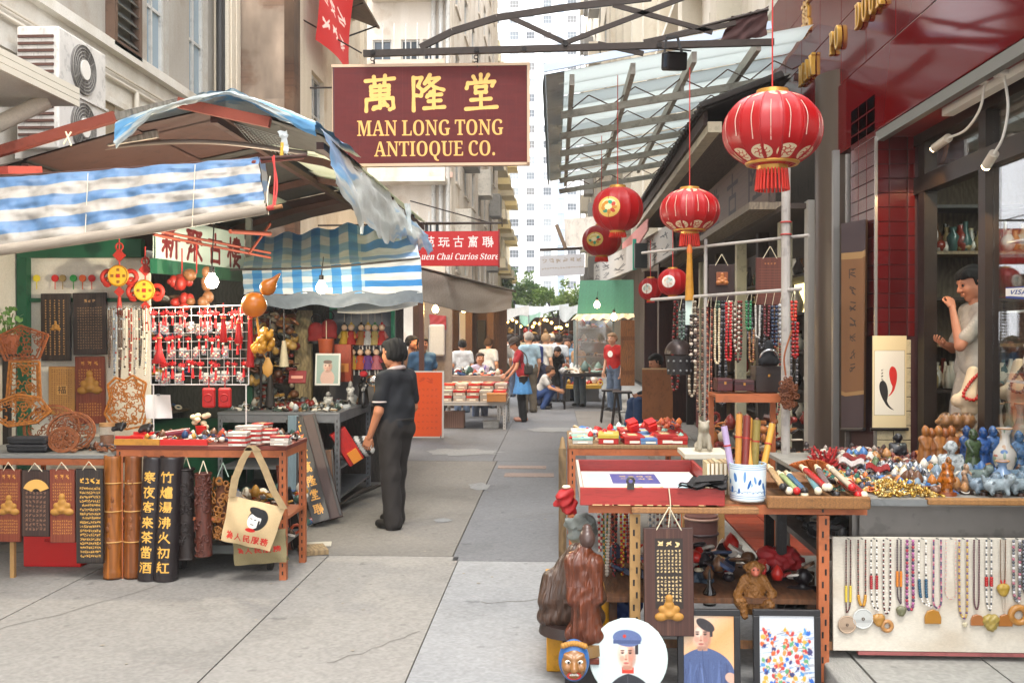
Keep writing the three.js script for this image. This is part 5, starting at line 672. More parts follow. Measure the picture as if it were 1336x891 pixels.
function tableFrame(o, x0, x1, z0, z1, y, m, { leg = 0.045, apron = 0.05, shelf, top, topMat } = {}) {
 part(o, 'top', RB(x1 - x0,0.03, z0 - z1,0.006, (x0 + x1) / 2, y - 0.015, (z0 + z1) / 2), topMat ?? m);
 part(o, 'rail', B(x1 - x0 - 0.01, apron, 0.03, (x0 + x1) / 2, y - 0.03 - apron / 2, z0 - 0.02), m); part(o, 'rail', B(x1 - x0 - 0.01, apron, 0.03, (x0 + x1) / 2, y - 0.03 - apron / 2, z1 + 0.02), m);
 for (const x of [x0, x1]) part(o, 'rail', B(0.03, apron, z0 - z1 - 0.06, x + (x === x0 ? 0.02 : -0.02), y - 0.03 - apron / 2, (z0 + z1) / 2), m);
 for (const x of [x0 + leg / 2 + 0.006, x1 - leg / 2 - 0.006]) for (const z of [z0 - leg / 2 - 0.006, z1 + leg / 2 + 0.006]) { const l = part(o, 'leg', [B(leg, y - 0.031,0.004, x, (y - 0.031) / 2, z + leg / 2), B(0.004, y - 0.031, leg, x + (x > (x0 + x1) / 2 ? leg / 2 : -leg / 2), (y - 0.031) / 2, z)], m); const hs = []; for (let i = 0; i < (y - 0.1) / 0.055; i++) hs.push(B(0.009,0.026,0.002, x, 0.05 + i * 0.055, z + leg / 2 + 0.003)); part(l, 'slot_holes', hs, ebony).userData.kind = 'stuff'; }
 if (shelf) part(o, 'shelf', B(x1 - x0 - 0.02,0.02, z0 - z1 - 0.02, (x0 + x1) / 2, shelf, (z0 + z1) / 2), m);
}
const skinFace = (g, x, y, rx, ry, c, hx, f = 1) => { const q = (X, Y, a, b, col, al = 1) => { g.globalAlpha = al; const r = g.createRadialGradient(0,0,0,0,0,1); r.addColorStop(0, col); r.addColorStop(0.6, col); r.addColorStop(1, col + '00'); g.save(); g.translate(x + X * rx, y + Y * ry); g.scale(a * rx, b * ry); g.fillStyle = r; g.beginPath(); g.arc(0,0,1,0,7); g.fill(); g.restore(); g.globalAlpha = 1; }; q(0,0,1.12,1.1, c); q(0.55,0.1,0.5,0.9, '#7a4a38', 0.4); q(-0.3,-0.3,0.5,0.4, '#f4dccb', 0.6); q(0,0.85,0.6,0.2, '#6a4030', 0.4); for (const s of [-0.42,0.36]) { q(s, -0.16,0.26,0.1, '#5a382c', 0.5); q(s, -0.12,0.16,0.055, '#1f1614'); q(s, -0.3,0.27,0.05, hx, 0.9); q(s * 1.1,0.25,0.28,0.22, '#c9705c', 0.35); } q(-0.06,0.16,0.1,0.28, '#a86a52', 0.45); q(-0.08,0.3,0.2,0.07, '#7a4636', 0.6); q(-0.04,0.55,0.34,0.07, '#8f3f3a', 0.9); q(-0.04,0.63,0.25,0.06, '#c07a6a', 0.7); };
const bag3 = (n, fn) => { const a = []; for (let i = 0; i < n; i++) a.push(fn(i)); return a; };
function trinkets(name, label, n, area, pl, s0, s1, mat, parent, cat) {       // a heap nobody could count: rings, beads, discs, chips and slips
 const out = []; for (let i = 0; i < n; i++) { const [x, y, z] = area(rnd(), rnd()), s = rr(s0, s1), k = i % 6; let g = k === 0 ? TO(s * 0.8, s * 0.26,0,0,0, rr(0,3), rr(0,3),0,5,9) : k === 1 ? bead.clone().scale(s * 0.7, s * 0.6, s * 0.7) : k === 2 ? CY(s, s, s * 0.35,0,0,0, rr(-0.6,0.6),0, rr(-0.6,0.6),8) : k === 3 ? B(s * 1.8, s * 0.5, s, 0,0,0, rr(-0.5,0.5), rr(0,3), rr(-0.4,0.4)) : k === 4 ? LA([[0,0],[s * 0.6,0],[s * 0.8, s * 0.8],[s * 0.4, s * 1.5],[0, s * 1.9]],7).rotateX(rr(-0.8,0.8)) : TO(s, s * 0.18,0,0,0, PI / 2 + rr(-0.4,0.4),0,0,4,10, rr(3,6)); out.push(paint(norm(g.translate(x, y + s * 0.3, z)), pick(pl))); } return stuff(name, label, out, mat ?? vc(0.35), parent, cat);
}
const JUNK = pal('#8c1f1c #b8862f #d9cfba #3c5a52 #2e2623 #a9a49b #c9572f #29466f #6b4a32 #ddd7cd');
function giftBox(label, x, y, z, w, h, d, ry, hex, group, hex2 = '#d9b58a') { const o = thing('gift_box', label, 'box', group); part(o, 'box', RB(w, h * 0.62, d, 0.003,0, h * 0.31,0), C(hex2,0.6,0, tFab)); part(o, 'lid', RB(w + 0.006, h * 0.4, d + 0.006,0.003,0, h * 0.82,0), C(hex, 0.45,0, tWear)); part(o, 'paper_label', PL(w * 0.45, d * 0.45,0, h * 1.021,0,-PI / 2), C('#d7c08c', 0.6)); part(o, 'side_label', PL(w * 0.5, h * 0.32,0, h * 0.3, d / 2 + 0.0035), C('#e8dfd0', 0.6)); o.position.set(x, y, z); o.rotation.y = ry; return o; }

// ================= left: first stall =================
{
 const s = thing('stall_cabinet', 'green framed stall cabinet with white back panel at the far left', 'stall cabinet'), gr = we('#175a3c'), d = 8.25;
 const r = R(30,335,196,640, d); part(s, 'back_panel', B(r.w, r.h, 0.03, r.x, r.y, -d), C('#f2eee6', 0.7,0, tPlas)); const t = R(24,313,186,336, d - 0.05); part(s, 'top_beam', B(t.w, t.h, 0.08, t.x, t.y, t.z), gr); const l = R(24,337,38,700, d - 0.05); part(s, 'post', B(l.w, l.h, 0.08, l.x, l.y, l.z), gr); const m = R(38,389,190,394, d - 0.04); part(s, 'cross_rail', B(m.w, m.h, 0.03, m.x, m.y, m.z), gr);
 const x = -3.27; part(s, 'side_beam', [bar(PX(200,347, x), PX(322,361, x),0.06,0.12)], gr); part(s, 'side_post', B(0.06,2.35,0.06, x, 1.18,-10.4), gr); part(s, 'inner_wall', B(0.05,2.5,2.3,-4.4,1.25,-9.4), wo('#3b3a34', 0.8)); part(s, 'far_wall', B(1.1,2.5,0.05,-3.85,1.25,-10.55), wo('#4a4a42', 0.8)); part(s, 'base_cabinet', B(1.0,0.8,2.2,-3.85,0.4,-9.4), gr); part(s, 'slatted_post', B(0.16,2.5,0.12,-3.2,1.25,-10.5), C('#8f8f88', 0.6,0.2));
 const sb = [PX(202,342, x + 0.01), PX(318,357, x + 0.01), PX(318,306, x + 0.01), PX(202,280, x + 0.01)]; part(s, 'sign_board', quad(...sb, 1,1, null, 0.02), C('#c9d4c9', 0.5)); const tt = canvas(512,128, (g) => { g.fillStyle = '#c2d0c6'; g.fillRect(0,0,512,128); ['新', '聚', '古', '樓'].forEach((c, i) => glyph(g, c, 24 + i * 122,18,94, '#6d0f10', 14)); }); part(s, 'sign_lettering', suv(quad(...sb.map((p) => p.clone().add(V(0.004,0,0)))),1 / sb[0].distanceTo(sb[1]),1 / sb[0].distanceTo(sb[3])), ink(tt, 0.6));
 for (let j = 0; j < 4; j++) part(s, 'shelf', B(0.4,0.02,2.1,-4.15,0.9 + j * 0.38,-9.4), wo('#6a5a48', 0.7));
 trinkets('shelf_wares', null, 150, (a, b) => [-4.2 + 0.25 * b, 0.92 + Math.floor(a * 3.99) * 0.38,-10.4 + 2 * rnd()], JUNK, 0.03,0.08, null, s);
 const sh = thing('wall_shutter', 'white slatted shutter on the wall at the left edge', 'shutter'); part(sh, 'backing', B(1.5,1.0,0.02, P(-25,365,8.8).x, P(0,368,8.8).y, -8.85), C('#6b6a66', 0.8)); for (let i = 0; i < 10; i++) { const q = R(-70,331 + i * 7,29,336 + i * 7,8.8); part(sh, 'slat', B(q.w, q.h, 0.02, q.x, q.y, q.z, 0.3), C('#e3e0da', 0.5)); }
 const pl = thing('potted_plant', 'small green leafy plant at the left edge under the white shutter', 'plant'); const lv = []; for (let i = 0; i < 70; i++) { const p = P(rr(-10,28), rr(402,436), rr(7.7,8)); lv.push(tf(new THREE.CircleGeometry(rr(0.015,0.035),6).scale(1,0.6,1), p.x, p.y, p.z, rr(-1.2,0.4), rr(-1,1), rr(0,3))); } part(pl, 'leaves', lv, C('#5f8a3c', 0.6,0, null, { transmission: 0.3 })); const pp = P(8,440,7.85); part(pl, 'pot', LA([[0,0],[0.07,0],[0.1,0.16],[0.085,0.16],[0,0.13]],14).translate(pp.x, pp.y - 0.14, pp.z), C('#8a4a2e', 0.8)); part(pl, 'stem', bag3(6, () => rod(pp.clone(), P(rr(0,25), rr(408,430),7.85),0.005,4)), C('#4b5a2c', 0.8));
 const sd = thing('plant_stand', 'dark stand carrying the leafy plant at the left edge', 'stand'); part(sd, 'post', B(0.05,1.5,0.05, pp.x, 0.77, pp.z), ebony); part(sd, 'plate', B(0.25,0.02,0.25, pp.x, pp.y - 0.15, pp.z), ebony);
}
{ const d = 8.17; const W = (n, l, u0, v0, u1, v1, m, t, o) => plaque(n, l, R(u0, v0, u1, v1, d), m, t, o);
 W('wall_plaque', 'dark plaque with gold columns of text and a small gold figure, upper left', 53,383,92,471, ebony, TX.col, { fig: -0.05, figS: 0.3 });
 W('wall_plaque', 'dark plaque with three title characters over rows of fine text', 95,382,139,463, ebony, TX.row);
 W('wall_plaque', 'tan plaque crowded with small characters round one large dark character', 63,478,98,541, wo('#9a6a34'), TX.luck);
 W('wall_plaque', 'red brown plaque with gold figure and rows of gold text on the back panel', 98,465,137,553, rosew, TX.bud, { fig: -0.06, figS: 0.72 });
 // hanging plaques under the table front
 const U = (l, u0, v0, u1, v1, m, t, o) => plaque('hanging_plaque', l, R(u0, v0, u1, v1,6.62), m, t, { cord: 0.05, group: undefined, ...o });
 U('red brown plaque with gold figure hanging at the left picture edge', -3,612,27,707, rosew, TX.bud, { fig: -0.13, figS: 0.8 }); U('dark plaque under a pale gold fan shape, wrapped in clear film', 28,613,65,700, ebony, TX.fan, {}); U('red brown plaque with gold figure hanging between fan plaque and dark text plaque', 65,612,98,708, rosew, TX.bud, { fig: -0.13, figS: 0.8 }); U('tall dark plaque with bright gold rows of text beside the bamboo pole', 99,611,135,735, ebony, TX.sut, {});
 const fp = R(31,615,61,638,6.6), fn = thing('fan_ornament', 'pale gold folding fan shape on the dark film wrapped plaque', 'ornament'); part(fn, 'fan', EX([...Array(13).keys()].map((i) => { const a = PI * 0.12 + i * PI * 0.76 / 12; return [Math.cos(a) * fp.w * 0.58, Math.sin(a) * fp.w * 0.58]; }).concat([...Array(7).keys()].map((i) => { const a = PI * 0.88 - i * PI * 0.76 / 6; return [Math.cos(a) * fp.w * 0.2, Math.sin(a) * fp.w * 0.2]; })),0.006,[],0.001).translate(fp.x, fp.bot - 0.03,-6.605), C('#d6a455', 0.5)); part(fn, 'handle', CY(0.007,0.007,0.012, fp.x, fp.bot - 0.015,-6.6, PI / 2), ebony);
}
{ // tables of the first stall
 const a = P(-60,598,6.75), t1 = thing('stall_table', 'low slotted angle table with carvings at the far left', 'table'), x1 = P(148,598,6.75).x; tableFrame(t1, a.x, x1,-6.75,-7.95,0.86, slot, { topMat: C('#8a8a86', 0.6,0.1, tWear), apron: 0.045 });
 const t2 = thing('stall_table', 'slotted angle table of red trays above the bamboo poles', 'table'), x0 = P(150,590,6.72).x, x3 = P(373,590,6.72).x; tableFrame(t2, x0, x3,-6.72,-7.3,0.93, slot, { apron: 0.05, topMat: we('#7d3a2c', 0.6), shelf: 0.42 });
 const st = we('#c98a2e'); part(t2, 'yellow_edge', B(0.32,0.04,0.025, x0 + 0.16,0.955,-6.71), st); part(t2, 'red_edge', B(0.33,0.04,0.025, x0 + 0.49,0.955,-6.71), redPl);
 part(t1, 'yellow_leg', [B(0.03,0.5,0.03, P(14,700,6.7).x, 0.25,-6.72)], slotPale);
}
// pierced carvings heaped on the left table
fret('pierced_carving', 'brown diamond shaped pierced carving, topmost at the left edge', poly([[-6,440],[26,425],[62,437],[50,468],[6,470]],7.3),-7.3, fretW, 60,0.022);
fret('pierced_carving', 'upright golden brown square pierced panel at the left edge', poly([[12,472],[50,472],[52,522],[8,522]],7.2),-7.2, fretL, 55,0.022);
fret('pierced_carving', 'flat octagonal pierced carving lying below the square panel', poly([[-8,525],[18,514],[48,518],[66,537],[50,552],[14,557],[-6,546]],7.0),-7.0, fretL, 70,0.02, { rx: -0.35 });
for (const [u, v, r, l, dd] of [[66,566,37, 'large round pierced carving standing behind the black purses', 7.05],[92,572,32, 'middle round pierced carving of the leaning trio', 6.98],[82,585,20, 'small round pierced carving leaning in front of the trio', 6.88]]) { const p = P(u, v, dd), k = dd / F; fret('round_carving', l, regular(p.x, Math.max(p.y, 0.87 + r * k * 0.75), r * k, 20,0,0.8),-dd, wo('#b0622f'),70,0.02, { rx: -0.25 }); }
fret('dragon_carving', 'tall ornate golden pierced carving leaning on the white panel', poly([[140,502],[150,493],[162,497],[172,490],[190,500],[186,518],[192,535],[186,556],[165,560],[146,556],[136,540],[143,520]],7.75),-7.75, fretL, 120,0.02);
{ const p = V(P(40,580,6.9).x, 0.86,-6.92); for (const [y, l, k] of [[0, 'lower black leather purse lying at the left table front', 1],[0.055, 'upper black leather purse lying on another purse', 0.94]]) { const o = thing('purse', l, 'purse'); part(o, 'body', RB(0.3 * k, 0.05,0.18,0.02, p.x, p.y + 0.028 + y, p.z), fa('#26262a', 0.5)); part(o, 'flap', RB(0.29 * k, 0.02,0.1,0.008, p.x, p.y + 0.05 + y, p.z + 0.05), C('#2d2d31', 0.45)); } }
trinkets('small_carvings', 'jumble of small dark carvings on the grey left table', 60, (a, b) => [P(90,590,6.85).x + a * 0.35,0.87,-6.85 - b * 0.4], pal('#7a4a30 #8d5a3a #3a2a22 #5a5a60'),0.015,0.035, null, null, 'carvings');
{ // jars and dark ornaments behind
 const j = thing('glass_jar', 'clear glass jar of brown pieces at the back of the left table', 'jar'), p = P(139,578,7.2); part(j, 'glass', CY(0.055,0.055,0.15, p.x, 0.94, p.z, 0,0,0,18), C('#ffffff', 0.05,0, null, { transmission: 0.95 })); part(j, 'lid', CY(0.057,0.057,0.025, p.x, 1.03, p.z), C('#b78b58', 0.5)); part(j, 'contents', CY(0.05,0.05,0.08, p.x, 0.91, p.z), C('#8f5d33', 0.8)); }
// paper cut-outs, coin knots and bead strands on the back panel
[['#d9c42f', 47],['#c2211c', 71],['#a58a52', 81],['#2f9a45', 95],['#e0622a', 107],['#c2211c', 119]].forEach(([h, u], i) => { const o = thing('paper_charm', ['yellow', 'red', 'tan', 'green', 'orange', 'crimson'][i] + ' paper lantern charm, ' + ORD[i] + ' in the row on the white panel', 'charm'), p = P(u, 363,8.2); part(o, 'disc', CY(0.03,0.03,0.012, p.x, p.y, p.z, PI / 2,0,0,16).scale(1,1,1), C(h, 0.6)); part(o, 'tail', B(0.006,0.07,0.004, p.x, p.y - 0.06, p.z), C(h, 0.7)); });
for (const [u, v, s, l] of [[155,360,1, 'upper left red knot ornament round a gold coin disc'],[189,379,1, 'lower right red knot ornament round a gold coin disc']]) { const o = thing('coin_knot', l, 'ornament'), p = P(u, v, 7.95), red = fa('#c6301f', 0.6); part(o, 'coin_disc', CY(0.085,0.085,0.016, p.x, p.y, p.z + 0.015, PI / 2,0,0,30), C('#d9a92f', 0.45)); part(o, 'coin_rim', TO(0.083,0.007, p.x, p.y, p.z + 0.024,0,0,0,6,30), C('#b98420', 0.4,0.2)); for (let i = 0; i < 4; i++) part(o, 'coin_character', EX(rect(-0.012,-0.012,0.012,0.012),0.004).translate(p.x + 0.05 * Math.cos(i * PI / 2), p.y + 0.05 * Math.sin(i * PI / 2), p.z + 0.022), C('#8a5a1a', 0.6)); part(o, 'coin_centre', B(0.03,0.03,0.006, p.x, p.y, p.z + 0.025), red);
 part(o, 'knot_loops', [-1,1].flatMap((s2) => [TO(0.05,0.02, p.x + s2 * 0.095, p.y - 0.01, p.z, 0,0,0,7,18), TO(0.03,0.014, p.x + s2 * 0.1, p.y - 0.05, p.z, 0,0,0,6,14)]), red); part(o, 'upper_knot', [B(0.075,0.075,0.02, p.x, p.y + 0.17, p.z, 0,0, PI / 4), TO(0.03,0.008, p.x, p.y + 0.24, p.z, 0,0,0,5,14), rod(V(p.x, p.y + 0.08, p.z), V(p.x, p.y + 0.36, p.z),0.006)], red); part(o, 'lower_knot', [B(0.06,0.06,0.02, p.x, p.y - 0.13, p.z, 0,0, PI / 4)], red); part(o, 'tassel', [CY(0.012,0.03,0.16, p.x, p.y - 0.25, p.z)], red); }
{ const cols = ['#5b4a3f', '#8d97a0', '#4b3327', '#c9c2b5', '#8a2e20', '#a9a49b', '#3c3a38', '#d8cdb8']; for (let i = 0; i < 8; i++) { const u = 141 + i * 6.6, o = thing('bead_strand', cols.length && ['brown', 'steel grey', 'umber', 'ivory', 'brick red', 'pale grey', 'charcoal', 'cream'][i] + ' bead strand, ' + ORD[i] + ' hanging from the left on the white panel', 'beads'), a = P(u, 402,7.9), b = P(u + 1,480 + (i % 3) * 10,7.9); part(o, 'beads', beads([a, a.clone().lerp(b, 0.5), b, b.clone().lerp(a, 0.5).add(V(0.022,0,0.01)), a.clone().add(V(0.02,0,0))],0.0085, (k) => [lin(k % 5 ? cols[i] : pick(cols)),1]), mBead); part(o, 'hook', TO(0.01,0.003, a.x + 0.01, a.y + 0.01, a.z, 0,0,0,5,10), greyMetal); } }
{ const o = thing('paper_sheet', 'white paper sheet clipped below the tassel rack', 'paper'), r = R(190,515,223,546,7.4); part(o, 'sheet', quad(V(r.l, r.bot, r.z), V(r.r, r.bot, r.z), V(r.r, r.top, r.z), V(r.l, r.top, r.z),6,6, (u, t, p) => { p.z += 0.02 * Math.sin(u * 5 + t * 3); }, 0.001), C('#ded9d2', 0.8)); part(o, 'clip', B(0.02,0.015,0.015, r.x, r.top, r.z + 0.01), greyMetal); }
{ // white wire rack hung with tassels
 const d = 7.35, o = thing('wire_rack', 'white wire grid rack hung with rows of red tassels', 'rack'), w = C('#e2ddd6', 0.4), r = R(196,402,324,502, d), v = []; for (let i = 0; i <= 12; i++) v.push(rod(V(r.l + r.w * i / 12, r.top + 0.02 * i / 12, r.z), V(r.l + r.w * i / 12, r.bot, r.z), i % 12 ? 0.002 : 0.005,5)); for (let j = 0; j <= 9; j++) v.push(rod(V(r.l, r.top - r.h * j / 9, r.z), V(r.r, r.top + 0.02 - (r.h + 0.02) * j / 9, r.z), j % 9 ? 0.002 : 0.005,5)); part(o, 'grid', v, w); part(o, 'foot', [rod(V(r.l + 0.02, r.bot, r.z), V(r.l + 0.02,0.93, r.z),0.005), rod(V(r.r - 0.02, r.bot, r.z), V(r.r - 0.02,0.93, r.z),0.005)], w);
 let proto, pk; const red = C('#c4191a', 0.5), ivory = pal('#d9cdbb #c9b08a #b8231c #7d7a78'); for (let j = 0; j < 6; j++) for (let i = 0; i < 15; i++) { if (rnd() < 0.1) continue; let t; const odd = j % 2; if (odd && pk) { t = pk.clone(); t.name = numbered('charm_packet'); scene.add(t); } else if (odd) { t = pk = thing('charm_packet', 'small clear packet with ivory and red charm hooked on the white wire rack', 'charm', 'charm packets on the white wire rack'); part(t, 'header_card', B(0.035,0.018,0.002,0,-0.012,0), C('#d5cabb', 0.7)); part(t, 'charm', [SP(0.01,0.004,-0.045,0,7), SP(0.008,-0.007,-0.06,0.003,6)], C('#c2b196', 0.4)); part(t, 'red_cord', TO(0.013,0.0035,0,-0.055,0.002,0,0,0,4,10), red); part(t, 'film', B(0.04,0.065,0.012,0,-0.052,0), C('#ffffff', 0.1,0, null, { transmission: 0.9 })); } else if (!proto) { t = proto = thing('tassel_charm', 'small red tassel charm with knot and beads hooked on the white wire rack', 'charm', 'red tassel charms on the white wire rack'); part(t, 'knot', [B(0.022,0.022,0.008,0,-0.03,0,0,0, PI / 4), rod(V(0,0,0), V(0,-0.02,0),0.0025,4), TO(0.01,0.003,-0.014,-0.03,0,0,0,0,4,8), TO(0.01,0.003,0.014,-0.03,0,0,0,0,4,8)], red); part(t, 'bead', SP(0.0095,0,-0.055,0,8), C('#cbbba0', 0.3)); part(t, 'tassel', CY(0.005,0.011,0.06,0,-0.092,0,0,0,0,8), red); } else { t = proto.clone(); t.name = numbered('tassel_charm'); scene.add(t); } t.position.set(r.l + 0.02 + (r.w - 0.04) * (i + rr(0.1,0.9)) / 15, r.top - rr(0,0.025) - j * r.h / 6.2, r.z + 0.012); t.rotation.y = rr(-0.5,0.5); t.scale.setScalar(rr(0.85,1.25)); } }
for (const [u, l] of [[272, 'left red cushion pendant below the tassel rack'],[293, 'right red cushion pendant below the tassel rack']]) { const o = thing('cushion_pendant', l, 'ornament'), p = P(u, 519,7.3); part(o, 'cushion', RB(0.1,0.15,0.04,0.018, p.x, p.y, p.z), fa('#c41a17', 0.6)); part(o, 'stitched_disc', TO(0.028,0.005, p.x, p.y, p.z + 0.02,0,0,0,5,16), C('#8f1310', 0.6)); part(o, 'cord', rod(V(p.x, p.y + 0.075, p.z), V(p.x, p.y + 0.16, p.z),0.004), red0()); }
function red0() { return C('#a81a16', 0.7); }
for (const [u, v, h, l] of [[326,445,70, 'long red tassel hanging at the right of the wire rack'],[291,428,38, 'thick red tassel before the upper wire rack'],[311,432,34, 'short red tassel right of the thick one'],[207,455,40, 'flared red silk tassel at the left of the wire rack']]) { const o = thing('silk_tassel', l, 'tassel'), a = P(u, v - h / 2,7.25), L = h * 7.25 / F; part(o, 'cord', rod(a, V(a.x, a.y + 0.08, a.z),0.004), red0()); part(o, 'fringe', LA([[0.004,0],[0.02,-0.02],[0.016,-0.04],[0.022,-L * 0.6],[0.03 + (u < 210 ? 0.025 : 0),-L],[0,-L + 0.01]],12).translate(a.x, a.y, a.z), fa('#c4191a', 0.6)); part(o, 'binding', TO(0.017,0.004, a.x, a.y - 0.035, a.z, PI / 2,0,0,5,12), leafGold); }
// gourds
{ const o = thing('bottle_gourd', 'big orange double gourd with pointed neck hanging beside the rack', 'gourd'), a = P(331,398,7.1), b = P(349,375,7.1), c = P(365,357,7.1); part(o, 'gourd', solid([ell([a.x, a.y, a.z],0.092), ell([b.x, b.y, b.z],0.055), cap([b.x, b.y, b.z],[c.x, c.y, c.z],0.045,0.008)],0.008,0.03), we('#c6701c', 0.3)); part(o, 'hanging_cord', rod(V(a.x + 0.02, a.y - 0.09, a.z), P(338,440,7.1),0.008), C('#c98a2a', 0.7)); }
{ const o = thing('gourd_cluster', 'bunch of small yellow gourds hanging under the orange gourd', 'gourd'), p = P(340,446,7.1); part(o, 'gourds', bag3(26, () => { const q = [p.x + rr(-0.08,0.08), p.y + rr(-0.07,0.07), p.z + rr(-0.05,0.05)]; return solid([ell(q, 0.028), ell([q[0] + 0.015, q[1] + 0.03, q[2] + 0.01],0.016)],0.008,0.012); }), we('#cf9128', 0.35)).userData.kind = 'stuff'; part(o, 'tail_ornament', LA([[0,0],[0.035,0.03],[0.04,0.08],[0.015,0.14],[0,0.15]],14).scale(1,1,0.4).translate(p.x + 0.05, p.y - 0.26, p.z), C('#b9863a', 0.5)); part(o, 'cord', rod(V(p.x, p.y - 0.05, p.z), V(p.x + 0.05, p.y - 0.15, p.z),0.005), leafGold); }
for (const [u, v, hx, l, n] of [[237,378, '#a32a1e', 'bunch of dull red charms hanging inside the cabinet opening', 14],[256,372, '#8a5a34', 'bunch of brown wooden gourds beside the lit bulb', 9]]) { const o = thing('hanging_bunch', l, 'ornament'), p = P(u, v, 8.2); part(o, 'pieces', bag3(n, () => SP(rr(0.03,0.055), p.x + rr(-0.09,0.09), p.y + rr(-0.17,0.12), p.z + rr(-0.06,0.06),8,1, rr(0.8,1.4),1)), C(hx, 0.5,0, tWear)).userData.kind = 'stuff'; part(o, 'cord', rod(V(p.x, p.y + 0.1, p.z), V(p.x, p.y + 0.35, p.z),0.006), red0()); }
// wares on the red tray table
{ const T = (u, v) => PY(u, v, 0.945); const tr = thing('red_tray', 'flat red tray of wares at the left of the bamboo pole table', 'tray'), a = T(140,580), b = T(205,567); part(tr, 'base', RB(b.x - a.x + 0.12,0.02,0.3,0.006, (a.x + b.x) / 2 + 0.03,0.955,-6.98), redPl); for (const z of [-6.83,-7.13]) part(tr, 'side', RB(b.x - a.x + 0.13,0.04,0.012,0.004, (a.x + b.x) / 2 + 0.03,0.965, z), redPl);
 trinkets('tray_wares', 'dark and bright knick knacks spread over the red table', 420, (u, t) => [-2.98 + u * 1.1,0.95,-6.82 - t * 0.45], JUNK, 0.012,0.035, null, null, 'trinkets');
 const hx = ['#b8201c', '#c3281f', '#d9cfc2', '#a81c1a']; let k = 0; for (const [u, v, n] of [[312,575,3],[330,572,4],[350,571,3],[366,574,2],[320,566,3],[342,562,3]]) for (let i = 0; i < n; i++) { const p = T(u, v + 7); giftBox(`flat boxed set, ${ORD[i]} from bottom, ${ORD[[312,330,350,366,320,342].indexOf(u)]} stack on left table corner`, p.x, 0.948 + i * 0.032, p.z, 0.125,0.031,0.09, rr(-0.15,0.15), hx[(k++) % 4], undefined, '#d3c3b5'); }
 const fl = thing('paper_flowers', 'clump of cream blossoms standing on the left table', 'ornament'), q = T(262,568); part(fl, 'blossoms', bag3(9, (i) => SP(0.026, q.x + rr(-0.06,0.07),1.02 + rr(-0.02,0.08), q.z + rr(-0.04,0.04),8,1,0.8,1)), C('#d9c7a2', 0.7)).userData.kind = 'stuff'; part(fl, 'pot', CY(0.045,0.035,0.07, q.x, 0.983, q.z), redPl);
 const pb = thing('pen_box', 'striped pen case tilted on the left table', 'box'), c = T(228,572); part(pb, 'case', RB(0.2,0.03,0.09,0.006, c.x, 0.985, c.z, 0.15,0.35,0.12), C('#7a2433', 0.5)); part(pb, 'stripes', bag3(3, (i) => B(0.19,0.002,0.012, c.x, 1.003, c.z - 0.025 + i * 0.025,0.15,0.35,0.12)), C('#d9c0b8', 0.5));
 for (const [u, v, l] of [[155,556, 'black toad ornament on the red tray'],[190,558, 'dark squat animal ornament beside the toad']]) { const o = thing('toad_ornament', l, 'ornament'), p = T(u, v + 12); part(o, 'body', solid([ell([0,0.035,0],0.04,[1.2,0.8,1]), ell([0.035,0.055,0.01],0.024), ell([-0.03,0.018,0.03],0.018), ell([0.03,0.018,0.035],0.016)],0.007,0.015).translate(p.x, 0.975, p.z), C('#23211f', 0.35)); part(o, 'eyes', [SP(0.006, p.x + 0.045,1.045, p.z + 0.018,6), SP(0.006, p.x + 0.028,1.05, p.z + 0.02,6)], leafGold); } }
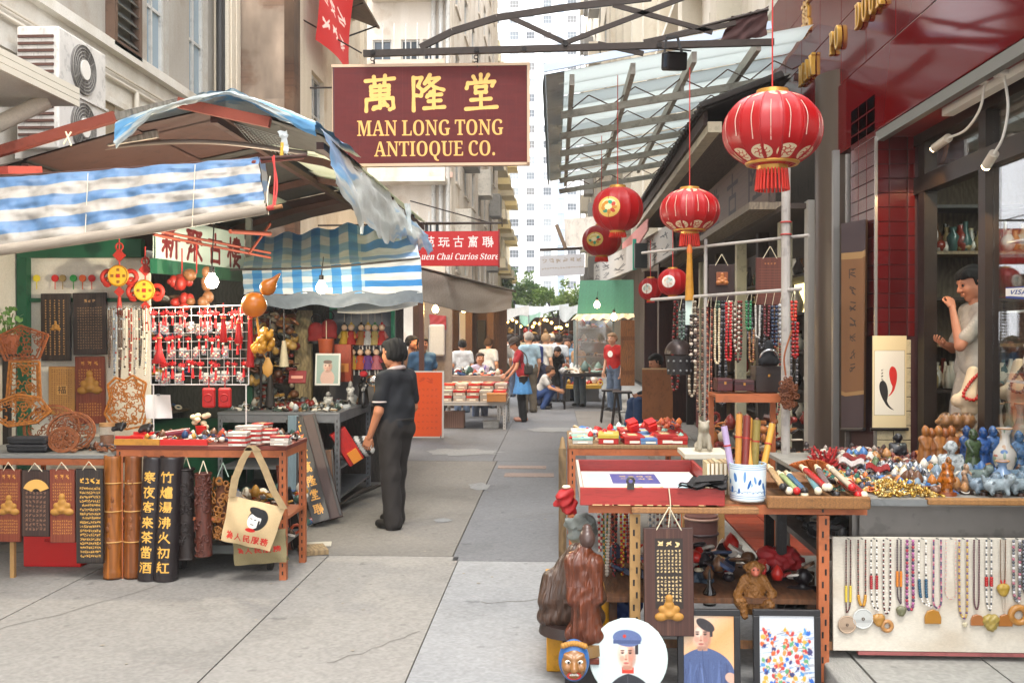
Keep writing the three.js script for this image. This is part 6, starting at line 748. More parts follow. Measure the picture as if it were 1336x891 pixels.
// bamboo poles with brushed couplets
{ const txt = ['', '', '寒夜客來茶當酒', '竹爐湯沸火初紅'], lab = ['left natural bamboo pole propped before the table', 'right natural bamboo pole beside the black couplet pole', 'black bamboo half pole lettered in gold, left of the couplet pair', 'black bamboo half pole lettered in gold, right of the couplet pair'];
 [[127,155,597,764,6.66],[155,180,597,762,6.68],[172,203,598,766,6.63],[193,227,598,765,6.62]].forEach(([u0, u1, v0, v1, d], i) => {
 const r = R(u0, v0, u1, v1, d), o = thing('bamboo_pole', lab[i], 'bamboo pole'), H = r.top, rad = r.w * 0.43, lean = i < 2 ? 0.0 : 0.05, nodes = [0.05,0.3,0.55,0.78,0.97], pr = []; for (let k = 0; k <= 60; k++) { const y = k / 60, n = nodes.reduce((m, q) => Math.max(m, 1 - Math.abs(y - q) / 0.012),0); pr.push([rad * (1 + 0.05 * Math.max(0, n)) * (i < 2 ? 1 : 1.05), y * H]); } pr.unshift([0,0]); pr.push([rad * 0.8, H],[rad * 0.8, H - 0.03],[0, H - 0.03]);
 const T = (g) => tf(g, r.x, 0.005,-d - rad, -0.02,0,-lean * (1 - 2 * (i === 3 ? 0 : 0)) * 0.9); const g = LA(pr, 24); { const p = g.attributes.position, u = g.attributes.uv; for (let k = 0; k < p.count; k++) u.setXY(k, u.getX(k) * 0.3, p.getY(k) * 0.4); }
 part(o, 'culm', T(g), i < 2 ? C(i ? '#9a5520' : '#b56a24', 0.4,0, tWood) : we('#221b1c', 0.35));
 if (i < 2) { part(o, 'node_ring', nodes.slice(1,4).map((q) => T(TO(rad * 1.04,0.004,0, q * H, 0, PI / 2,0,0,5,22))), C('#c99a58', 0.5)); part(o, 'carved_figures', bag3(9, () => T(solid([ell([rr(-0.02,0.02), rr(0.2,0.85) * H, rad * 0.96],0.014,[1,1.6,0.4])],0.005,0.01))), C('#7a4620', 0.5)).userData.kind = 'stuff'; }
 else { const s = [...txt[i]]; const tx = canvas(160,1120, (c) => { c.fillStyle = '#241d1e'; c.fillRect(0,0,160,1120); for (let k = 0; k < 60; k++) { c.fillStyle = `rgba(110,60,50,${rr(0.03,0.12)})`; c.fillRect(rr(0,160), rr(0,1120), rr(1,3), rr(30,200)); } s.forEach((ch, k) => glyph(c, ch, 26,108 + k * 138,108, '#dba748', 13)); }); const cy = new THREE.CylinderGeometry(rad * 1.075, rad * 1.075, H * 0.98,20,1, true, -0.85,1.7); part(o, 'lettering', T(cy.translate(0, H * 0.49,0)), ink(tx, 0.4)); }
 }); }
// carved tubes and basket
{ const mk = (l, u0, v0, u1, v1, m, d) => { const r = R(u0, v0, u1, v1, d), o = thing('carved_tube', l, 'carving'); part(o, 'tube', CY(r.w * 0.46, r.w * 0.46, r.h, r.x, r.y, r.z, 0,0,0.02,20), m); part(o, 'relief', bag3(46, () => { const a = rr(-1.3,1.3); return TO(rr(0.012,0.022),0.006, r.x + Math.sin(a) * r.w * 0.47, r.y + rr(-0.46,0.46) * r.h, r.z + Math.cos(a) * r.w * 0.47,0, a, rr(0,6),4,8,4); }), m).userData.kind = 'stuff'; part(o, 'end_ring', [TO(r.w * 0.46,0.008, r.x, r.top, r.z, PI / 2,0,0,5,20), TO(r.w * 0.46,0.008, r.x, r.bot, r.z, PI / 2,0,0,5,20)], m); part(o, 'cord', [rod(V(r.x - 0.03, r.top, r.z), V(r.x, r.top + 0.09, r.z),0.004), rod(V(r.x + 0.03, r.top, r.z), V(r.x, r.top + 0.09, r.z),0.004)], rope); };
 mk('dark carved wooden tube hanging beside the couplet poles', 231,612,254,728, wo('#2d201c'),6.75); mk('reddish carved wooden tube with cord, left of the cloth bag', 254,618,276,724, wo('#6b3526', 0.45),6.72);
 const o = thing('openwork_basket', 'orange openwork wooden lantern hanging behind the cloth bag', 'carving'), r = R(276,622,305,705,6.8), m = wo('#b8762f'); part(o, 'openwork', bag3(100, () => { const a = rr(0,6.28), y = rr(-0.48,0.48), k = Math.sqrt(1 - (y * 1.5) ** 2 * 0.8); return TO(rr(0.014,0.022),0.006, r.x + Math.sin(a) * r.w * 0.5 * k, r.y + y * r.h, r.z + Math.cos(a) * r.w * 0.5 * k, 0, a, rr(0,6),4,9); }), m).userData.kind = 'stuff'; part(o, 'core', SP(r.w * 0.4, r.x, r.y, r.z, 14,1, r.h / r.w * 1.05,1), C('#5a3014', 0.8)); part(o, 'cord', [rod(V(r.x - 0.04, r.top, r.z), V(r.x, r.top + 0.1, r.z),0.004), rod(V(r.x + 0.04, r.top, r.z), V(r.x, r.top + 0.1, r.z),0.004)], C('#b9d2c0', 0.7)); }
{ // cloth shoulder bags
 const can = fa('#b59b73', 0.9), mk = (l, pts, d, portrait, strap) => { const o = thing('cloth_bag', l, 'bag'), q = pts.map((p) => P(...p, d)); part(o, 'bag', quad(...q, 10,10, (u, t, p) => { p.z += 0.05 * Math.sin(u * PI) * Math.sin(t * PI) + 0.008 * Math.sin(u * 14 + t * 9); }, 0.05), portrait ? can : fa('#7d7252', 0.9));
 const tx = canvas(384,320, (g, w, h) => { g.fillStyle = portrait ? '#c4aa80' : '#8a7d5a'; g.fillRect(0,0, w, h); for (let k = 0; k < 600; k++) { g.fillStyle = `rgba(90,70,40,${rr(0.02,0.07)})`; g.fillRect(rnd() * w, rnd() * h, rr(4,40),1); }
 if (portrait) { g.fillStyle = '#1b1a1c'; g.beginPath(); g.ellipse(236,118,66,74,0.25,0,7); g.fill(); g.fillStyle = '#e9e4dc'; g.beginPath(); g.ellipse(216,128,46,56,0.2,0,7); g.fill(); g.fillStyle = '#1b1a1c'; g.beginPath(); g.ellipse(228,70,66,26,0.3,0,7); g.fill(); g.fillRect(186,112,18,6); g.fillRect(216,116,18,6); g.fillRect(196,152,26,5); g.fillRect(246,120,12,50); g.fillStyle = '#c4211b'; g.beginPath(); g.ellipse(206,196,36,14,0,0,7); g.fill(); }
 ['為', '人', '民', '服', '務'].forEach((c, i) => glyph(g, c, 30 + i * 66, portrait ? 236 : 150,56, '#c4231c', 13)); soft(g, w, h); });
 part(o, 'print', suv(quad(...q.map((p) => p.clone().add(V(0,0,0.004))),10,10, (u, t, p) => { p.z += 0.05 * Math.sin(u * PI) * Math.sin(t * PI) + 0.008 * Math.sin(u * 14 + t * 9); }),1 / q[0].distanceTo(q[1]),1 / q[0].distanceTo(q[3])), ink(tx, 0.9));
 if (strap) part(o, 'strap', strap.map((s) => { const n = []; for (let i = 0; i + 1 < s.length; i++) n.push(quad(P(s[i][0] - 5, s[i][1], d - 0.03), P(s[i][0] + 5, s[i][1], d - 0.03), P(s[i + 1][0] + 5, s[i + 1][1], d - 0.03), P(s[i + 1][0] - 5, s[i + 1][1], d - 0.03),1,2, null, 0.004)); return n; }), can); return o; };
 mk('tan cloth shoulder bag printed with capped face and red characters', [[288,705],[352,719],[372,662],[299,646]],6.55, true, [[[302,648],[306,625],[316,600],[326,584]],[[370,664],[356,640],[344,610],[332,585]],[[322,588],[328,581],[336,588]]]); mk('olive cloth bag with red characters hanging behind the tan bag', [[306,738],[374,733],[372,690],[302,694]],6.68, false); }
{ const o = thing('low_cart', 'grey wheeled platform cart under the left table', 'cart'), a = V(P(222,735,7.0).x, 0.16,-7.0), b = V(P(362,735,7.0).x, 0.16,-7.9); part(o, 'deck', B(b.x - a.x, 0.04,0.9, (a.x + b.x) / 2,0.16,-7.4), C('#7b7d7b', 0.5,0.3, tWear)); part(o, 'rim', [B(b.x - a.x + 0.02,0.06,0.02, (a.x + b.x) / 2,0.165,-6.94)], C('#5f625f', 0.5,0.3)); for (const x of [a.x + 0.08, b.x - 0.06]) for (const z of [-7.02,-7.75]) { const w = part(o, 'caster', CY(0.055,0.055,0.03, x, 0.056, z, 0,0, PI / 2,14), C('#2d2b2a', 0.7)); part(w, 'fork', B(0.05,0.08,0.05, x, 0.105, z), greyMetal); } }
{ const o = thing('red_box', 'bright red plastic box on the ground under the left plaques', 'box'), r = R(26,706,102,748,7.0); part(o, 'tub', RB(r.w, 0.24,0.34,0.012, r.x, 0.12,-7.2), redPl); part(o, 'rim', RB(r.w + 0.02,0.03,0.36,0.01, r.x, 0.25,-7.2), redPl); part(o, 'handle', RB(0.1,0.02,0.015,0.006, r.x, 0.2,-7.02), C('#9d1714', 0.4)); }
trinkets('under_table_wares', 'dark clutter of wares stored beneath the left stall tables', 260, (a, b) => [-3.9 + a * 1.95,0.03 + (b < 0.5 ? 0.4 : 0.17),-7.2 - rnd() * 0.6], JUNK, 0.03,0.07, null, null, 'wares');
// ---------- leaning boards ----------
{ const lean = (name, l, b0, t0, w, th, m, d0, d1, tx) => { const o = thing(name, l, 'board'), a = P(...b0, d0); a.y = Math.max(0.004, a.y); const b = P(...t0, d1), ax = b.clone().sub(a), L = ax.length(), mx = new THREE.Matrix4(), yA = ax.clone().normalize(), zA = V(0.25,0.2,1).sub(yA.clone().multiplyScalar(V(0.25,0.2,1).dot(yA))).normalize(), xA = yA.clone().cross(zA); mx.makeBasis(xA, yA, zA).setPosition(a); part(o, 'plank', RB(w, L, th, 0.006).translate(0, L / 2 + 0.02,0).applyMatrix4(mx), m); if (tx) part(o, 'lettering', PL(w * 0.9, L * 0.97,0, L / 2 + 0.02, th / 2 + 0.002).applyMatrix4(mx), tx); else part(o, 'edge_strip', RB(w * 0.16, L * 0.98, th + 0.006,0.004, w * 0.4, L / 2 + 0.02,0).applyMatrix4(mx), ebony); return o; };
 const tx = canvas(128,768, (g) => { g.fillStyle = '#1f1a19'; g.fillRect(0,0,128,768); for (let i = 0; i < 7; i++) glyph(g, [...'新聚古萬隆堂聯'][i],26,30 + i * 103,78, '#d79a3e', 14); });
 lean('leaning_board', 'black leaning board with gold characters before the grey table', [420,684],[384,548],0.16,0.03, ebony, 8.6,9.1, ink(tx, 0.4)); lean('leaning_board', 'dark brown plain board leaning behind the gold lettered board', [436,680],[400,545],0.17,0.035, wo('#4b2a20'),8.75,9.15); lean('leaning_board', 'weathered brown plank propped at the grey table leg', [432,676],[426,590],0.12,0.03, wo('#7a5236', 0.7),8.9,9.2); lean('leaning_board', 'blue grey upright plank left of the black leaning board', [381,712],[382,545],0.09,0.03, we('#5f747d', 0.6),8.2,8.4); lean('leaning_board', 'reddish plank propped against the left table end', [376,735],[366,610],0.07,0.025, wo('#a8604a', 0.7),7.6,7.3); lean('leaning_board', 'dark plank propped beside the cloth bags', [391,728],[372,640],0.09,0.03, wo('#2f2522', 0.6),7.7,7.5);
 const o = thing('plank_offcut', 'flat pale timber offcut lying on the road by the left stall', 'plank'); part(o, 'plank', B(0.2,0.035,0.26, P(408,726,7.6).x, 0.022,-7.6,0,0.4), wo('#b59a72', 0.8)); part(o, 'cardboard', B(0.22,0.01,0.16, P(420,718,7.8).x - 0.05,0.009,-7.85,0,0.2), C('#b9b2a2', 0.9)); }
// ================= left: second stall =================
{ const t = thing('metal_table', 'grey metal shelved table of curios beside the man in the polo shirt', 'table'), g = C('#84868a', 0.4,0.4, tWear); tableFrame(t, -3.25,-2.06,-9.3,-10.9,0.96, g, { apron: 0.07, shelf: 0.42 }); part(t, 'lower_shelf', B(1.17,0.02,1.55,-2.65,0.14,-10.1), g); }
const curio = (l, u, v, d, prims, hex, name = 'figurine', o = {}) => { const q = thing(name, l, o.cat ?? 'figurine', o.group), p = P(u, v, d); part(q, 'body', solid(prims, o.cell ?? 0.006,0.012, { rough: o.rough }).translate(p.x, o.y ?? p.y, p.z), C(hex, o.ro ?? 0.3,0, o.map ?? tGlz)); if (o.base) part(q, 'base', CY(o.base, o.base * 1.1,0.02, p.x, (o.y ?? p.y) - 0.008, p.z, 0,0,0,14), C(o.baseHex ?? '#3a2418', 0.4)); return q; };
const standFig = (h, k = 1) => [cap([0,0.01,0],[0, h * 0.55,0], h * 0.19 * k, h * 0.13 * k), cap([-h * 0.09, h * 0.66,0],[h * 0.09, h * 0.66,0], h * 0.09, h * 0.09), ell([0, h * 0.86,0.004], h * 0.12,[0.88,1.1,0.95]), cap([-h * 0.14, h * 0.64,0.01],[-h * 0.05, h * 0.45, h * 0.13], h * 0.05, h * 0.04), cap([h * 0.14, h * 0.64,0.01],[h * 0.05, h * 0.45, h * 0.13], h * 0.05, h * 0.04), ell([0, h * 0.97,-0.004], h * 0.045)];
const seatFig = (h) => [ell([0, h * 0.32,0], h * 0.3,[1.15,1,0.95]), cap([-h * 0.3, h * 0.12, h * 0.12],[h * 0.3, h * 0.12, h * 0.12], h * 0.13, h * 0.13), ell([0, h * 0.8,0.01], h * 0.17,[0.95,1.08,1]), cap([-h * 0.26, h * 0.5,0],[-h * 0.2, h * 0.24, h * 0.24], h * 0.1, h * 0.07), cap([h * 0.26, h * 0.5,0],[h * 0.2, h * 0.24, h * 0.24], h * 0.1, h * 0.07), ell([-h * 0.165, h * 0.78,0], h * 0.05), ell([h * 0.165, h * 0.78,0], h * 0.05)];
trinkets('curio_heap', 'mixed heap of small curios covering the grey metal table', 300, (a, b) => [-3.2 + a * 1.1,0.965,-9.35 - b * 1.5], pal('#2a2a28 #6b6f70 #9d8f7a #7d2a22 #3f4f46 #c9c2b4 #8a6a3f #b0b5b8'),0.015,0.045, null, null, 'curios');
curio('white slim necked vase figure at the back of the metal table', 457,512,10.3, standFig(0.24), '#dcd9d2', 'figurine', { y: 0.97 }); curio('black round topped statuette beside the oval mirror on the metal table', 474,512,10.4, standFig(0.3,1.1), '#1d1b1c', 'figurine', { y: 0.97 }); curio('small white seated figure at the back of the metal table', 428,512,10.2, seatFig(0.14), '#e0ddd6', 'figurine', { y: 0.97 });
{ const o = thing('red_flower', 'red artificial bloom standing above the black statuette', 'ornament'), p = P(474,488,10.4); part(o, 'bloom', SP(0.045, p.x, p.y, p.z, 10,1,0.8,1), C('#c02a33', 0.7)); part(o, 'stem', rod(V(p.x, p.y, p.z), V(p.x + 0.02,0.97, p.z),0.004), ebony); const m = thing('oval_mirror', 'small oval mirror leaning on the metal table behind the man', 'mirror'), q = P(488,497,10.5); part(m, 'glass', tf(new THREE.SphereGeometry(0.09,20,10).scale(1,0.62,0.06), q.x, q.y, q.z), C('#d9dedd', 0.05,0.9)); part(m, 'frame', TO(0.09,0.008,0,0,0).scale(1,0.62,1).translate(q.x, q.y, q.z), leafGold); part(m, 'stand', rod(V(q.x, q.y - 0.05, q.z), V(q.x, 0.97, q.z - 0.06),0.006), leafGold);
 const b = thing('red_case', 'open dark red case tilted at the left of the metal table', 'case'), c = P(385,495,9.8); part(b, 'tray', RB(0.18,0.03,0.13,0.006, c.x, 0.99, c.z, 0.3), C('#6d1418', 0.5)); part(b, 'lid', RB(0.18,0.13,0.02,0.006, c.x, c.y + 0.02, c.z - 0.08,-0.3), C('#7d1519', 0.5)); part(b, 'lid_panel', B(0.12,0.03,0.004, c.x, c.y + 0.02, c.z - 0.065,-0.3), C('#c98f7d', 0.6));
 const r = thing('shelf_carton', 'red and orange carton leaning on the shelf of the metal table', 'box'), k = P(452,585,9.45); part(r, 'carton', RB(0.16,0.36,0.1,0.005, k.x, 0.62, k.z, 0,0.4,0.55), we('#c0201a')); part(r, 'flame_print', B(0.1,0.12,0.102, k.x + 0.07,0.53, k.z, 0,0.4,0.55), C('#d9862a', 0.5));
 const zb = thing('striped_bundle', 'black and white striped bundle on the shelf under the metal table', 'bundle'), e = P(462,560,9.9); part(zb, 'cloth', solid([cap([-0.15,0,0],[0.14,0.02,0],0.08,0.07), cap([-0.1,0.08,0.02],[0.1,0.09,0.02],0.07,0.07)],0.012,0.03, { color: (p) => (Math.sin(p.x * 70 + p.y * 40) > 0 ? [0.75,0.75,0.74] : [0.02,0.02,0.02]) }).translate(e.x, 0.52, e.z), mBeadM); const sb = thing('bicycle_stand', 'black folded metal stand lying under the grey metal table', 'stand'); part(sb, 'rails', bag3(4, (i) => rod(V(-2.25 + i * 0.06,0.02 + i * 0.02,-9.2), V(-1.85 - i * 0.05,0.1,-10.5 + i * 0.1),0.014)), ebony).userData.kind = 'stuff'; }
{ // back of the second stall: post, backing, bags, portrait, dolls
 const o = thing('doll_stand', 'stall back with green frame, grey panel and cream post holding the dolls', 'stall cabinet'), d = 11, r = R(430,400,516,460, d); part(o, 'grey_panel', B(r.w, r.h, 0.03, r.x, r.y, -d), we('#87898f', 0.7)); const r2 = R(385,405,407,600,10.9); part(o, 'cream_post', B(r2.w, r2.h, 0.07, r2.x, r2.y, r2.z), wo('#d6bd8c', 0.7)); for (const [u0, v0, u1, v1] of [[430,400,515,404],[510,404,515,470],[430,404,433,460]]) { const q = R(u0, v0, u1, v1,10.95); part(o, 'green_frame', B(q.w, q.h, 0.04, q.x, q.y, q.z), C('#2f8a66', 0.5)); } const r3 = R(320,395,526,640,11.3); part(o, 'back_board', B(r3.w, r3.h, 0.04, r3.x, r3.y, r3.z), wo('#5a514a', 0.8)); const r4 = R(430,485,500,530,11.05); part(o, 'lower_panel', B(r4.w, r4.h, 0.03, r4.x, r4.y, r4.z), C('#6d6a68', 0.7));
 const doll = (l, u, v, k, h1, h2, hair) => { const q = thing('costume_doll', l, 'doll', 'costume dolls hung in two rows'), p = P(u, v, 10.7), s = 0.30 * k; part(q, 'dress', LA([[0,0.62],[0.05,0.62],[0.07,0.5],[0.06,0.42],[0.12,0.12],[0.14,0.1],[0,0.12]].map(([x, y]) => [x * s * 1.9, y * s]),12).translate(p.x, p.y - s / 2, p.z), C(h1,0.7,0, tFab)); part(q, 'sleeves', [-1,1].map((m) => tf(LA([[0,0],[0.03,0],[0.055,-0.26],[0,-0.26]].map(([x, y]) => [x * s * 1.5, y * s]),8), p.x + m * s * 0.08, p.y + s * 0.09, p.z, 0,0, m * 0.4)), C(h2,0.7,0, tFab)); part(q, 'head', SP(s * 0.115, p.x, p.y + s * 0.24, p.z + 0.004,10), C('#e2bfa0', 0.5)); part(q, 'headdress', [SP(s * 0.125, p.x, p.y + s * 0.28, p.z - 0.01,10,1,0.8,0.9), SP(s * 0.05, p.x, p.y + s * 0.4, p.z, 6)], C(hair, 0.5)); part(q, 'legs', [-1,1].map((m) => rod(V(p.x + m * s * 0.05, p.y - s * 0.4, p.z), V(p.x + m * s * 0.05, p.y - s * 0.6, p.z), s * 0.03)), C('#d9d3cc', 0.6)); part(q, 'thread', rod(V(p.x, p.y + s * 0.4, p.z), V(p.x, p.y + s * 0.75, p.z),0.002,4), rope); };
 [['#c9a028', '#d9c27a', '#2a1c16', 'yellow'],['#b3261f', '#c9852e', '#c9a23a', 'crimson'],['#a8763a', '#b3402a', '#3a2a20', 'tan'],['#d8d6d2', '#c9241c', '#c9a23a', 'white and scarlet'],['#c9b06a', '#4f8a55', '#3f7a4a', 'sand and green'],['#c9302a', '#d98a80', '#b3261f', 'scarlet ruffled']].forEach((c, i) => doll(`doll in ${c[3]} costume, ${ORD[i]} in the upper doll row`, [449,458,471,480,489,498][i],436,1, c[0], c[1], c[2])); [['#c9a23a', '#5f8a7a', '#2a1c16', 'golden skirt'],['#c95a24', '#b3261f', '#2a1c16', 'orange'],['#6b3f8a', '#8a5aa8', '#2a1c16', 'purple'],['#c9707a', '#a83a4a', '#2a1c16', 'pink']].forEach((c, i) => doll(`doll in ${c[3]} dress, ${ORD[i]} in the lower doll row`, [460,470,480,491][i],468,1, c[0], c[1], c[2]));
 for (const [u, v, l] of [[412,432, 'left red velvet bag with black trim'],[429,428, 'right red velvet bag with black trim']]) { const q = thing('velvet_bag', l + ' hanging on the second stall', 'bag'), p = P(u, v, 10.5); part(q, 'pouch', solid([ell([0,0,0],0.09,[1,1.1,0.6]), cap([-0.05,-0.09,0],[0.05,-0.09,0],0.04,0.04)],0.012,0.03).translate(p.x, p.y, p.z), fa('#8f1a1c', 0.8)); part(q, 'trim', CY(0.075,0.085,0.03, p.x, p.y - 0.12, p.z).scale(1,1,1), ebony); part(q, 'loop', TO(0.05,0.008, p.x, p.y + 0.13, p.z, 0,0,0,5,14), ebony); }
 { const q = thing('hanging_pot', 'terracotta coloured square pot hanging below the red velvet bags', 'pot'), r0 = R(417,443,434,462,10.4); part(q, 'pot', CY(r0.w * 0.72, r0.w * 0.62, r0.h, r0.x, r0.y, r0.z, 0, PI / 4,0,4), we('#b5532c', 0.7)); part(q, 'rim', CY(r0.w * 0.76, r0.w * 0.76,0.015, r0.x, r0.top, r0.z, 0, PI / 4,0,4), C('#b5532c', 0.7)); part(q, 'cord', rod(V(r0.x, r0.top, r0.z), V(r0.x, r0.top + 0.2, r0.z),0.005), rope); }
 { const q = thing('framed_portrait', 'white framed portrait of a smiling child leaning on the metal table', 'picture'), r0 = R(411,461,444,503,10.2); const tx = canvas(160,208, (g) => { g.fillStyle = '#8fa59c'; g.fillRect(0,0,160,208); g.fillStyle = '#c9a393'; g.beginPath(); g.ellipse(80,170,52,62,0,0,7); g.fill(); g.fillStyle = '#d9b09a'; skinFace(g, 80,84,36,42, '#d9b09a', '#5b4032'); g.fillStyle = '#5b4032'; g.beginPath(); g.ellipse(80,50,32,14,0,0,7); g.fill(); soft(g, 160,208); }); part(q, 'frame', RB(r0.w, r0.h, 0.025,0.005, r0.x, r0.y, r0.z, -0.12), C('#dcdad2', 0.5)); part(q, 'picture', PL(r0.w * 0.86, r0.h * 0.88,0,0,0.015).rotateX(-0.12).translate(r0.x, r0.y, r0.z), ink(tx, 0.4)); }
 { const q = thing('orange_carton', 'orange printed carton standing behind the child portrait', 'box'), r0 = R(437,455,459,492,10.6); part(q, 'carton', RB(r0.w, r0.h + 0.1,0.1,0.005, r0.x, r0.y, r0.z), we('#b5421d')); part(q, 'print', B(r0.w * 0.7, r0.h * 0.3,0.104, r0.x, r0.y - 0.05, r0.z), C('#d98a3a', 0.5)); }
 for (const [u, v0, v1, hx, l] of [[352,415,520, '#2a2523', 'black umbrella hanging left of the cream post'],[370,385,470, '#c4b79a', 'pale straw brush hanging left of the cream post'],[340,470,560, '#7a2a22', 'dark red scroll hanging by the gourds']]) { const q = thing('hanging_ware', l, 'ware'), a = P(u, v0,9.6), b = P(u, v1,9.6); part(q, 'shaft', rod(a, b, 0.012), ebony); part(q, 'body', CY(0.02,0.05, (a.y - b.y) * 0.4, b.x, b.y + (a.y - b.y) * 0.1, b.z), C(hx, 0.7,0, tFab)); }
 trinkets('hanging_clutter', 'dim clutter of hung wares at the back of the stalls by the gourds', 200, (a, b) => { const p = P(326 + a * 58,400 + b * 150,10.2 + rnd() * 0.5); return [p.x, p.y, p.z]; }, pal('#5a3a2a #8a5a3a #3a2e2a #7a2a22 #9d8f7a #b08a4a #4a4f4a'),0.03,0.08, null, null, 'wares'); }
{ const o = thing('signboard', 'bright orange standing signboard with white edge on the left of the lane', 'signboard'), r = R(533,484,579,571,15.8), tx = canvas(192,400, (g) => { g.fillStyle = '#e2541c'; g.fillRect(0,0,192,400); for (let i = 0; i < 2; i++) scrawl(g, 50 + i * 48,30,40, '#c8431a', 6); for (let j = 0; j < 7; j++) for (let i = 0; i < 6; i++) scrawl(g, 16 + i * 27,100 + j * 40,16, '#c8431a', 2); }); part(o, 'panel', B(r.w, r.h, 0.03, r.x, r.y, r.z, -0.06), C('#d9d3cb', 0.5)); part(o, 'face', PL(r.w * 0.9, r.h * 0.96,0,0,0.018).rotateX(-0.06).translate(r.x, r.y, r.z), ink(tx, 0.45)); part(o, 'foot', [-1,1].map((s) => [rod(V(r.x + s * r.w * 0.42,0.02, r.z + 0.05), V(r.x + s * r.w * 0.42, r.bot + 0.3, r.z - 0.01),0.012), rod(V(r.x + s * r.w * 0.42,0.02, r.z - 0.3), V(r.x + s * r.w * 0.42, r.bot + 0.6, r.z - 0.02),0.012)]), greyMetal); }
// ================= middle distance =================
{ const g = C('#b9b4ae', 0.5,0.2); const t = thing('display_table', 'pale legged table of red boxes before the woman in the blue skirt', 'table'), a = P(572,532,17.6), b = P(660,532,17.6); tableFrame(t, a.x, b.x, -17.6,-19.2,0.5, g, { apron: 0.04 }); const c = thing('display_table', 'cloth covered trestle behind the red boxed table', 'table'), e = P(575,492,19.6), f = P(652,492,19.6); tableFrame(c, e.x, f.x, -19.6,-20.8,0.86, g); part(c, 'cloth', B(f.x - e.x + 0.06,0.16,1.26, (e.x + f.x) / 2,0.8,-20.2), fa('#b59d8c', 0.8));
 let k = 0; for (let j = 0; j < 3; j++) for (let i = 0; i < 5; i++) for (let h = 0; h < (j ? 3 : 2); h++) { const W = (b.x - a.x) / 5; giftBox(`boxed set, ${ORD[h]} layer, ${ORD[i]} stack, ${['front', 'middle', 'back'][j]} row, by the blue skirted woman`, a.x + W * (i + 0.5),0.502 + h * 0.1 + j * 0.001,-17.85 - j * 0.45, W * 0.9,0.095,0.38, rr(-0.06,0.06),['#c4241d', '#c9c3bb', '#d23a2a', '#b9b3aa', '#b81d18'][(k++ * 3 + j) % 5], 'boxed sets on the red boxed table', '#c9b8a8'); }
 trinkets('cloth_wares', 'brown and grey bric-a-brac on the cloth covered trestle', 70, (p, q) => [e.x + p * (f.x - e.x),0.88,-19.7 - q], JUNK, 0.05,0.11, null, null, 'bric-a-brac'); const fr = thing('front_carton', 'orange brown carton at the front right corner of the red boxed table', 'box'), q = R(635,523,660,533,17.5); part(fr, 'carton', RB(q.w, 0.13,0.3,0.006, q.x, 0.567,-17.68), C('#b57a42', 0.7)); part(fr, 'lid', RB(q.w + 0.01,0.03,0.31,0.006, q.x, 0.64,-17.68), C('#c98a4f', 0.7)); const w = thing('wicker_crate', 'pinkish wicker crate under the red boxed table', 'crate'), r = R(577,541,604,561,17.7); part(w, 'crate', RB(r.w, 0.3,0.3,0.01, r.x, 0.15,-18), C('#b08a78', 0.8)); part(w, 'slats', bag3(11, (i) => B(0.008,0.28,0.012, r.x - r.w / 2 + (i + 0.5) * r.w / 11,0.15,-17.845)), C('#8d6556', 0.8)).userData.kind = 'stuff'; const m = thing('white_carton', 'white carton on the ground under the red boxed table', 'box'), s = R(630,552,650,560,17.8); part(m, 'carton', RB(s.w, 0.1,0.3,0.006, s.x, 0.052,-18), white); part(m, 'lid', RB(s.w + 0.01,0.03,0.31,0.006, s.x, 0.115,-18), white); }
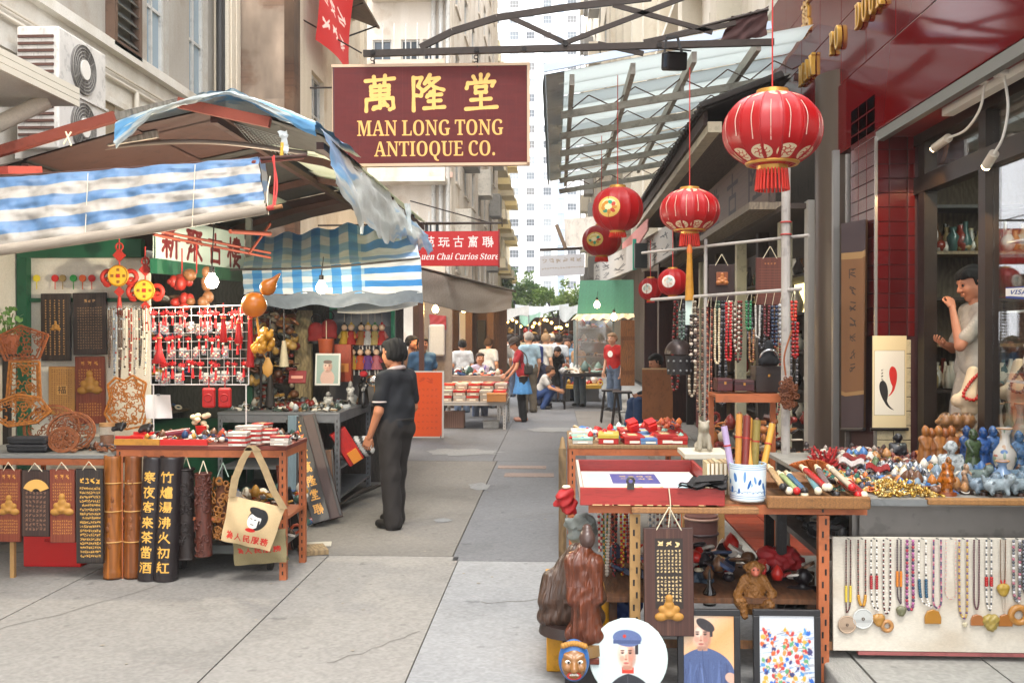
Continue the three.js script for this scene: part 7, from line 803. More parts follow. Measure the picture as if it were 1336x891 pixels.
{ const t = thing('low_display', 'low yellow edged display of red wares on grey crates in mid lane', 'table'), d = 25, a = P(715,506, d), b = P(785,506, d); part(t, 'board', RB(b.x - a.x, 0.1,1.6,0.01, (a.x + b.x) / 2,0.38,-d - 0.8), we('#cf9f35', 0.6)); for (const u of [730,768]) part(t, 'crate', RB(0.55,0.33,0.9,0.02, P(u, 500, d).x, 0.165,-d - 0.7), C('#9a9c9f', 0.7)); trinkets('red_wares', 'small red and cream wares on the low yellow display', 90, (p, q) => [a.x + p * (b.x - a.x),0.44,-d - 0.1 - q * 1.4], pal('#c4281c #d9c9b4 #c9a03a #b03a2a #e0d8ce'),0.04,0.09, null, null, 'wares');
 const t2 = thing('display_table', 'dark table of teal and grey curios by the man in red jersey', 'table'), d2 = 22.5, a2 = P(735,487, d2), b2 = P(800,487, d2); tableFrame(t2, a2.x, b2.x, -d2,-d2 - 1.6,0.82, ebony); trinkets('grey_curios', 'pale teal and grey curios on the dark far table', 170, (p, q) => [a2.x + p * (b2.x - a2.x),0.83,-d2 - 0.1 - q * 1.4], pal('#8aa8a0 #c9cdca #5f7a78 #b9a48a #9a9c9f #d9d4cb #7a4a3a'),0.05,0.14, null, null, 'curios');
 for (const [u, d3, l] of [[797,19.2, 'left dark wooden stool on the lane edge'],[812,18.6, 'right dark wooden stool near the seated man']]) { const s = thing('stool', l, 'stool'), p = P(u, 500, d3); part(s, 'seat', RB(0.36,0.04,0.3,0.01, p.x, 0.62, p.z), ebony); for (const i of [-1,1]) for (const j of [-1,1]) part(s, 'leg', rod(V(p.x + i * 0.12,0.6, p.z + j * 0.1), V(p.x + i * 0.19,0, p.z + j * 0.15),0.018), ebony); part(s, 'stretcher', rod(V(p.x - 0.16,0.25, p.z + 0.12), V(p.x + 0.16,0.25, p.z + 0.12),0.012), ebony); }
 const s = thing('glass_cabinet', 'glazed grey cabinet of wares under the green awning', 'cabinet'), r = R(750,418,800,490,23.2); part(s, 'carcass', [B(r.w, r.h, 0.05, r.x, r.y, r.z - 0.5), B(0.05, r.h, 0.5, r.l, r.y, r.z - 0.25), B(0.05, r.h, 0.5, r.r, r.y, r.z - 0.25)], C('#6f7f80', 0.6)); for (let i = 0; i < 4; i++) part(s, 'shelf', B(r.w, 0.03,0.48, r.x, r.bot + 0.1 + i * 0.34, r.z - 0.25), greyMetal); part(s, 'glass_door', B(r.w, r.h, 0.01, r.x, r.y, r.z), C('#ffffff', 0.05,0, null, { transmission: 0.9 })); trinkets('cabinet_wares', null, 60, (p, q) => [r.l + 0.1 + p * (r.w - 0.2), r.bot + 0.12 + Math.floor(q * 4) * 0.34, r.z - 0.3], JUNK, 0.05,0.1, null, s);
 const db = thing('wooden_door', 'brown wooden door panel right of the man in red jersey', 'door'), q = R(810,421,828,500,20.2); part(db, 'leaf', B(q.w, q.h + 0.1,0.05, q.x, q.y, q.z), wo('#a56a38', 0.6)); part(db, 'rail', [B(q.w * 0.98,0.08,0.06, q.x, q.y + 0.3, q.z), B(q.w * 0.98,0.08,0.06, q.x, q.y - 0.4, q.z)], wo('#8d5629', 0.6));
 const bb2 = thing('brown_board', 'plain brown board standing beside the seated man', 'board'), z = R(838,484,878,545,13.8); part(bb2, 'panel', RB(z.w, z.h + 0.06,0.03,0.006, z.x, z.y, z.z), we('#9d6238', 0.7)); part(bb2, 'top_edge', B(z.w, 0.02,0.034, z.x, z.top + 0.03, z.z), C('#c9a57a', 0.7)); }
{ // stalls with warm lamps on the left and across the end of the lane
 const wd = wo('#6b452a', 0.7), dk = wo('#3c2a1f', 0.8), s = thing('wooden_stall', 'brown wooden stall with warm bulbs behind the orange signboard', 'stall'), d = 23; const r = R(560,395,640,520, d + 0.8); part(s, 'back', B(r.w + 0.8, r.h, 0.06, r.x, r.y, r.z), wd); for (const u of [587,612,640]) part(s, 'post', B(0.16,2.6,0.16, P(u, 450, d).x, 1.3,-d), wd); part(s, 'roof', B(2.2,0.08,2.4, r.x, 2.62,-d - 0.2), dk); for (let i = 0; i < 4; i++) part(s, 'coat', RB(0.22,0.7,0.1,0.04, r.x - 0.7 + i * 0.42,1.9 - (i % 2) * 0.2,-d - 0.3), C(['#22201f', '#7a3a2a', '#b9b3ae', '#2c2a2a'][i],0.8)); part(s, 'counter', B(2.1,0.9,0.6, r.x, 0.45,-d - 0.1), dk);
 const s1 = thing('wooden_stall', 'shallow stall of hung clothes beyond the blue shirted vendor', 'stall'); const r1 = R(553,392,590,500,18.6); part(s1, 'back', B(r1.w, r1.h, 0.05, r1.x, r1.y, r1.z), fa('#8d8580', 0.8)); part(s1, 'striped_cloth', quad(P(562,432,18.4), P(582,430,18.4), P(582,412,18.4), P(560,410,18.4),8,6, crease(0.1,2),0.006), fa('#a03a4a', 0.8)); part(s1, 'white_shirts', RB(0.3,0.6,0.1,0.05, r1.x, 1.6,-18.4), fa('#c9cdd2', 0.8)); part(s1, 'post', B(0.08,2.45,0.08,-2.22,1.22,-16.2), C('#5b3a30', 0.6));
 bulb(568,404,17,0.06, 'warm bulb over the hung clothes behind the orange signboard', 0.25,1.6, '#ffd080', 9); bulb(605,404,21.8,0.07, 'warm bulb in the wooden stall, right of the other', 0.25,1.6, '#ffd080', 9);
 const e = thing('market_stall', 'long dim brown stall strung with small warm lamps across the lane end', 'stall'), D = 38, a = P(652,430, D), b = P(758,430, D); part(e, 'back', B(b.x - a.x, 2.4,0.08, (a.x + b.x) / 2,1.2,-D - 1.5), dk); part(e, 'counter', B(b.x - a.x, 0.9,0.8, (a.x + b.x) / 2,0.45,-D - 0.6), wd); for (const x of [a.x, (a.x + b.x) / 2, b.x]) part(e, 'post', B(0.1,2.4,0.1, x, 1.2,-D), wd); for (let i = 0; i < 16; i++) { const p = P(664 + i * 5 + rr(-2,2), rr(417,428), D - 0.2); part(e, 'lamp', SP(0.055, p.x, p.y, p.z, 8), glow('#ffc860', 5)); } part(e, 'lamp_wire', TB([P(655,418, D - 0.2), P(705,424, D - 0.2), P(758,416, D - 0.2)],0.012), dk); trinkets('stall_wares', null, 130, (p, q) => [a.x + p * (b.x - a.x),0.92 + q * 0.9,-D - 1.0], pal('#8a6a3f #6b452a #c9a05a #5a3a2a #a82a22'),0.06,0.14, null, e);
 const sh = [[640,690,398,411,30, '#b9b6b0', 'grey cloth stall shade left of the far lamps', -0.06],[672,742,396,406,36, '#dfe6ea', 'long white cloth stall shade over the far lamps', 0],[678,705,407,417,33, '#9fc9b4', 'pale green cloth shade hanging below the white one', 0.05],[730,757,396,412,34, '#cfd3d2', 'white cloth shade at the right of the lane end', 0.04]]; for (const [u0, u1, v0, v1, d3, hx, l, tl] of sh) { const o = thing('stall_awning', l, 'awning'); part(o, 'cloth', quad(P(u0, v1 + 2, d3), P(u1, v1 - tl * 40, d3), P(u1, v0, d3 + 1.6), P(u0, v0 + 1, d3 + 1.6),14,6, (u, t, p) => { p.y -= 0.12 * Math.sin(u * PI * 2) * (1 - t) + 0.1 * Math.sin(u * PI); }, 0.01), C(hx, 0.7,0, tFab)); part(o, 'pole', [rod(P(u0, v1, d3), V(P(u0, v1, d3).x, 0,-d3),0.02), rod(P(u1, v1, d3), V(P(u1, v1, d3).x, 0,-d3),0.02)], greyMetal); }
}
// ================= right: lanterns =================
const lanRed = C('#bb0d12', 0.42,0, null, { transmission: 0.25 }), lanGold = C('#cf9a4a', 0.35,0.5);
const tPatch = (white) => ink(canvas(128,128, (g) => { g.fillStyle = white ? '#e9e2d8' : '#d9b45a'; g.fillRect(0,0,128,128); g.fillStyle = white ? '#b9c4bd' : '#e8d9a8'; g.beginPath(); g.arc(64,58,44,0,7); g.fill(); for (let i = 0; i < 9; i++) { g.fillStyle = pick(white ? ['#8fa39a', '#d9cfc4', '#c9b29a'] : ['#c8862f', '#2f8a6a', '#d9c27a', '#c2402a', '#2f9a78']); g.beginPath(); g.ellipse(64 + 34 * Math.cos(i * 0.7 + 2.2),66 + 30 * Math.sin(i * 0.7 + 2.2),15,11, i, 0,7); g.fill(); } }),0.5);
function dome(r) { const g = new THREE.RingGeometry(0, r, 28,6), p = g.attributes.position; for (let i = 0; i < p.count; i++) p.setZ(i, Math.sqrt(1 - p.getX(i) ** 2 - p.getY(i) ** 2)); g.computeVertexNormals(); return g; }
const tScal = ink(canvas(128,128, (g) => { g.fillStyle = '#d8c3a0'; g.fillRect(0,0,128,128); g.strokeStyle = '#b52a20'; for (let i = 0; i < 7; i++) { g.lineWidth = 5; g.beginPath(); g.arc(64 + 34 * Math.cos(i * 0.9),62 + 34 * Math.sin(i * 0.9),14, i, i + 4.4); g.stroke(); } g.beginPath(); g.arc(64,62,16,0.4,5); g.stroke(); }),0.5);
function lantern(label, u, v, wpx, hpx, d, o2 = {}) {
 const o = thing('red_lantern', label, 'lantern', 'red lanterns over the right side of the lane'), p = P(u, v, d), k = d / F, a = wpx * k / 2, b = hpx * k / 2, n = 14, g = new THREE.SphereGeometry(1, n * 6,28), q = g.attributes.position;
 for (let i = 0; i < q.count; i++) { const x = q.getX(i), y = q.getY(i), z = q.getZ(i), th = Math.atan2(x, z), c = 1 - 0.045 * Math.pow(Math.abs(Math.sin(th * n / 2)),0.6) * (1 - 0.0 * y * y) + 0.006 * Math.sin(y * 30 + th * 5), sq = Math.sign(y) * Math.pow(Math.abs(y),0.9); q.setXYZ(i, x * c * a, cl(sq, -0.94,0.94) * b, z * c * a); }
 g.computeVertexNormals(); part(o, 'silk_body', g.translate(p.x, p.y, p.z), lanRed);
 part(o, 'rib_wires', bag3(n, (i) => TB([...Array(9).keys()].map((j) => { const t = -1.2 + j * 0.3, th = i * 2 * PI / n; return [p.x + Math.sin(th) * Math.cos(t) * a * 1.0, p.y + Math.sign(t) * Math.pow(Math.abs(Math.sin(t)),0.9) * b, p.z + Math.cos(th) * Math.cos(t) * a * 1.0]; }),0.0025,4,14)), C('#a5121a', 0.5));
 if (o2.gold) part(o, 'silver_streaks', bag3(16, (i) => TB([0,1,2,3].map((j) => { const t = rr(-0.5,-0.1) * (j < 1) + (j ? -0.1 + j * 0.24 : 0), th = i * PI / 8 + 0.15 + (j === 3 ? rr(-0.05,0.05) : 0); return [p.x + Math.sin(th) * Math.cos(t) * a * 0.995, p.y + Math.sin(t) * b, p.z + Math.cos(th) * Math.cos(t) * a * 0.995]; }),0.0024,4,10)), C('#d9b9a8', 0.4));
 part(o, 'top_cap', CY(a * 0.32, a * 0.34, b * 0.14, p.x, p.y + b * 0.98, p.z, 0,0,0,20), lanGold); part(o, 'bottom_cap', CY(a * 0.32, a * 0.3, b * 0.16, p.x, p.y - b * 0.99, p.z, 0,0,0,20), o2.gold ? lanGold : C('#b8862f', 0.5));
 if (o2.gold) { part(o, 'printed_scallops', bag3(9, (i) => dome(0.21).rotateX(0.78).rotateY(i * PI * 2 / 9 + 0.2).scale(a * 1.012, b * 1.0, a * 1.012).translate(p.x, p.y, p.z)), tScal); part(o, 'gold_collar', TO(a * 0.5, a * 0.05, p.x, p.y - b * 0.86, p.z, PI / 2,0,0,6,26), lanGold); part(o, 'top_print', bag3(7, (i) => dome(0.18).rotateX(-1.02).rotateY(i * PI * 2 / 7).scale(a * 1.012, b * 1.0, a * 1.012).translate(p.x, p.y, p.z)), tScal); }
 if (o2.patch) part(o, 'printed_patch', dome(0.44).scale(a * 1.012, b * 1.012, a * 1.012).rotateY(-0.42).translate(p.x, p.y, p.z), tPatch(o2.patch === 'white'));
 const fr = []; for (let i = 0; i < 26; i++) { const th = i * 2 * PI / 26; fr.push(rod(V(p.x + Math.sin(th) * a * 0.29, p.y - b * 1.03, p.z + Math.cos(th) * a * 0.29), V(p.x + Math.sin(th) * a * 0.33, p.y - b * (1.03 + (o2.fringe ?? 0.5)), p.z + Math.cos(th) * a * 0.33), a * 0.028,4)); } part(o, 'fringe', fr, C('#d8301f', 0.6)).userData.kind = 'stuff';
 part(o, 'cord', rod(V(p.x, p.y + b, p.z), V(p.x, p.y + b + (o2.cord ?? 0.4), p.z),0.004,5), redRope); return o;
}
lantern('largest oval red lantern with gold scalloped base, nearest the camera', 1008,170,126,98,5.0, { gold: 1, cord: 1.6, fringe: 0.55 }); lantern('oval red lantern with gold base and long yellow tassel below it', 900,275,77,58,7.4, { gold: 1, cord: 0.9, fringe: 0.55 });
lantern('round red lantern with gold and green picture patch, upper of two', 806,273,66,59,9.5, { patch: 'gold', fringe: 0.2, cord: 1.2 }); lantern('smaller round red lantern with picture patch, lower of two', 785,314,51,41,12.5, { patch: 'gold', fringe: 0.3, cord: 1.4 }); lantern('red lantern with pale patch, left of the low pair over the pole', 849,377,31,30,10.6, { patch: 'white', fringe: 0.15 }); lantern('red lantern with pale patch, right of the low pair over the pole', 878,368,39,36,9.4, { patch: 'white', fringe: 0.15 });
{ const o = thing('yellow_tassel', 'long yellow tassel hanging beneath the second oval lantern', 'tassel'), a = P(900,318,7.3), b = P(899,392,7.3); part(o, 'fringe', CY(0.018,0.034, a.y - b.y - 0.06, a.x, (a.y + b.y) / 2 - 0.03, a.z), fa('#c98a1f', 0.6)); part(o, 'cap', LA([[0,0.07],[0.012,0.06],[0.022,0.02],[0.02,0]],12).translate(a.x, a.y - 0.07, a.z), C('#c4641f', 0.5)); part(o, 'white_slip', PL(0.05,0.2, b.x, b.y - 0.08, b.z), C('#cfe0d8', 0.7)); part(o, 'cord', rod(a, V(a.x, a.y + 0.06, a.z),0.004), redRope); }
// ================= right: the front table =================
const wT = 0.9, fT = 4.75, X_ = (u, d = fT) => P(u, 500, d).x;
{ const o = thing('slotted_table', 'orange slotted angle table carrying the red case and brushes', 'table'), x0 = X_(768), x1 = X_(1132), m = slot; part(o, 'top', [B(x1 - x0,0.02,1.05, (x0 + x1) / 2, wT - 0.01,-fT - 0.54)], wo('#a9754a', 0.6)); part(o, 'front_rail', B(x1 - x0,0.045,0.012, (x0 + x1) / 2, wT - 0.035,-fT), m); part(o, 'front_board', RB(0.6,0.03,0.1,0.006, X_(905), wT - 0.032,-fT + 0.02), wo('#b9834f', 0.6));
 const leg = (u, d, mt, h = wT - 0.06) => { const x = X_(u, d), l = part(o, 'leg', [B(0.05, h, 0.005, x, h / 2,-d), B(0.005, h, 0.04, x - 0.022, h / 2,-d - 0.02)], mt), hs = []; for (let i = 0; i < h / 0.06; i++) hs.push(B(0.009,0.03,0.003, x + (i % 2 ? 0.008 : -0.006),0.03 + i * 0.06,-d + 0.003)); part(l, 'slot_holes', hs, ebony).userData.kind = 'stuff'; }; leg(829,4.74, slotPale); leg(1076,4.74, slot); leg(1021,5.25, ebony); leg(800,5.75, slot); leg(1005,5.7, ebony); part(o, 'cross_rail', B(x1 - x0 - 0.3,0.04,0.01, (x0 + x1) / 2 + 0.1,0.2,-4.8), wo('#8d6038', 0.6)); }
{ const o = thing('red_case', 'shallow worn red wooden case with printed sheets inside, open on the table', 'case'), x0 = X_(757,4.7), x1 = X_(946,4.7), d0 = 4.7, d1 = 5.75, h = 0.085, y = wT - 0.012, w = redPaint, m = (d0 + d1) / 2; part(o, 'base', B(x1 - x0,0.012, d1 - d0, (x0 + x1) / 2, y + 0.006,-m), w); part(o, 'front_side', RB(x1 - x0, h, 0.016,0.003, (x0 + x1) / 2, y + h / 2,-d0), w); part(o, 'back_side', RB(x1 - x0, h, 0.016,0.003, (x0 + x1) / 2, y + h / 2,-d1), we('#8a211d')); part(o, 'left_side', RB(0.016, h, d1 - d0 - 0.02,0.003, x0 + 0.008, y + h / 2,-m), we('#d3c3b4', 0.6)); part(o, 'right_side', RB(0.016, h, d1 - d0 - 0.02,0.003, x1 - 0.008, y + h / 2,-m), w);
 part(o, 'chipped_edge', bag3(16, () => B(rr(0.01,0.05),0.004,0.018, rr(x0 + 0.03, x1 - 0.03), y + 0.003,-d0 + 0.0005)), C('#d6b27c', 0.7)).userData.kind = 'stuff';
 const tx = canvas(512,640, (g, W, H) => { g.fillStyle = '#dcd6c8'; g.fillRect(0,0, W, H); const bk = (x, y2, a, b, c) => { g.fillStyle = c; g.fillRect(x, y2, a, b); }; bk(20,40,100,250, '#a9cfe0'); bk(130,60,210,240, '#4a4a86'); for (let i = 0; i < 8; i++) scrawl(g, 170 + (i % 4) * 40,110 + (i >> 2) * 60,32, '#d9b45a', 4); bk(350,50,140,260, '#d9d2dc'); for (let i = 0; i < 40; i++) { g.fillStyle = pick(['#e9d9a8', '#d98a5a', '#8fb08a', '#e8c9a8', '#b8d2c8', '#efe9dc']); g.beginPath(); g.ellipse(rr(30,480), rr(350,620), rr(15,70), rr(10,40), rr(0,3),0,7); g.fill(); } bk(340,300,150,160, '#bcd6dc'); });
 part(o, 'printed_sheets', PL(x1 - x0 - 0.06, d1 - d0 - 0.06, (x0 + x1) / 2, y + 0.02,-m, -PI / 2), ink(tx, 0.5)); const hp = P(823,631,4.69); part(o, 'hasp', [TO(0.016,0.006, hp.x, hp.y + 0.012, hp.z, 0,0,0,6,16), B(0.034,0.03,0.008, hp.x, hp.y - 0.012, hp.z + 0.003)], C('#4d4a46', 0.35,0.7)); part(o, 'string', [TB([P(873,637,4.68), P(875,660,4.68), P(872,690,4.68)],0.003)], rope);
 const c = thing('black_cloth', 'folded black cloth lying over the corner of the red case', 'cloth'); part(c, 'cloth', quad(P(884,640,4.66).setY(wT + 0.09), P(948,632,4.66).setY(wT + 0.088), P(950,618,4.9).setY(wT + 0.105), P(905,627,4.85).setY(wT + 0.1),10,6, (u, t, p) => { p.y += 0.01 * Math.sin(u * 12 + t * 8); }, 0.012), fa('#1f1c1c', 0.8)); part(c, 'fold', quad(P(905,634,4.7).setY(wT + 0.1), P(944,628,4.7).setY(wT + 0.11), P(946,620,4.85).setY(wT + 0.118), P(912,626,4.85).setY(wT + 0.112),6,4, null, 0.01), fa('#292626', 0.8)); }
{ for (let i = 0; i < 6; i++) { const o = thing('old_book', `pale old book, ${ORD[i]} from the left in the row behind the brush pot`, 'book', 'pale books behind the brush pot'), x = X_(922,5.0) + i * 0.021; part(o, 'cover', RB(0.019,0.16 + (i % 3) * 0.008,0.13,0.003, x, wT + 0.083,-5.0), C(['#c4ae84', '#b59a72', '#cdbb96'][i % 3],0.8,0, tWear)); part(o, 'pages', B(0.012,0.152,0.132, x, wT + 0.083,-5.0), C('#e0d6bf', 0.9)); }
 const pot = thing('brush_pot', 'blue and white porcelain brush pot filled with rolled scrolls', 'pot'), p = P(976,640,4.8), r = 0.088, h = 0.178, tx = canvas(768,256, (g) => { g.fillStyle = '#d5e0e4'; g.fillRect(0,0,768,256); g.strokeStyle = '#3a6aa8'; for (const y of [14,30,226,240]) { g.lineWidth = 3; g.beginPath(); g.moveTo(0, y); g.lineTo(768, y); g.stroke(); } for (let i = 0; i < 26; i++) { const x = i * 30 + rr(-8,8); g.fillStyle = pick(['#2f5f9f', '#6a94c4', '#4a7ab4']); g.beginPath(); g.ellipse(x, rr(80,190), rr(6,16), rr(14,44), rr(-0.4,0.4),0,7); g.fill(); g.lineWidth = 3; g.beginPath(); g.moveTo(x - 20,205 + rr(-10,10)); g.quadraticCurveTo(x, 180, x + 24,205); g.stroke(); } });
 part(pot, 'body', LA([[0,0],[r * 0.93,0],[r * 0.96,0.008],[r, h],[r * 0.93, h],[r * 0.9,0.012],[0,0.012]],32).translate(p.x, wT + 0.002, p.z), C('#d3dde0', 0.15)); part(pot, 'painted_glaze', new THREE.CylinderGeometry(r * 1.006, r * 0.97, h * 0.94,32,1, true).translate(p.x, wT + 0.005 + h / 2, p.z), ink(tx, 0.12)); part(pot, 'rim', TO(r * 0.965,0.005, p.x, wT + h, p.z, PI / 2,0,0,6,30), C('#a9c0d2', 0.15));
 [[-0.05,965,540, '#c98a3a'],[-0.02,975,543, '#7a2a22'],[0.01,978,546, '#cf9136'],[0.035,988,548, '#8d7a3a'],[0.055,1008,553, '#d19a3c'],[0.0,986,556, '#6d2320'],[-0.06,945,556, '#b5a0c4']].forEach(([dx, u, v, hx], i) => { const o = thing('rolled_scroll', ['tan', 'maroon', 'golden upright', 'olive gold', 'golden leaning', 'short dark red', 'lilac'][i] + ' rolled scroll standing in the porcelain brush pot', 'scroll'), a = V(p.x + dx * 0.9, wT + 0.03, p.z + (i % 3 - 1) * 0.03), b = P(u, v, 4.85 + (i % 3) * 0.04); part(o, 'roll', rod(a, b, 0.016 + (i % 2) * 0.003,12), C(hx, 0.55,0, tWear)); part(o, 'knob', SP(0.012, b.x, b.y, b.z, 8), C('#5a3018', 0.4)); part(o, 'tie', rod(a.clone().lerp(b, 0.7), a.clone().lerp(b, 0.72),0.0195,12), C('#a82a22', 0.6)); }); }
{ const tr = thing('brush_tray', 'worn wooden tray of calligraphy brushes at the front of the right table', 'tray'), x0 = X_(1001,4.68), x1 = X_(1136,4.68), y = wT + 0.0; part(tr, 'front_edge', RB(x1 - x0,0.06,0.03,0.008, (x0 + x1) / 2, y + 0.012,-4.68), wo('#a9733c', 0.6)); part(tr, 'bottom', B(x1 - x0 - 0.01,0.015,0.42, (x0 + x1) / 2, y + 0.008,-4.9), wo('#96683a', 0.6)); part(tr, 'back_edge', RB(x1 - x0,0.05,0.02,0.006, (x0 + x1) / 2, y + 0.02,-5.11), wo('#a9733c', 0.6));
 const br = [[1018,597,1050,632, '#2f8a78', 'teal'],[1020,610,1040,628, '#a8b87a', 'pale green'],[1051,601,1078,628, '#b8201f', 'red'],[1063,608,1092,628, '#241f1f', 'black'],[1055,622,1068,634, '#6aa0a8', 'pale teal'],[1086,606,1112,636, '#c9b9a0', 'cream'],[1108,622,1128,638, '#a8262a', 'dark red banded'],[1030,625,1050,637, '#3a6a8a', 'blue'],[1068,630,1082,638, '#7a6a6a', 'grey'],[1096,612,1120,633, '#8d2a2a', 'wine'],[1010,604,1030,640, '#2c2c38', 'indigo'],[1006,590,1022,634, '#c2a070', 'straw']];
 br.forEach(([u0, v0, u1, v1, hx, nm], i) => { const o = thing('calligraphy_brush', `${nm} handled calligraphy brush lying in the wooden tray`, 'brush', 'calligraphy brushes in the tray'), a = P(u0, v0,5.02), b = P(u1, v1,4.7); a.y = wT + 0.06 + (i % 3) * 0.03; b.y = wT + 0.045 + (i % 3) * 0.018; part(o, 'handle', rod(a, b, 0.0155,12), C(hx, 0.25,0, tWear)); part(o, 'end_cap', SP(0.019, b.x, b.y, b.z, 10), C(['#d9cdb0', '#b8201f', '#d6c9b0', '#241f1f'][i % 4],0.35)); part(o, 'ferrule', SP(0.018, a.x, a.y, a.z, 10), C('#e0d4b4', 0.4)); const dd = a.clone().sub(b).normalize(); part(o, 'bristles', rod(a, a.clone().add(dd.multiplyScalar(0.07)),0.012,8), C('#cdb894', 0.9)); });
 const fb = thing('feather_brush', 'bushy orange brown hair brush behind the calligraphy brushes', 'brush'), c = P(1056,592,5.15); part(fb, 'hair', bag3(130, () => { const a = rr(-0.9,0.9), e = rr(-0.3,0.8); return rod(V(c.x + 0.03, wT + 0.06, c.z), V(c.x + 0.0 + 0.13 * Math.sin(a) * Math.cos(e), wT + 0.09 + 0.06 * Math.cos(a) + 0.02 * e, c.z + 0.1 * Math.sin(e)),0.004,3); }), C('#b5622a', 0.8)).userData.kind = 'stuff'; part(fb, 'handle', rod(V(c.x + 0.03, wT + 0.06, c.z), V(c.x + 0.15, wT + 0.05, c.z + 0.12),0.013,10), C('#2a2422', 0.3)); }
// ---------- second table behind ----------
{ const d = 7.35, o = thing('slotted_table', 'second slotted table of red boxes behind the red case', 'table'); tableFrame(o, X_(742, d), X_(898, d),-d, -d - 1.1,0.88, slot, { topMat: wo('#b08a5c', 0.6) });
 let k = 0; [[760, '#8fc0b0', '#d9d2c8'],[795, '#c9b03a', '#c4241d'],[826, '#b8201c', '#c02a24'],[848, '#5f8ac4', '#7aa0cc'],[868, '#b3201c', '#c4241d'],[885, '#c2342c', '#c4241d']].forEach(([u, a, b], i) => { for (let j = 0; j < 2; j++) giftBox(`${['mint', 'yellow', 'red', 'blue', 'crimson', 'vermilion'][i]} presentation box, ${j ? 'back' : 'front'} row of the second slotted table`, X_(u, d + 0.1),0.882,-d - 0.18 - j * 0.36,0.15,0.045 + (k++ % 3) * 0.012,0.3, rr(-0.1,0.1), j ? b : a, 'boxes on the second slotted table', b); });
 [[832,465, 'left small red box tipped on top of the second table boxes'],[856,477, 'right small red box tipped on top of the second table boxes']].forEach(([u, v, l]) => { const q = thing('ring_box', l, 'box'), p = P(u - 6, v + 80,7.7); p.y = 0.985; part(q, 'box', RB(0.075,0.06,0.07,0.006, p.x, p.y, p.z, 0.4,0.5,0.3), C('#c81a16', 0.5)); part(q, 'lid', RB(0.078,0.02,0.073,0.005, p.x - 0.01, p.y + 0.04, p.z, 0.4,0.5,0.3), C('#b51814', 0.5)); }); trinkets('box_top_wares', 'orange dried pieces and navy trinkets on the second table right end', 60, (a, b) => [X_(872, d) + a * 0.16,0.98,-d - 0.3 - b * 0.5], pal('#b5562c #a9452a #c9703a #26304a'),0.015,0.035, null, null, 'wares'); }
const lion = (l, u, v, d, y, s, hx) => { const o = thing('lion_figure', l, 'figurine'), p = P(u, v, d); part(o, 'body', solid([cap([0,0.05,0],[0,0.15,0.03],0.06,0.05), ell([0,0.21,0.05],0.05), ell([0,0.2,0.09],0.03), ell([-0.04,0.26,0.04],0.016), ell([0.04,0.26,0.04],0.016), cap([-0.04,0.12,0.06],[-0.045,0.01,0.08],0.022,0.024), cap([0.04,0.12,0.06],[0.045,0.01,0.08],0.022,0.024), cap([-0.05,0.03,-0.02],[-0.06,0.01,0.03],0.035,0.025), cap([0.05,0.03,-0.02],[0.06,0.01,0.03],0.035,0.025), cap([0,0.1,-0.06],[0,0.2,-0.07],0.018,0.024)].map((q) => ({ ...q, a: q.a.map((x) => x * s), b: q.b?.map((x) => x * s), ra: q.ra * s, rb: q.rb && q.rb * s })),0.008,0.015).translate(p.x, y, p.z), C(hx, 0.6,0, tWear)); part(o, 'plinth', B(0.14 * s, 0.03,0.16 * s, p.x, y - 0.008, p.z), C(hx, 0.6)); };
lion('white stone lion seated at the right end of the second table', 918,570,6.7,0.93,0.72, '#a39a88'); { const o = thing('lion_stand', 'small slotted stand under the white stone lion', 'stand'), p = P(918,570,6.7); part(o, 'top', B(0.3,0.03,0.4, p.x, 0.9, p.z), C('#cfc7b4', 0.6)); for (const x of [-0.12,0.12]) part(o, 'leg', B(0.04,0.9,0.04, p.x + x, 0.44, p.z), slotPale); }
trinkets('flat_wares', 'small flat packets and stationery spread between boxes on the second table', 120, (a, b) => [X_(748 + a * 140,7.6),0.885 + b * 0.03,-7.4 - rnd() * 1.0], pal('#c4241d #d9d2c8 #b8201c #8fc0b0 #c9b08a #5f8ac4 #e0dcd4'),0.02,0.045, null, null, 'packets');
// ---------- figurine table ----------
{ const o = thing('figurine_table', 'long steel fronted table crowded with figurines before the red tiled shop', 'table'), x0 = X_(1112,4.85), x1 = 2.62, st = C('#8f8a84', 0.35,0.6, tWear); part(o, 'top', B(x1 - x0,0.025,1.95, (x0 + x1) / 2, wT - 0.013,-5.8), C('#a9a59c', 0.5,0.2, tWear)); part(o, 'wood_edge', RB(x1 - X_(1210,4.83),0.03,0.05,0.006, (X_(1210,4.83) + x1) / 2, wT - 0.003,-4.83), wo('#c08a50')); part(o, 'metal_edge', B(X_(1209,4.83) - X_(1136,4.83),0.03,0.03, (X_(1136,4.83) + X_(1209,4.83)) / 2, wT - 0.01,-4.83), greyMetal); part(o, 'steel_apron', B(x1 - X_(1122,4.9),0.2,0.01, (X_(1122,4.9) + x1) / 2,0.79,-4.9), st); for (const [x, d] of [[x0 + 0.05,4.95],[x0 + 0.05,6.6],[2.55,6.6]]) part(o, 'leg', B(0.05,0.87,0.05, x, 0.44,-d), st); part(o, 'tilted_shelf', bar(V(x0 - 0.05,0.75,-5.9), V(x0 + 0.12,0.6,-4.95),0.5,0.03), st); trinkets('shelf_wares', null, 90, (a, b) => [x0 - 0.15 + a * 0.45,0.78 - b * 0.12,-5.8 + b * 0.75], pal('#2a2a2c #6b6a6a #c9c4bb #3a3430'),0.02,0.045, null, o); }
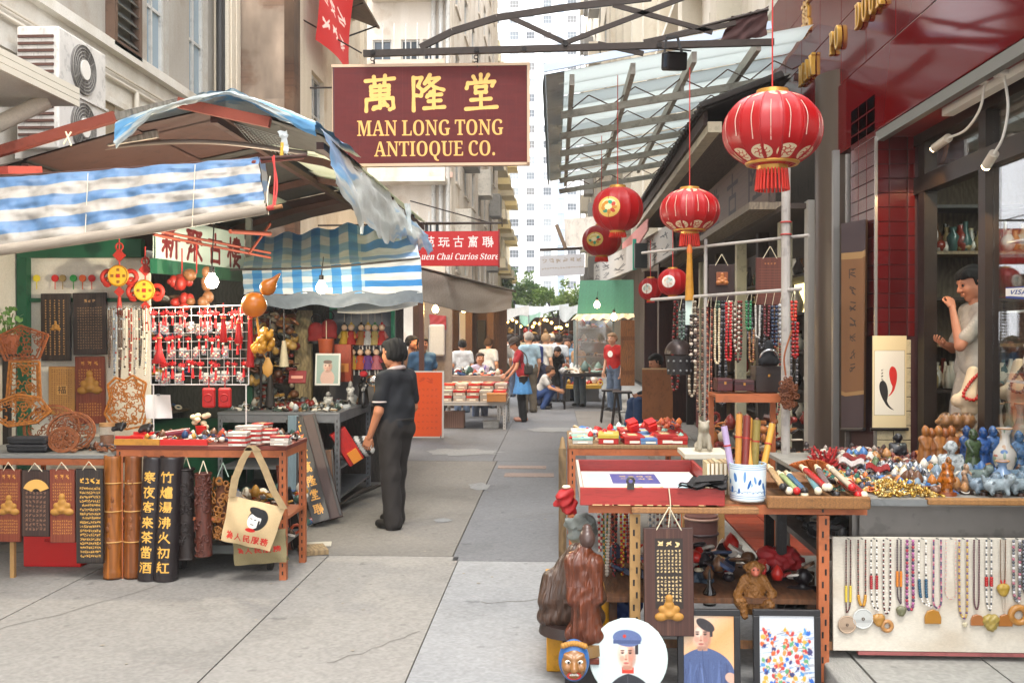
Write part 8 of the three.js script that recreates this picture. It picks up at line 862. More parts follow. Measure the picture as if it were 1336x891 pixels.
{ const tw2 = (a, b) => [P(1140 + a * 85,600,5).x, wT + 0.005 + 0.035 * Math.sin(a * 3.1) * Math.sin(b * 3),-4.9 - b * 0.4]; trinkets('brass_trinkets', 'glittering heap of brass charms at the front of the figurine table', 700, tw2, pal('#b8923f #cfae62 #8f6a2a #d9c48a #a47c34'),0.007,0.016, vc(0.25,0.75), null, 'trinkets'); trinkets('silver_trinkets', 'heap of glass and silver trinkets behind the brass charms', 520, (a, b) => [P(1135 + a * 85,580,5.5).x, wT + 0.01 + 0.05 * Math.sin(a * 3) * Math.sin(b * 3),-5.3 - b * 0.55], pal('#b9bcc0 #8a93a0 #d9d9d6 #6a7484 #c9b48a #a89a98 #4a4a50'),0.009,0.024, vc(0.12,0.4), null, 'trinkets'); trinkets('dark_beads', 'dark red and brown beads spread at the back of the figurine table', 420, (a, b) => [P(1070 + a * 135,560,6.2).x, wT + 0.01 + b * 0.03,-5.8 - b * 0.85], pal('#5a1f1c #3a2a26 #7a3a30 #8a8078 #2a2020 #9a6a5a #c9bdb0'),0.01,0.026, null, null, 'beads'); trinkets('mixed_trinkets', 'mixed coloured rings and stones behind the brush tray', 420, (a, b) => [P(1075 + a * 75,600,5.1).x, wT + 0.01 + 0.03 * Math.sin(b * 3),-5.0 - b * 0.7], pal('#8f1f1c #b8923f #3f7a6a #d9cfba #5a5a6a #c9703a #2a2624'),0.008,0.02, null, null, 'trinkets');
 const s = thing('red_ribbons', 'red and white ribbon bundle across the figurine table', 'ribbon'), rb = (u0, v0, u1, v1, d, hx) => part(s, 'ribbon', quad(P(u0, v0, d).setY(wT + 0.06), P(u1, v1, d - 0.1).setY(wT + 0.06), P(u1, v1, d + 0.02).setY(wT + 0.075), P(u0, v0, d + 0.12).setY(wT + 0.075),8,2, (u, t, p) => { p.y += 0.012 * Math.sin(u * 9); }, 0.006), C(hx, 0.6)); rb(1095,590,1128,588,5.75, '#b9afab'); rb(1100,582,1130,580,5.95, '#7a1a1a'); rb(1130,590,1162,604,5.5, '#8a1a1a'); const f = thing('red_coral', 'branching scarlet coral bunch on the figurine table', 'ornament'), c = P(1076,575,5.9); part(f, 'branches', bag3(40, () => rod(V(c.x + rr(-0.04,0.04), wT, c.z), V(c.x + rr(-0.09,0.09), wT + rr(0.04,0.14), c.z + rr(-0.08,0.08)),0.006,5)), C('#a01a1a', 0.5)).userData.kind = 'stuff'; part(f, 'foot', CY(0.06,0.07,0.02, c.x, wT + 0.01, c.z), C('#8f1a18', 0.5)); }
{ const F2 = (l, u, v, d, prims, hx, o) => curio(l, u, v, d, prims, hx, 'figurine', { y: wT + 0.015, ...o }), W = '#b5702f';
 [1208,1216,1225,1234,1242].forEach((u, i) => F2(`orange brown wooden monk figure, ${ORD[i]} from the left in the back row`, u, 560,6.05, standFig(0.235 - (i % 2) * 0.015,1.1),['#b5702f', '#a8622a', '#bd7a38', '#a55d2a', '#b06a30'][i], { group: 'wooden monk figures', map: tWood, base: 0.04 }));
 [[1234, 'left'],[1248, 'middle'],[1262, 'right']].forEach(([u, n]) => F2(`tan carved animal, ${n} one of three behind the monks`, u, 540,6.35, seatFig(0.3), '#a8784a', { base: 0.08 }));
 F2('white porcelain seated figure with round bald head', 1241,580,5.6, seatFig(0.2), '#cfd6d6', { ro: 0.12, base: 0.07, baseHex: '#6a5a4a' }); F2('amber coloured head bust at the front wooden edge', 1236,625,5.0,[ell([0,0.07,0],0.042,[0.85,1.1,0.95]), cap([0,0.0,0],[0,0.04,0],0.03,0.024), ell([0,0.125,-0.004],0.024), cap([0,0.07,0.035],[0,0.058,0.046],0.006,0.009), ell([-0.036,0.06,0],0.012), ell([0.036,0.06,0],0.012)], '#c06a14', { ro: 0.12, base: 0.045, cell: 0.004, baseHex: '#7a3a12' }); F2('amber carved ornament behind the amber head bust', 1238,600,5.2, standFig(0.15,1.2), '#b5702a', { ro: 0.2, base: 0.035 }); F2('pale pink slim standing figure beside the amber head bust', 1261,620,5.05, standFig(0.135), '#d0a884', { base: 0.035 }); F2('small dark figure behind the brass charms', 1172,545,6.4, seatFig(0.16), '#2a2a30', { base: 0.05 });
 [['#2f5a9a', 1262,6.0, 'blue robed figure left of the green figure'],['#4a5f3a', 1270,5.8, 'moss green standing figure between blue figures'],['#3066b4', 1283,5.9, 'bright blue robed figure right of the green figure'],['#4a78b8', 1296,6.0, 'pale blue robed figure left of the tall pink vase'],['#5a84b0', 1330,5.7, 'blue glazed figure at the right picture edge']].forEach(([h, u, d, l]) => F2(l, u, 560, d, standFig(0.24,1.05), h, { ro: 0.15, base: 0.04, baseHex: '#26303a' }));
 [[1284,622,5.0, '#8496a4', 'grey blue'],[1303,628,4.96, '#a0aeb4', 'pale grey'],[1318,622,5.05, '#7f97a8', 'slate blue'],[1333,628,4.98, '#93a2a8', 'silver grey'],[1276,600,5.3, '#7a8a84', 'grey green'],[1292,598,5.35, '#5a86b8', 'mid blue'],[1322,600,5.3, '#6f8a9c', 'dusky blue']].forEach(([u, v, d, h, n]) => F2(`${n} glazed crouching animal at the right front of the figurine table`, u, v, d, [cap([-0.035,0.04,0],[0.03,0.045,0],0.034,0.03), ell([0.055,0.075,0.012],0.026), cap([-0.035,0.03,0.02],[-0.04,0.006,0.03],0.014,0.012), cap([0.03,0.03,0.02],[0.035,0.006,0.03],0.014,0.012), ell([0.07,0.095,0.005],0.009), cap([-0.06,0.05,0],[-0.075,0.085,0],0.012,0.01)], h, { ro: 0.12, base: 0.02 }));
 const tV = ink(canvas(256,256, (g) => { g.fillStyle = '#c9c3b8'; g.fillRect(0,0,256,256); for (let i = 0; i < 70; i++) { g.fillStyle = pick(['#a86a5a', '#5a7aa8', '#b8987a', '#8a9a86', '#d9d2c4']); g.beginPath(); g.ellipse(rr(0,256), rr(20,236), rr(4,14), rr(4,14),0,0,7); g.fill(); } }),0.15); const vase = (l, u, d, h, r, m, y = wT) => { const o = thing('vase', l, 'vase'), x = X_(u, d); part(o, 'body', LA([[0,0],[r * 0.6,0],[r * 0.55, h * 0.05],[r, h * 0.35],[r * 0.95, h * 0.5],[r * 0.45, h * 0.68],[r * 0.38, h * 0.85],[r * 0.7, h * 0.98],[r * 0.66, h],[r * 0.3, h * 0.86],[0, h * 0.8]],24).translate(x, y + 0.012,-d), m); part(o, 'foot', CY(r * 0.62, r * 0.66,0.02, x, y + 0.01,-d, 0,0,0,18), ebony); part(o, 'rim', TO(r * 0.68,0.004, x, y + 0.012 + h * 0.985,-d, PI / 2,0,0,5,20), C('#b98a5a', 0.3)); };
 vase('tall pink flowered vase with flared rim on the figurine table', 1312,5.6,0.27,0.062, tV); vase('small blue flowered vase below the pink vase', 1309,5.25,0.13,0.05, C('#7a94b4', 0.12)); [[1283, '#b8a894', 'cream'],[1293, '#a8a084', 'celadon'],[1303, '#c0b4a8', 'off white'],[1318, '#9a9a80', 'olive grey'],[1332, '#b8b0a0', 'sand']].forEach(([u, h, n], i) => vase(`${n} straight vase, ${ORD[i]} from the left in the back row by the glass`, u, 6.35 + (i % 2) * 0.12,0.36,0.05, C(h, 0.25,0, tWear)));
 for (const [u, v, l, bd] of [[1262,510, 'cream necklace bust with coral beads before the shop doorway', '#b8281f'],[1322,500, 'cream necklace bust with grey stones at the right edge', '#5a5f5a']]) { const o = thing('necklace_bust', l, 'bust'), p = P(u, v, 6.5); part(o, 'bust', solid([cap([0.05,0.12,-0.02],[0,-0.02,0.03],0.04,0.05), cap([-0.07,-0.06,0.04],[0.06,-0.05,0.04],0.045,0.05), cap([-0.02,-0.13,0.04],[0.02,-0.13,0.04],0.03,0.03)],0.008,0.04).translate(p.x, p.y, p.z), C('#d0b898', 0.7)); part(o, 'beads', beads([[p.x + 0.09, p.y + 0.13, p.z + 0.02],[p.x - 0.005, p.y + 0.06, p.z + 0.07],[p.x - 0.06, p.y - 0.03, p.z + 0.1],[p.x + 0.01, p.y - 0.05, p.z + 0.105],[p.x + 0.07, p.y + 0.06, p.z + 0.07],[p.x + 0.1, p.y + 0.13, p.z + 0.01]],0.012, () => [lin(bd),1]), mBead); part(o, 'stand', CY(0.02,0.05, p.y - 0.13 - wT, p.x, (p.y - 0.13 + wT) / 2, p.z + 0.03), C('#c0a888', 0.7)); }
 trinkets('figurine_crowd', 'small glazed odds and ends packed between the figurines', 620, (a, b) => [1.72 + a * 0.85 + b * 0.1, wT + 0.01,-5.0 - b * 1.5], pal('#8496a4 #b5702f #c9c3b8 #3f6aa0 #5a6a4a #a8784a #6a4a38 #d9d2c4'),0.016,0.042, vc(0.2), null, 'trinkets'); }
// ---------- necklace board ----------
{ const d = 4.8, o = thing('necklace_board', 'white board hung with many necklaces, standing on the pavement', 'display board'), r = R(1086,700,1372,851, d); part(o, 'board', RB(r.w, r.h, 0.02,0.003, r.x, r.y, r.z, -0.03), C('#e4e0d8', 0.7,0, tPlas)); part(o, 'bottom_strip', B(r.w - 0.12,0.018,0.03, r.x + 0.06, r.bot - 0.012, r.z), we('#a05a58', 0.7)); part(o, 'foot', [B(0.05, r.bot - 0.135,0.05, r.l + 0.3, (r.bot + 0.14) / 2, r.z - 0.1)], ebony);
 const N = (l, x0, x1, yb, cols, bs, pend, ev) => { const n = thing('necklace', l + ' on the white board', 'necklace', 'necklaces on the white board'), q = (x, y, k = 0.03) => { const p = P(1080 + x / 5.22,690 + y / 5.22, d); p.z += 0.012 + k * 0.4; return p; }, xm = pend ? pend[1] : (x0 + x1) / 2, c = pal(cols), path = pend ? [q(x0,66), q(x0, (66 + yb) / 2), q(x0 + (xm - x0) * 0.3, yb - 30), q(xm, yb), q(x1 + (xm - x1) * 0.3, yb - 30), q(x1, (66 + yb) / 2), q(x1,66)] : [q(x0,66), q(x0, yb * 0.6), q(x0 + 4, yb - 20), q(xm, yb), q(x1 - 4, yb - 20), q(x1, yb * 0.6), q(x1,66)]; part(n, 'beads', beads(path, bs, (i, t) => { const tt = Math.min(t, 1 - t) * 2, e = ev && tt > ev[0] && tt < ev[1]; return [e ? lin(ev[2]) : c[i % c.length], e ? 1.7 : 1]; }, ev?.[3] ?? 1.9), mBead); part(n, 'pin', rod(q((x0 + x1) / 2,60,0), q((x0 + x1) / 2,60,0.06),0.003,5), greyMetal);
 if (pend) { const [k, px, py, R0, hx] = pend, p = q(px, py, 0.04), s = R0 / 5.22 * d / F; part(n, 'pendant', k === 'disc' ? [CY(s, s, 0.009, p.x, p.y, p.z, PI / 2,0,0,28), TO(s * 0.96,0.004, p.x, p.y, p.z + 0.003,0,0,0,5,28)] : k === 'ring' ? TO(s * 0.68, s * 0.3, p.x, p.y, p.z, 0,0,0,8,22).scale(1,1,1) : k === 'dome' ? EX([[-s, -s * 0.8],[s, -s * 0.8],[s * 1.02,0],[s * 0.7, s * 0.75],[0, s],[-s * 0.7, s * 0.75],[-s * 1.02,0]],0.008,[],0.002).translate(p.x, p.y, p.z - 0.004) : solid([ell([0,0,0], s * 0.8,[1,1,0.5]), ell([s * 0.4, s * 0.3,0], s * 0.4), ell([-s * 0.4, s * 0.2,0], s * 0.4), ell([0,-s * 0.5,0], s * 0.45)], s * 0.12, s * 0.2, { rough: (a, b, e) => s * 0.05 * Math.sin(a * 900) * Math.sin(b * 900) }).translate(p.x, p.y, p.z), C(hx, 0.35,0, tWear)); if (k === 'disc') part(n, 'pendant_eye', TO(s * 0.12, s * 0.05, p.x, p.y, p.z + 0.006,0,0,0,5,12), C('#5a4a3a', 0.5)); } };
 N('dark red necklace with yellow beads and beige disc, leftmost', 118,148,560, '#4a1f22 #5f2a2a #3a1a1c', 0.004,['disc', 122,640,58, '#b9a088'],[0.62,0.85, '#c9b03a']); N('brown necklace with gold knot over white disc', 200,250,520, '#5a2a28 #3a2a28 #7a3a32', 0.0045,['disc', 230,600,66, '#cfd0cc'],[0.82,0.97, '#b9862a']); N('spaced black bead necklace with red drops and ochre block', 288,326,545, '#26262a #e4e0da #e4e0da', 0.0045,['lump', 336,606,50, '#b5843e'],[0.5,0.68, '#9a2028', 2.4]); N('black and white necklace with oval ring pendant', 372,418,570, '#1f1f22 #d9d5cf #6a2a2e', 0.0045,['ring', 394,650,46, '#b9854e']); N('dark necklace with amber and scarlet beads and grey green stone', 465,490,500, '#3a2a34 #4a3a44', 0.0042,['lump', 490,546,40, '#7a7a5c'],[0.5,0.72, '#c9761f']); N('thick rope necklace of purple and pink seed beads', 532,572,545, '#7a3a6a #b06a94 #4a3a5a #a83a4a', 0.0078); N('spaced black bead necklace with blue and green stones and ochre dome', 612,660,520, '#26262c #e4e0da #e4e0da #e4e0da', 0.0048,['dome', 704,590,50, '#b07a28'],[0.55,0.8, '#28506a', 2.6]); N('multicoloured double strand looped above no pendant', 712,762,530, '#a84a6a #5a3a6a #3a3a5a #c98a9a', 0.005); N('thin pale loop of tiny beads', 796,862,470, '#c9a090 #a8b4c0 #d9b48a #b98a98', 0.0028); N('purple strand twisted with gold thread and a long tassel', 886,940,600, '#6a4a78 #b5924a #c9a85a', 0.0055,['lump', 922,640,20, '#cfc4a4']); N('maroon strand with brown shield pendant', 986,1020,540, '#4a2030 #5a2a3a', 0.0042,['dome', 1004,612,38, '#a86a38']); N('grey spaced strand with red cluster and gold openwork disc', 1070,1104,545, '#4a5058 #dcd8d2 #dcd8d2', 0.005,['lump', 1096,622,66, '#a8924a'],[0.52,0.66, '#a8201f', 2.2]); N('thin brown cord with red bead and gilt boat ornament', 1164,1198,380, '#6a4a2a #5a3a1f', 0.0026,['lump', 1182,402,50, '#b5943a'],[0.86,0.98, '#b8281f']); N('fine pale strand with brown bell pendant', 1182,1204,560, '#cfc9c0 #c0a890', 0.002,['dome', 1196,614,42, '#a86a2c']); N('silver and pink barrel necklace with amber ring', 1254,1296,490, '#7a7a7e #c9c4c4 #a86a78 #5a5a60', 0.0075,['ring', 1286,576,74, '#b8803c']); N('dark linked chain at the right edge', 1322,1350,420, '#4a4a4e #6a6a6e', 0.009, undefined, undefined); }
// ---------- necklace rack before the galleries ----------
{ const o = thing('bead_rack', 'white pole rack of bead strands before the gallery fronts', 'rack'), w = we('#b5aea8', 0.45), d = 6.9; part(o, 'upright', [rod(V(P(1026,300,6.7).x, 0.13,-6.7), P(1026,140,6.7),0.03,14)], w); part(o, 'upright', rod(V(P(921,300,7.4).x, 0.13,-7.4), P(921,312,7.4),0.014,10), w); part(o, 'bar', rod(P(850,391,7.6), P(1046,377, d - 0.3),0.012,10), w); part(o, 'bar', rod(P(838,330,8), P(1056,307, d - 0.3),0.011,10), w); part(o, 'tie', [TO(0.034,0.006, P(1026,306,6.7).x, P(1026,306,6.7).y, -6.7, PI / 2,0,0,5,16), TO(0.034,0.006, P(1026,290,6.7).x, P(1026,290,6.7).y, -6.7, PI / 2,0,0,5,16)], C('#a83a34', 0.7));
 part(o, 'shelf', [B(0.46,0.02,0.35, P(975,516, d).x, P(975,516, d).y, -d - 0.1), B(0.46,0.045,0.01, P(975,516, d).x, P(975,516, d).y - 0.02,-d + 0.08)], slot); for (const u of [934,1017]) part(o, 'shelf_post', B(0.035, P(u, 516, d).y, 0.035, P(u, 516, d).x, P(u, 516, d).y / 2,-d - 0.2), slot);
 const ST = [[905,410,470, '#2a2220 #4a3a34 #c9b8a8', 0.013, 'black and white'],[914,402,540, '#3a2a24 #5a4034 #8a6a54', 0.01, 'long brown'],[926,400,560, '#4a1f1c #6a3a2a #a8624a', 0.009, 'long rust'],[936,402,472, '#cdb894 #d9c8a8', 0.009, 'ivory'],[951,394,468, '#a8161c #b81f24', 0.012, 'thick scarlet'],[962,398,456, '#5a3a2a #d0c4b4', 0.01, 'brown and white'],[977,392,428, '#2a6a44 #3a8a5a', 0.011, 'jade green'],[981,430,470, '#8a5a44 #a8784a', 0.009, 'tan'],[989,398,438, '#d5d0c8 #c4c0ba', 0.008, 'white'],[1001,398,436, '#5a2428 #7a3438', 0.011, 'maroon'],[1011,398,448, '#2a3448 #38425a', 0.014, 'navy'],[1021,396,444, '#b0b0b0 #8a8a8e', 0.016, 'big silver'],[1036,392,416, '#b8281f #c9442a', 0.013, 'vermilion'],[1038,420,464, '#a81c1a #8a1614', 0.014, 'red'],[928,515,560, '#c9b8b0 #a83a34 #4a3a44', 0.011, 'motley'],[890,405,440, '#3a4a44 #5a6a60', 0.012, 'grey green']];
 ST.forEach(([u, v0, v1, c, r, n], i) => { const q = thing('bead_strand', `${n} bead strand hanging from the white pole rack`, 'beads', 'bead strands on the white pole rack'), a = P(u - 3, v0,7.2), b = P(u - 2, v1,7.2), e = P(u + 3, v0,7.2), m = P(u + 1.5, v1 + 2,7.18), k = pal(c); part(q, 'beads', beads([a, a.clone().lerp(b, 0.5), b, m, e.clone().lerp(m, 0.5), e], r, (j) => [k[j % k.length],1]), mBead); part(q, 'loop', rod(a, V((a.x + e.x) / 2, P(u, 388 - (u - 900) * 0.06,7.2).y, a.z),0.002,4), rope); });
 for (let i = 0; i < 13; i++) { const u = 882 + i * 12.4 + rr(-5,5), q = thing('bead_strand', `${pick(['brown', 'dark', 'mottled'])} strand, ${ORD[i]} from the left, rear row, pole rack`, 'beads', 'rear bead strands on the pole rack'), a = P(u, 392,7.75), b = P(u + rr(-3,3), rr(440,545),7.75), k = pal(pick(['#5a3a2a #8a6a4a', '#7a1f1c #3a2a24', '#c9bda8 #8a7a66', '#2a2a30 #6a6a70', '#9a6a2a #c9a05a', '#3f5a4a #7a8a70'])); part(q, 'beads', beads([a, b, b.clone().add(V(0.018,0,0)), a.clone().add(V(0.02,0,0))], rr(0.009,0.014), (j) => [k[j % 2],1]), mBead); }
 const pl = (l, u0, v0, u1, v1, d2, m, t) => plaque('hanging_plaque', l, R(u0, v0, u1, v1, d2), m, t, { cord: 0.08 }); pl('red brown plaque of ruled text lines hanging on the pole rack', 986,336,1023,398,7.3, wo('#5b2a1d'), TX.men); pl('dark brown plaque with small amber square above the strands', 925,345,958,393,7.9, wo('#3f241c')); { const q = thing('amber_plate', 'small amber relief square on the dark brown plaque', 'ornament'), z = R(935,355,950,372,7.87); part(q, 'plate', RB(z.w, z.h, 0.01,0.003, z.x, z.y, z.z), C('#8a4a24', 0.4)); part(q, 'relief', mound.clone().translate(z.x, z.bot + 0.005, z.z), C('#b5703a', 0.4)); }
 plaque('hanging_plaque', 'large dark plaque of fine gold text hanging under the front table', R(840,688,905,830,4.66), wo('#4a2a21', 0.45), TX.sng, { cord: 0.1, fig: -0.36, figS: 0.5, rz: 0.012 });
 const bx = (n, l, u0, v0, u1, v1, d2, hx) => { const q = thing(n, l, 'box'), z = R(u0, v0, u1, v1, d2); part(q, 'box', RB(z.w, z.h, 0.2,0.005, z.x, z.y, z.z - 0.08), C(hx, 0.4,0, tWood)); part(q, 'lid_line', B(z.w + 0.004,0.006,0.204, z.x, z.y + z.h * 0.2, z.z - 0.08), ebony); part(q, 'clasp', B(0.014,0.018,0.006, z.x, z.y + z.h * 0.15, z.z + 0.022), leafGold); }; bx('jewel_box', 'low dark red jewel box at the left of the rack shelf', 936,494,956,510,6.95, '#5a1519'); bx('jewel_box', 'low maroon jewel box in the middle of the rack shelf', 958,496,984,510,6.95, '#4d1418'); bx('jewel_box', 'tall dark brown cabinet box at the right of the rack shelf', 986,478,1020,512,7.0, '#33241e');
 const nb = thing('necklace_bust', 'black velvet necklace bust with silver choker on the rack shelf', 'bust'), p = P(1003,460,7); part(nb, 'bust', solid([cap([0,0.06,0],[0,-0.03,0.01],0.03,0.04), cap([-0.04,-0.06,0.01],[0.04,-0.06,0.01],0.035,0.035)],0.007,0.03).translate(p.x, p.y, p.z), C('#15161a', 0.8)); part(nb, 'choker', TO(0.06,0.008, p.x, p.y - 0.03, p.z + 0.02,0.6,0,0,6,24), C('#c4c6c8', 0.2,0.8));
 const cp = thing('carved_pendant', 'orange brown openwork carved pendant with cord on the pole rack', 'carving'), cc = R(1016,490,1043,535,6.6); part(cp, 'openwork', bag3(70, () => { const a = rr(0,6.3), k = Math.sqrt(rnd()); return TO(rr(0.009,0.016),0.0045, cc.x + Math.cos(a) * k * cc.w * 0.44, cc.y + Math.sin(a) * k * cc.h * 0.46, cc.z + rr(-0.01,0.015), rr(-0.6,0.6), rr(-0.6,0.6),0,4,9); }), wo('#8a4a22')).userData.kind = 'stuff'; part(cp, 'cord', TB([[cc.x - 0.02, cc.top, cc.z],[cc.x - 0.03, cc.top + 0.12, cc.z],[cc.x + 0.02, cc.top + 0.3, cc.z]],0.006), C('#8a4a22', 0.7)); part(cp, 'backing', SP(0.05, cc.x, cc.y, cc.z - 0.02,12, cc.w / 0.13, cc.h / 0.115,0.3), C('#5a2e14', 0.7));
 const hm = thing('studded_helmet', 'dark domed helmet with studded neck guard hanging on the pole rack', 'helmet'), h = P(886,462,7.3); part(hm, 'dome', new THREE.SphereGeometry(0.105,24,12,0,2 * PI, 0, PI / 2).scale(1,1.05,1).translate(h.x, h.y, h.z), C('#372a26', 0.35,0.4, tWear)); part(hm, 'neck_guard', CY(0.1,0.085,0.14, h.x, h.y - 0.08, h.z, 0,0,0,22), C('#1f1a1a', 0.7)); part(hm, 'studs', bag3(10, (i) => SP(0.009, h.x + 0.098 * Math.sin(-1 + (i % 5) * 0.5), h.y - 0.05 - Math.floor(i / 5) * 0.07, h.z + 0.098 * Math.cos(-1 + (i % 5) * 0.5),7)), greyMetal).userData.kind = 'stuff'; part(hm, 'spike', rod(V(h.x, h.y + 0.1, h.z), V(h.x, P(886,392,7.3).y, h.z),0.006), ebony);
 trinkets('rack_clutter', 'dim clutter of carved wares on the pavement behind the pole rack', 150, (a, b) => [P(930 + a * 110,500,7.6).x, 0.3 + b * 0.75,-7.5 - rnd() * 0.3], pal('#4a2a1f #7a2a22 #8a5a34 #2a2422 #b5703a #c9bdaa'),0.03,0.06, null, null, 'wares'); }
// ---------- under and before the front table ----------
{ const d = 4.62, tx = canvas(384,384, (g) => { g.fillStyle = '#b9c4c2'; g.fillRect(0,0,384,384); g.fillStyle = '#26272c'; g.beginPath(); g.moveTo(70,384); g.quadraticCurveTo(100,290,190,270); g.quadraticCurveTo(290,290,320,384); g.fill(); g.fillStyle = '#c4301f'; g.fillRect(158,238,60,30); g.fillStyle = '#c08a74'; g.fillRect(162,200,50,50); skinFace(g, 182,176,50,74, '#d9a892', '#3a2822'); g.fillStyle = '#2a2326'; g.fillRect(226,112,16,60); g.fillStyle = '#52618c'; g.beginPath(); g.ellipse(186,92,74,42,0.08,0,7); g.fill(); g.fillStyle = '#3f4c74'; g.fillRect(114,102,140,18); g.fillStyle = '#b8322a'; g.beginPath(); g.arc(172,82,9,0,7); g.fill(); g.strokeStyle = '#3a3a42'; g.lineWidth = 5; g.beginPath(); g.moveTo(186,280); g.lineTo(190,384); g.stroke(); soft(g, 384,384); });
 const pl = thing('portrait_plate', 'round pale plate painted with a man in a blue cap and dark uniform', 'plate'), p = P(820,858, d), r = 51 * d / F; part(pl, 'plate', CY(r, r * 0.97,0.018, p.x, p.y, p.z, PI / 2 - 0.12,0,0,48), C('#b4c2be', 0.3)); part(pl, 'painting', new THREE.CircleGeometry(r * 0.95,40).translate(0,0,0.0125).rotateX(-0.12).translate(p.x, p.y, p.z), ink(tx, 0.25)); part(pl, 'rim', TO(r * 0.97,0.007,0,0,0.006).rotateX(-0.12).translate(p.x, p.y, p.z), C('#c4cfcb', 0.3));
 const fr = (l, u0, v0, u1, v1, t) => { const o = thing('framed_picture', l, 'picture'), q = R(u0, v0, u1, v1,4.68), T = (g) => tf(g, q.x, q.y, q.z, -0.06), b = 0.03, m = wo('#2b2a2c', 0.35); part(o, 'frame', [T(RB(q.w, b, 0.025,0.004,0, q.h / 2 - b / 2,0)), T(RB(q.w, b, 0.025,0.004,0,-q.h / 2 + b / 2,0)), T(RB(b, q.h - 2 * b, 0.025,0.004,-q.w / 2 + b / 2,0,0)), T(RB(b, q.h - 2 * b, 0.025,0.004, q.w / 2 - b / 2,0,0))], m); part(o, 'picture', T(PL(q.w - 2 * b + 0.004, q.h - 2 * b + 0.004,0,0,0.004)), ink(t, 0.3, { clearcoat: 0.5 })); part(o, 'backing', T(B(q.w - 0.01, q.h - 0.01,0.008,0,0,-0.012)), ebony); };
 fr('dark framed portrait of a man in a blue jacket on an orange ground', 884,795,966,922, canvas(256,400, (g) => { const q = g.createLinearGradient(0,0,256,300); q.addColorStop(0, '#d9cfc4'); q.addColorStop(0.5, '#d99a62'); q.addColorStop(1, '#e0b48a'); g.fillStyle = q; g.fillRect(0,0,256,400); g.fillStyle = '#46567f'; g.beginPath(); g.moveTo(0,400); g.lineTo(0,190); g.quadraticCurveTo(60,150,120,152); g.quadraticCurveTo(230,180,256,260); g.lineTo(256,400); g.fill(); g.fillStyle = '#b58a76'; g.fillRect(72,130,50,36); skinFace(g, 92,98,50,66, '#cfa48e', '#3a302e'); g.fillStyle = '#2f292b'; g.beginPath(); g.ellipse(112,46,50,24,0.5,0,7); g.fill(); g.fillRect(134,50,14,50); for (let i = 0; i < 40; i++) { g.strokeStyle = `rgba(${i & 1 ? '110,130,180' : '40,48,80'},0.25)`; g.lineWidth = rr(3,9); const x = rr(0,240); g.beginPath(); g.moveTo(x, rr(200,260)); g.quadraticCurveTo(x + rr(-30,30),300, x + rr(-40,40),400); g.stroke(); } g.fillStyle = '#c9a08c'; g.beginPath(); g.ellipse(238,290,30,24,0.4,0,7); g.fill(); g.strokeStyle = '#3a486c'; g.lineWidth = 4; g.beginPath(); g.moveTo(96,160); g.lineTo(110,400); g.stroke(); soft(g, 256,400); }));
 fr('dark framed bright print of many small playing children', 983,795,1071,922, canvas(256,384, (g) => { g.fillStyle = '#c6cacf'; g.fillRect(0,0,256,384); for (let i = 0; i < 90; i++) { g.strokeStyle = pick(['#3a6ab0', '#7a9ac4', '#5a5a6a']); g.lineWidth = 2; const x = rr(0,230), y = rr(70,380); g.beginPath(); g.moveTo(x, y); g.lineTo(x + rr(14,50), y - rr(2,10)); g.stroke(); } for (let i = 0; i < 130; i++) { const x = rr(14,240), y = 70 + (i / 130) * 300 + rr(-10,10), c = pick(['#2f62b8', '#d05a2a', '#c9a03a', '#b83a3a', '#4a8ac4', '#3a3a6a', '#d98a4a', '#5a9a6a']); g.fillStyle = c; g.beginPath(); g.ellipse(x, y, rr(5,11), rr(7,15), rr(-0.8,0.8),0,7); g.fill(); g.fillStyle = '#e0b898'; g.beginPath(); g.arc(x + rr(-5,5), y - 11,4,0,7); g.fill(); g.strokeStyle = c; g.lineWidth = 4; g.beginPath(); g.moveTo(x, y); g.lineTo(x + rr(-18,18), y + rr(6,20)); g.stroke(); } soft(g, 256,384); }));
 const st = thing('standing_statue', 'tall brown carved wooden robed statue left of the round plate', 'statue'), s = P(762,762,4.66), k = d / F; part(st, 'robe', solid([cap([0.01,-0.22,0],[0.0,-0.02,0],0.075,0.062), cap([-0.06,-0.235,0.01],[0.08,-0.24,0.01],0.035,0.035), cap([-0.03,0.1,0],[0.03,0.1,0],0.062,0.055), cap([-0.055,0.1,0.02],[-0.06,-0.06,0.045],0.035,0.028), cap([0.055,0.1,0.02],[0.06,-0.06,0.045],0.035,0.028), cap([-0.02,-0.2,0.06],[0,0.05,0.05],0.014,0.012), ell([0,0.17,0],0.03)],0.007,0.035, { rough: (x, y, z) => 0.006 * Math.abs(Math.sin(x * 60 + y * 9 + z * 30)) - 0.003 }).translate(s.x, s.y, s.z), bumped(wo('#7a3f26', 0.28).clone(), tWood, 0.02)); part(st, 'head', solid([ell([0,0,0],0.043,[0.9,1.1,1]), ell([0,0.045,-0.01],0.024), cap([0,0,0.03],[0,-0.008,0.036],0.004,0.006), ell([0,-0.02,0.016],0.016)],0.004,0.01).translate(s.x + 0.015, s.y + 0.215, s.z), C('#4d3a34', 0.3)); part(st, 'plinth', [CY(0.085,0.09,0.05, s.x, s.y - 0.3, s.z, 0,0,0,20)], we('#8a6a40', 0.4));
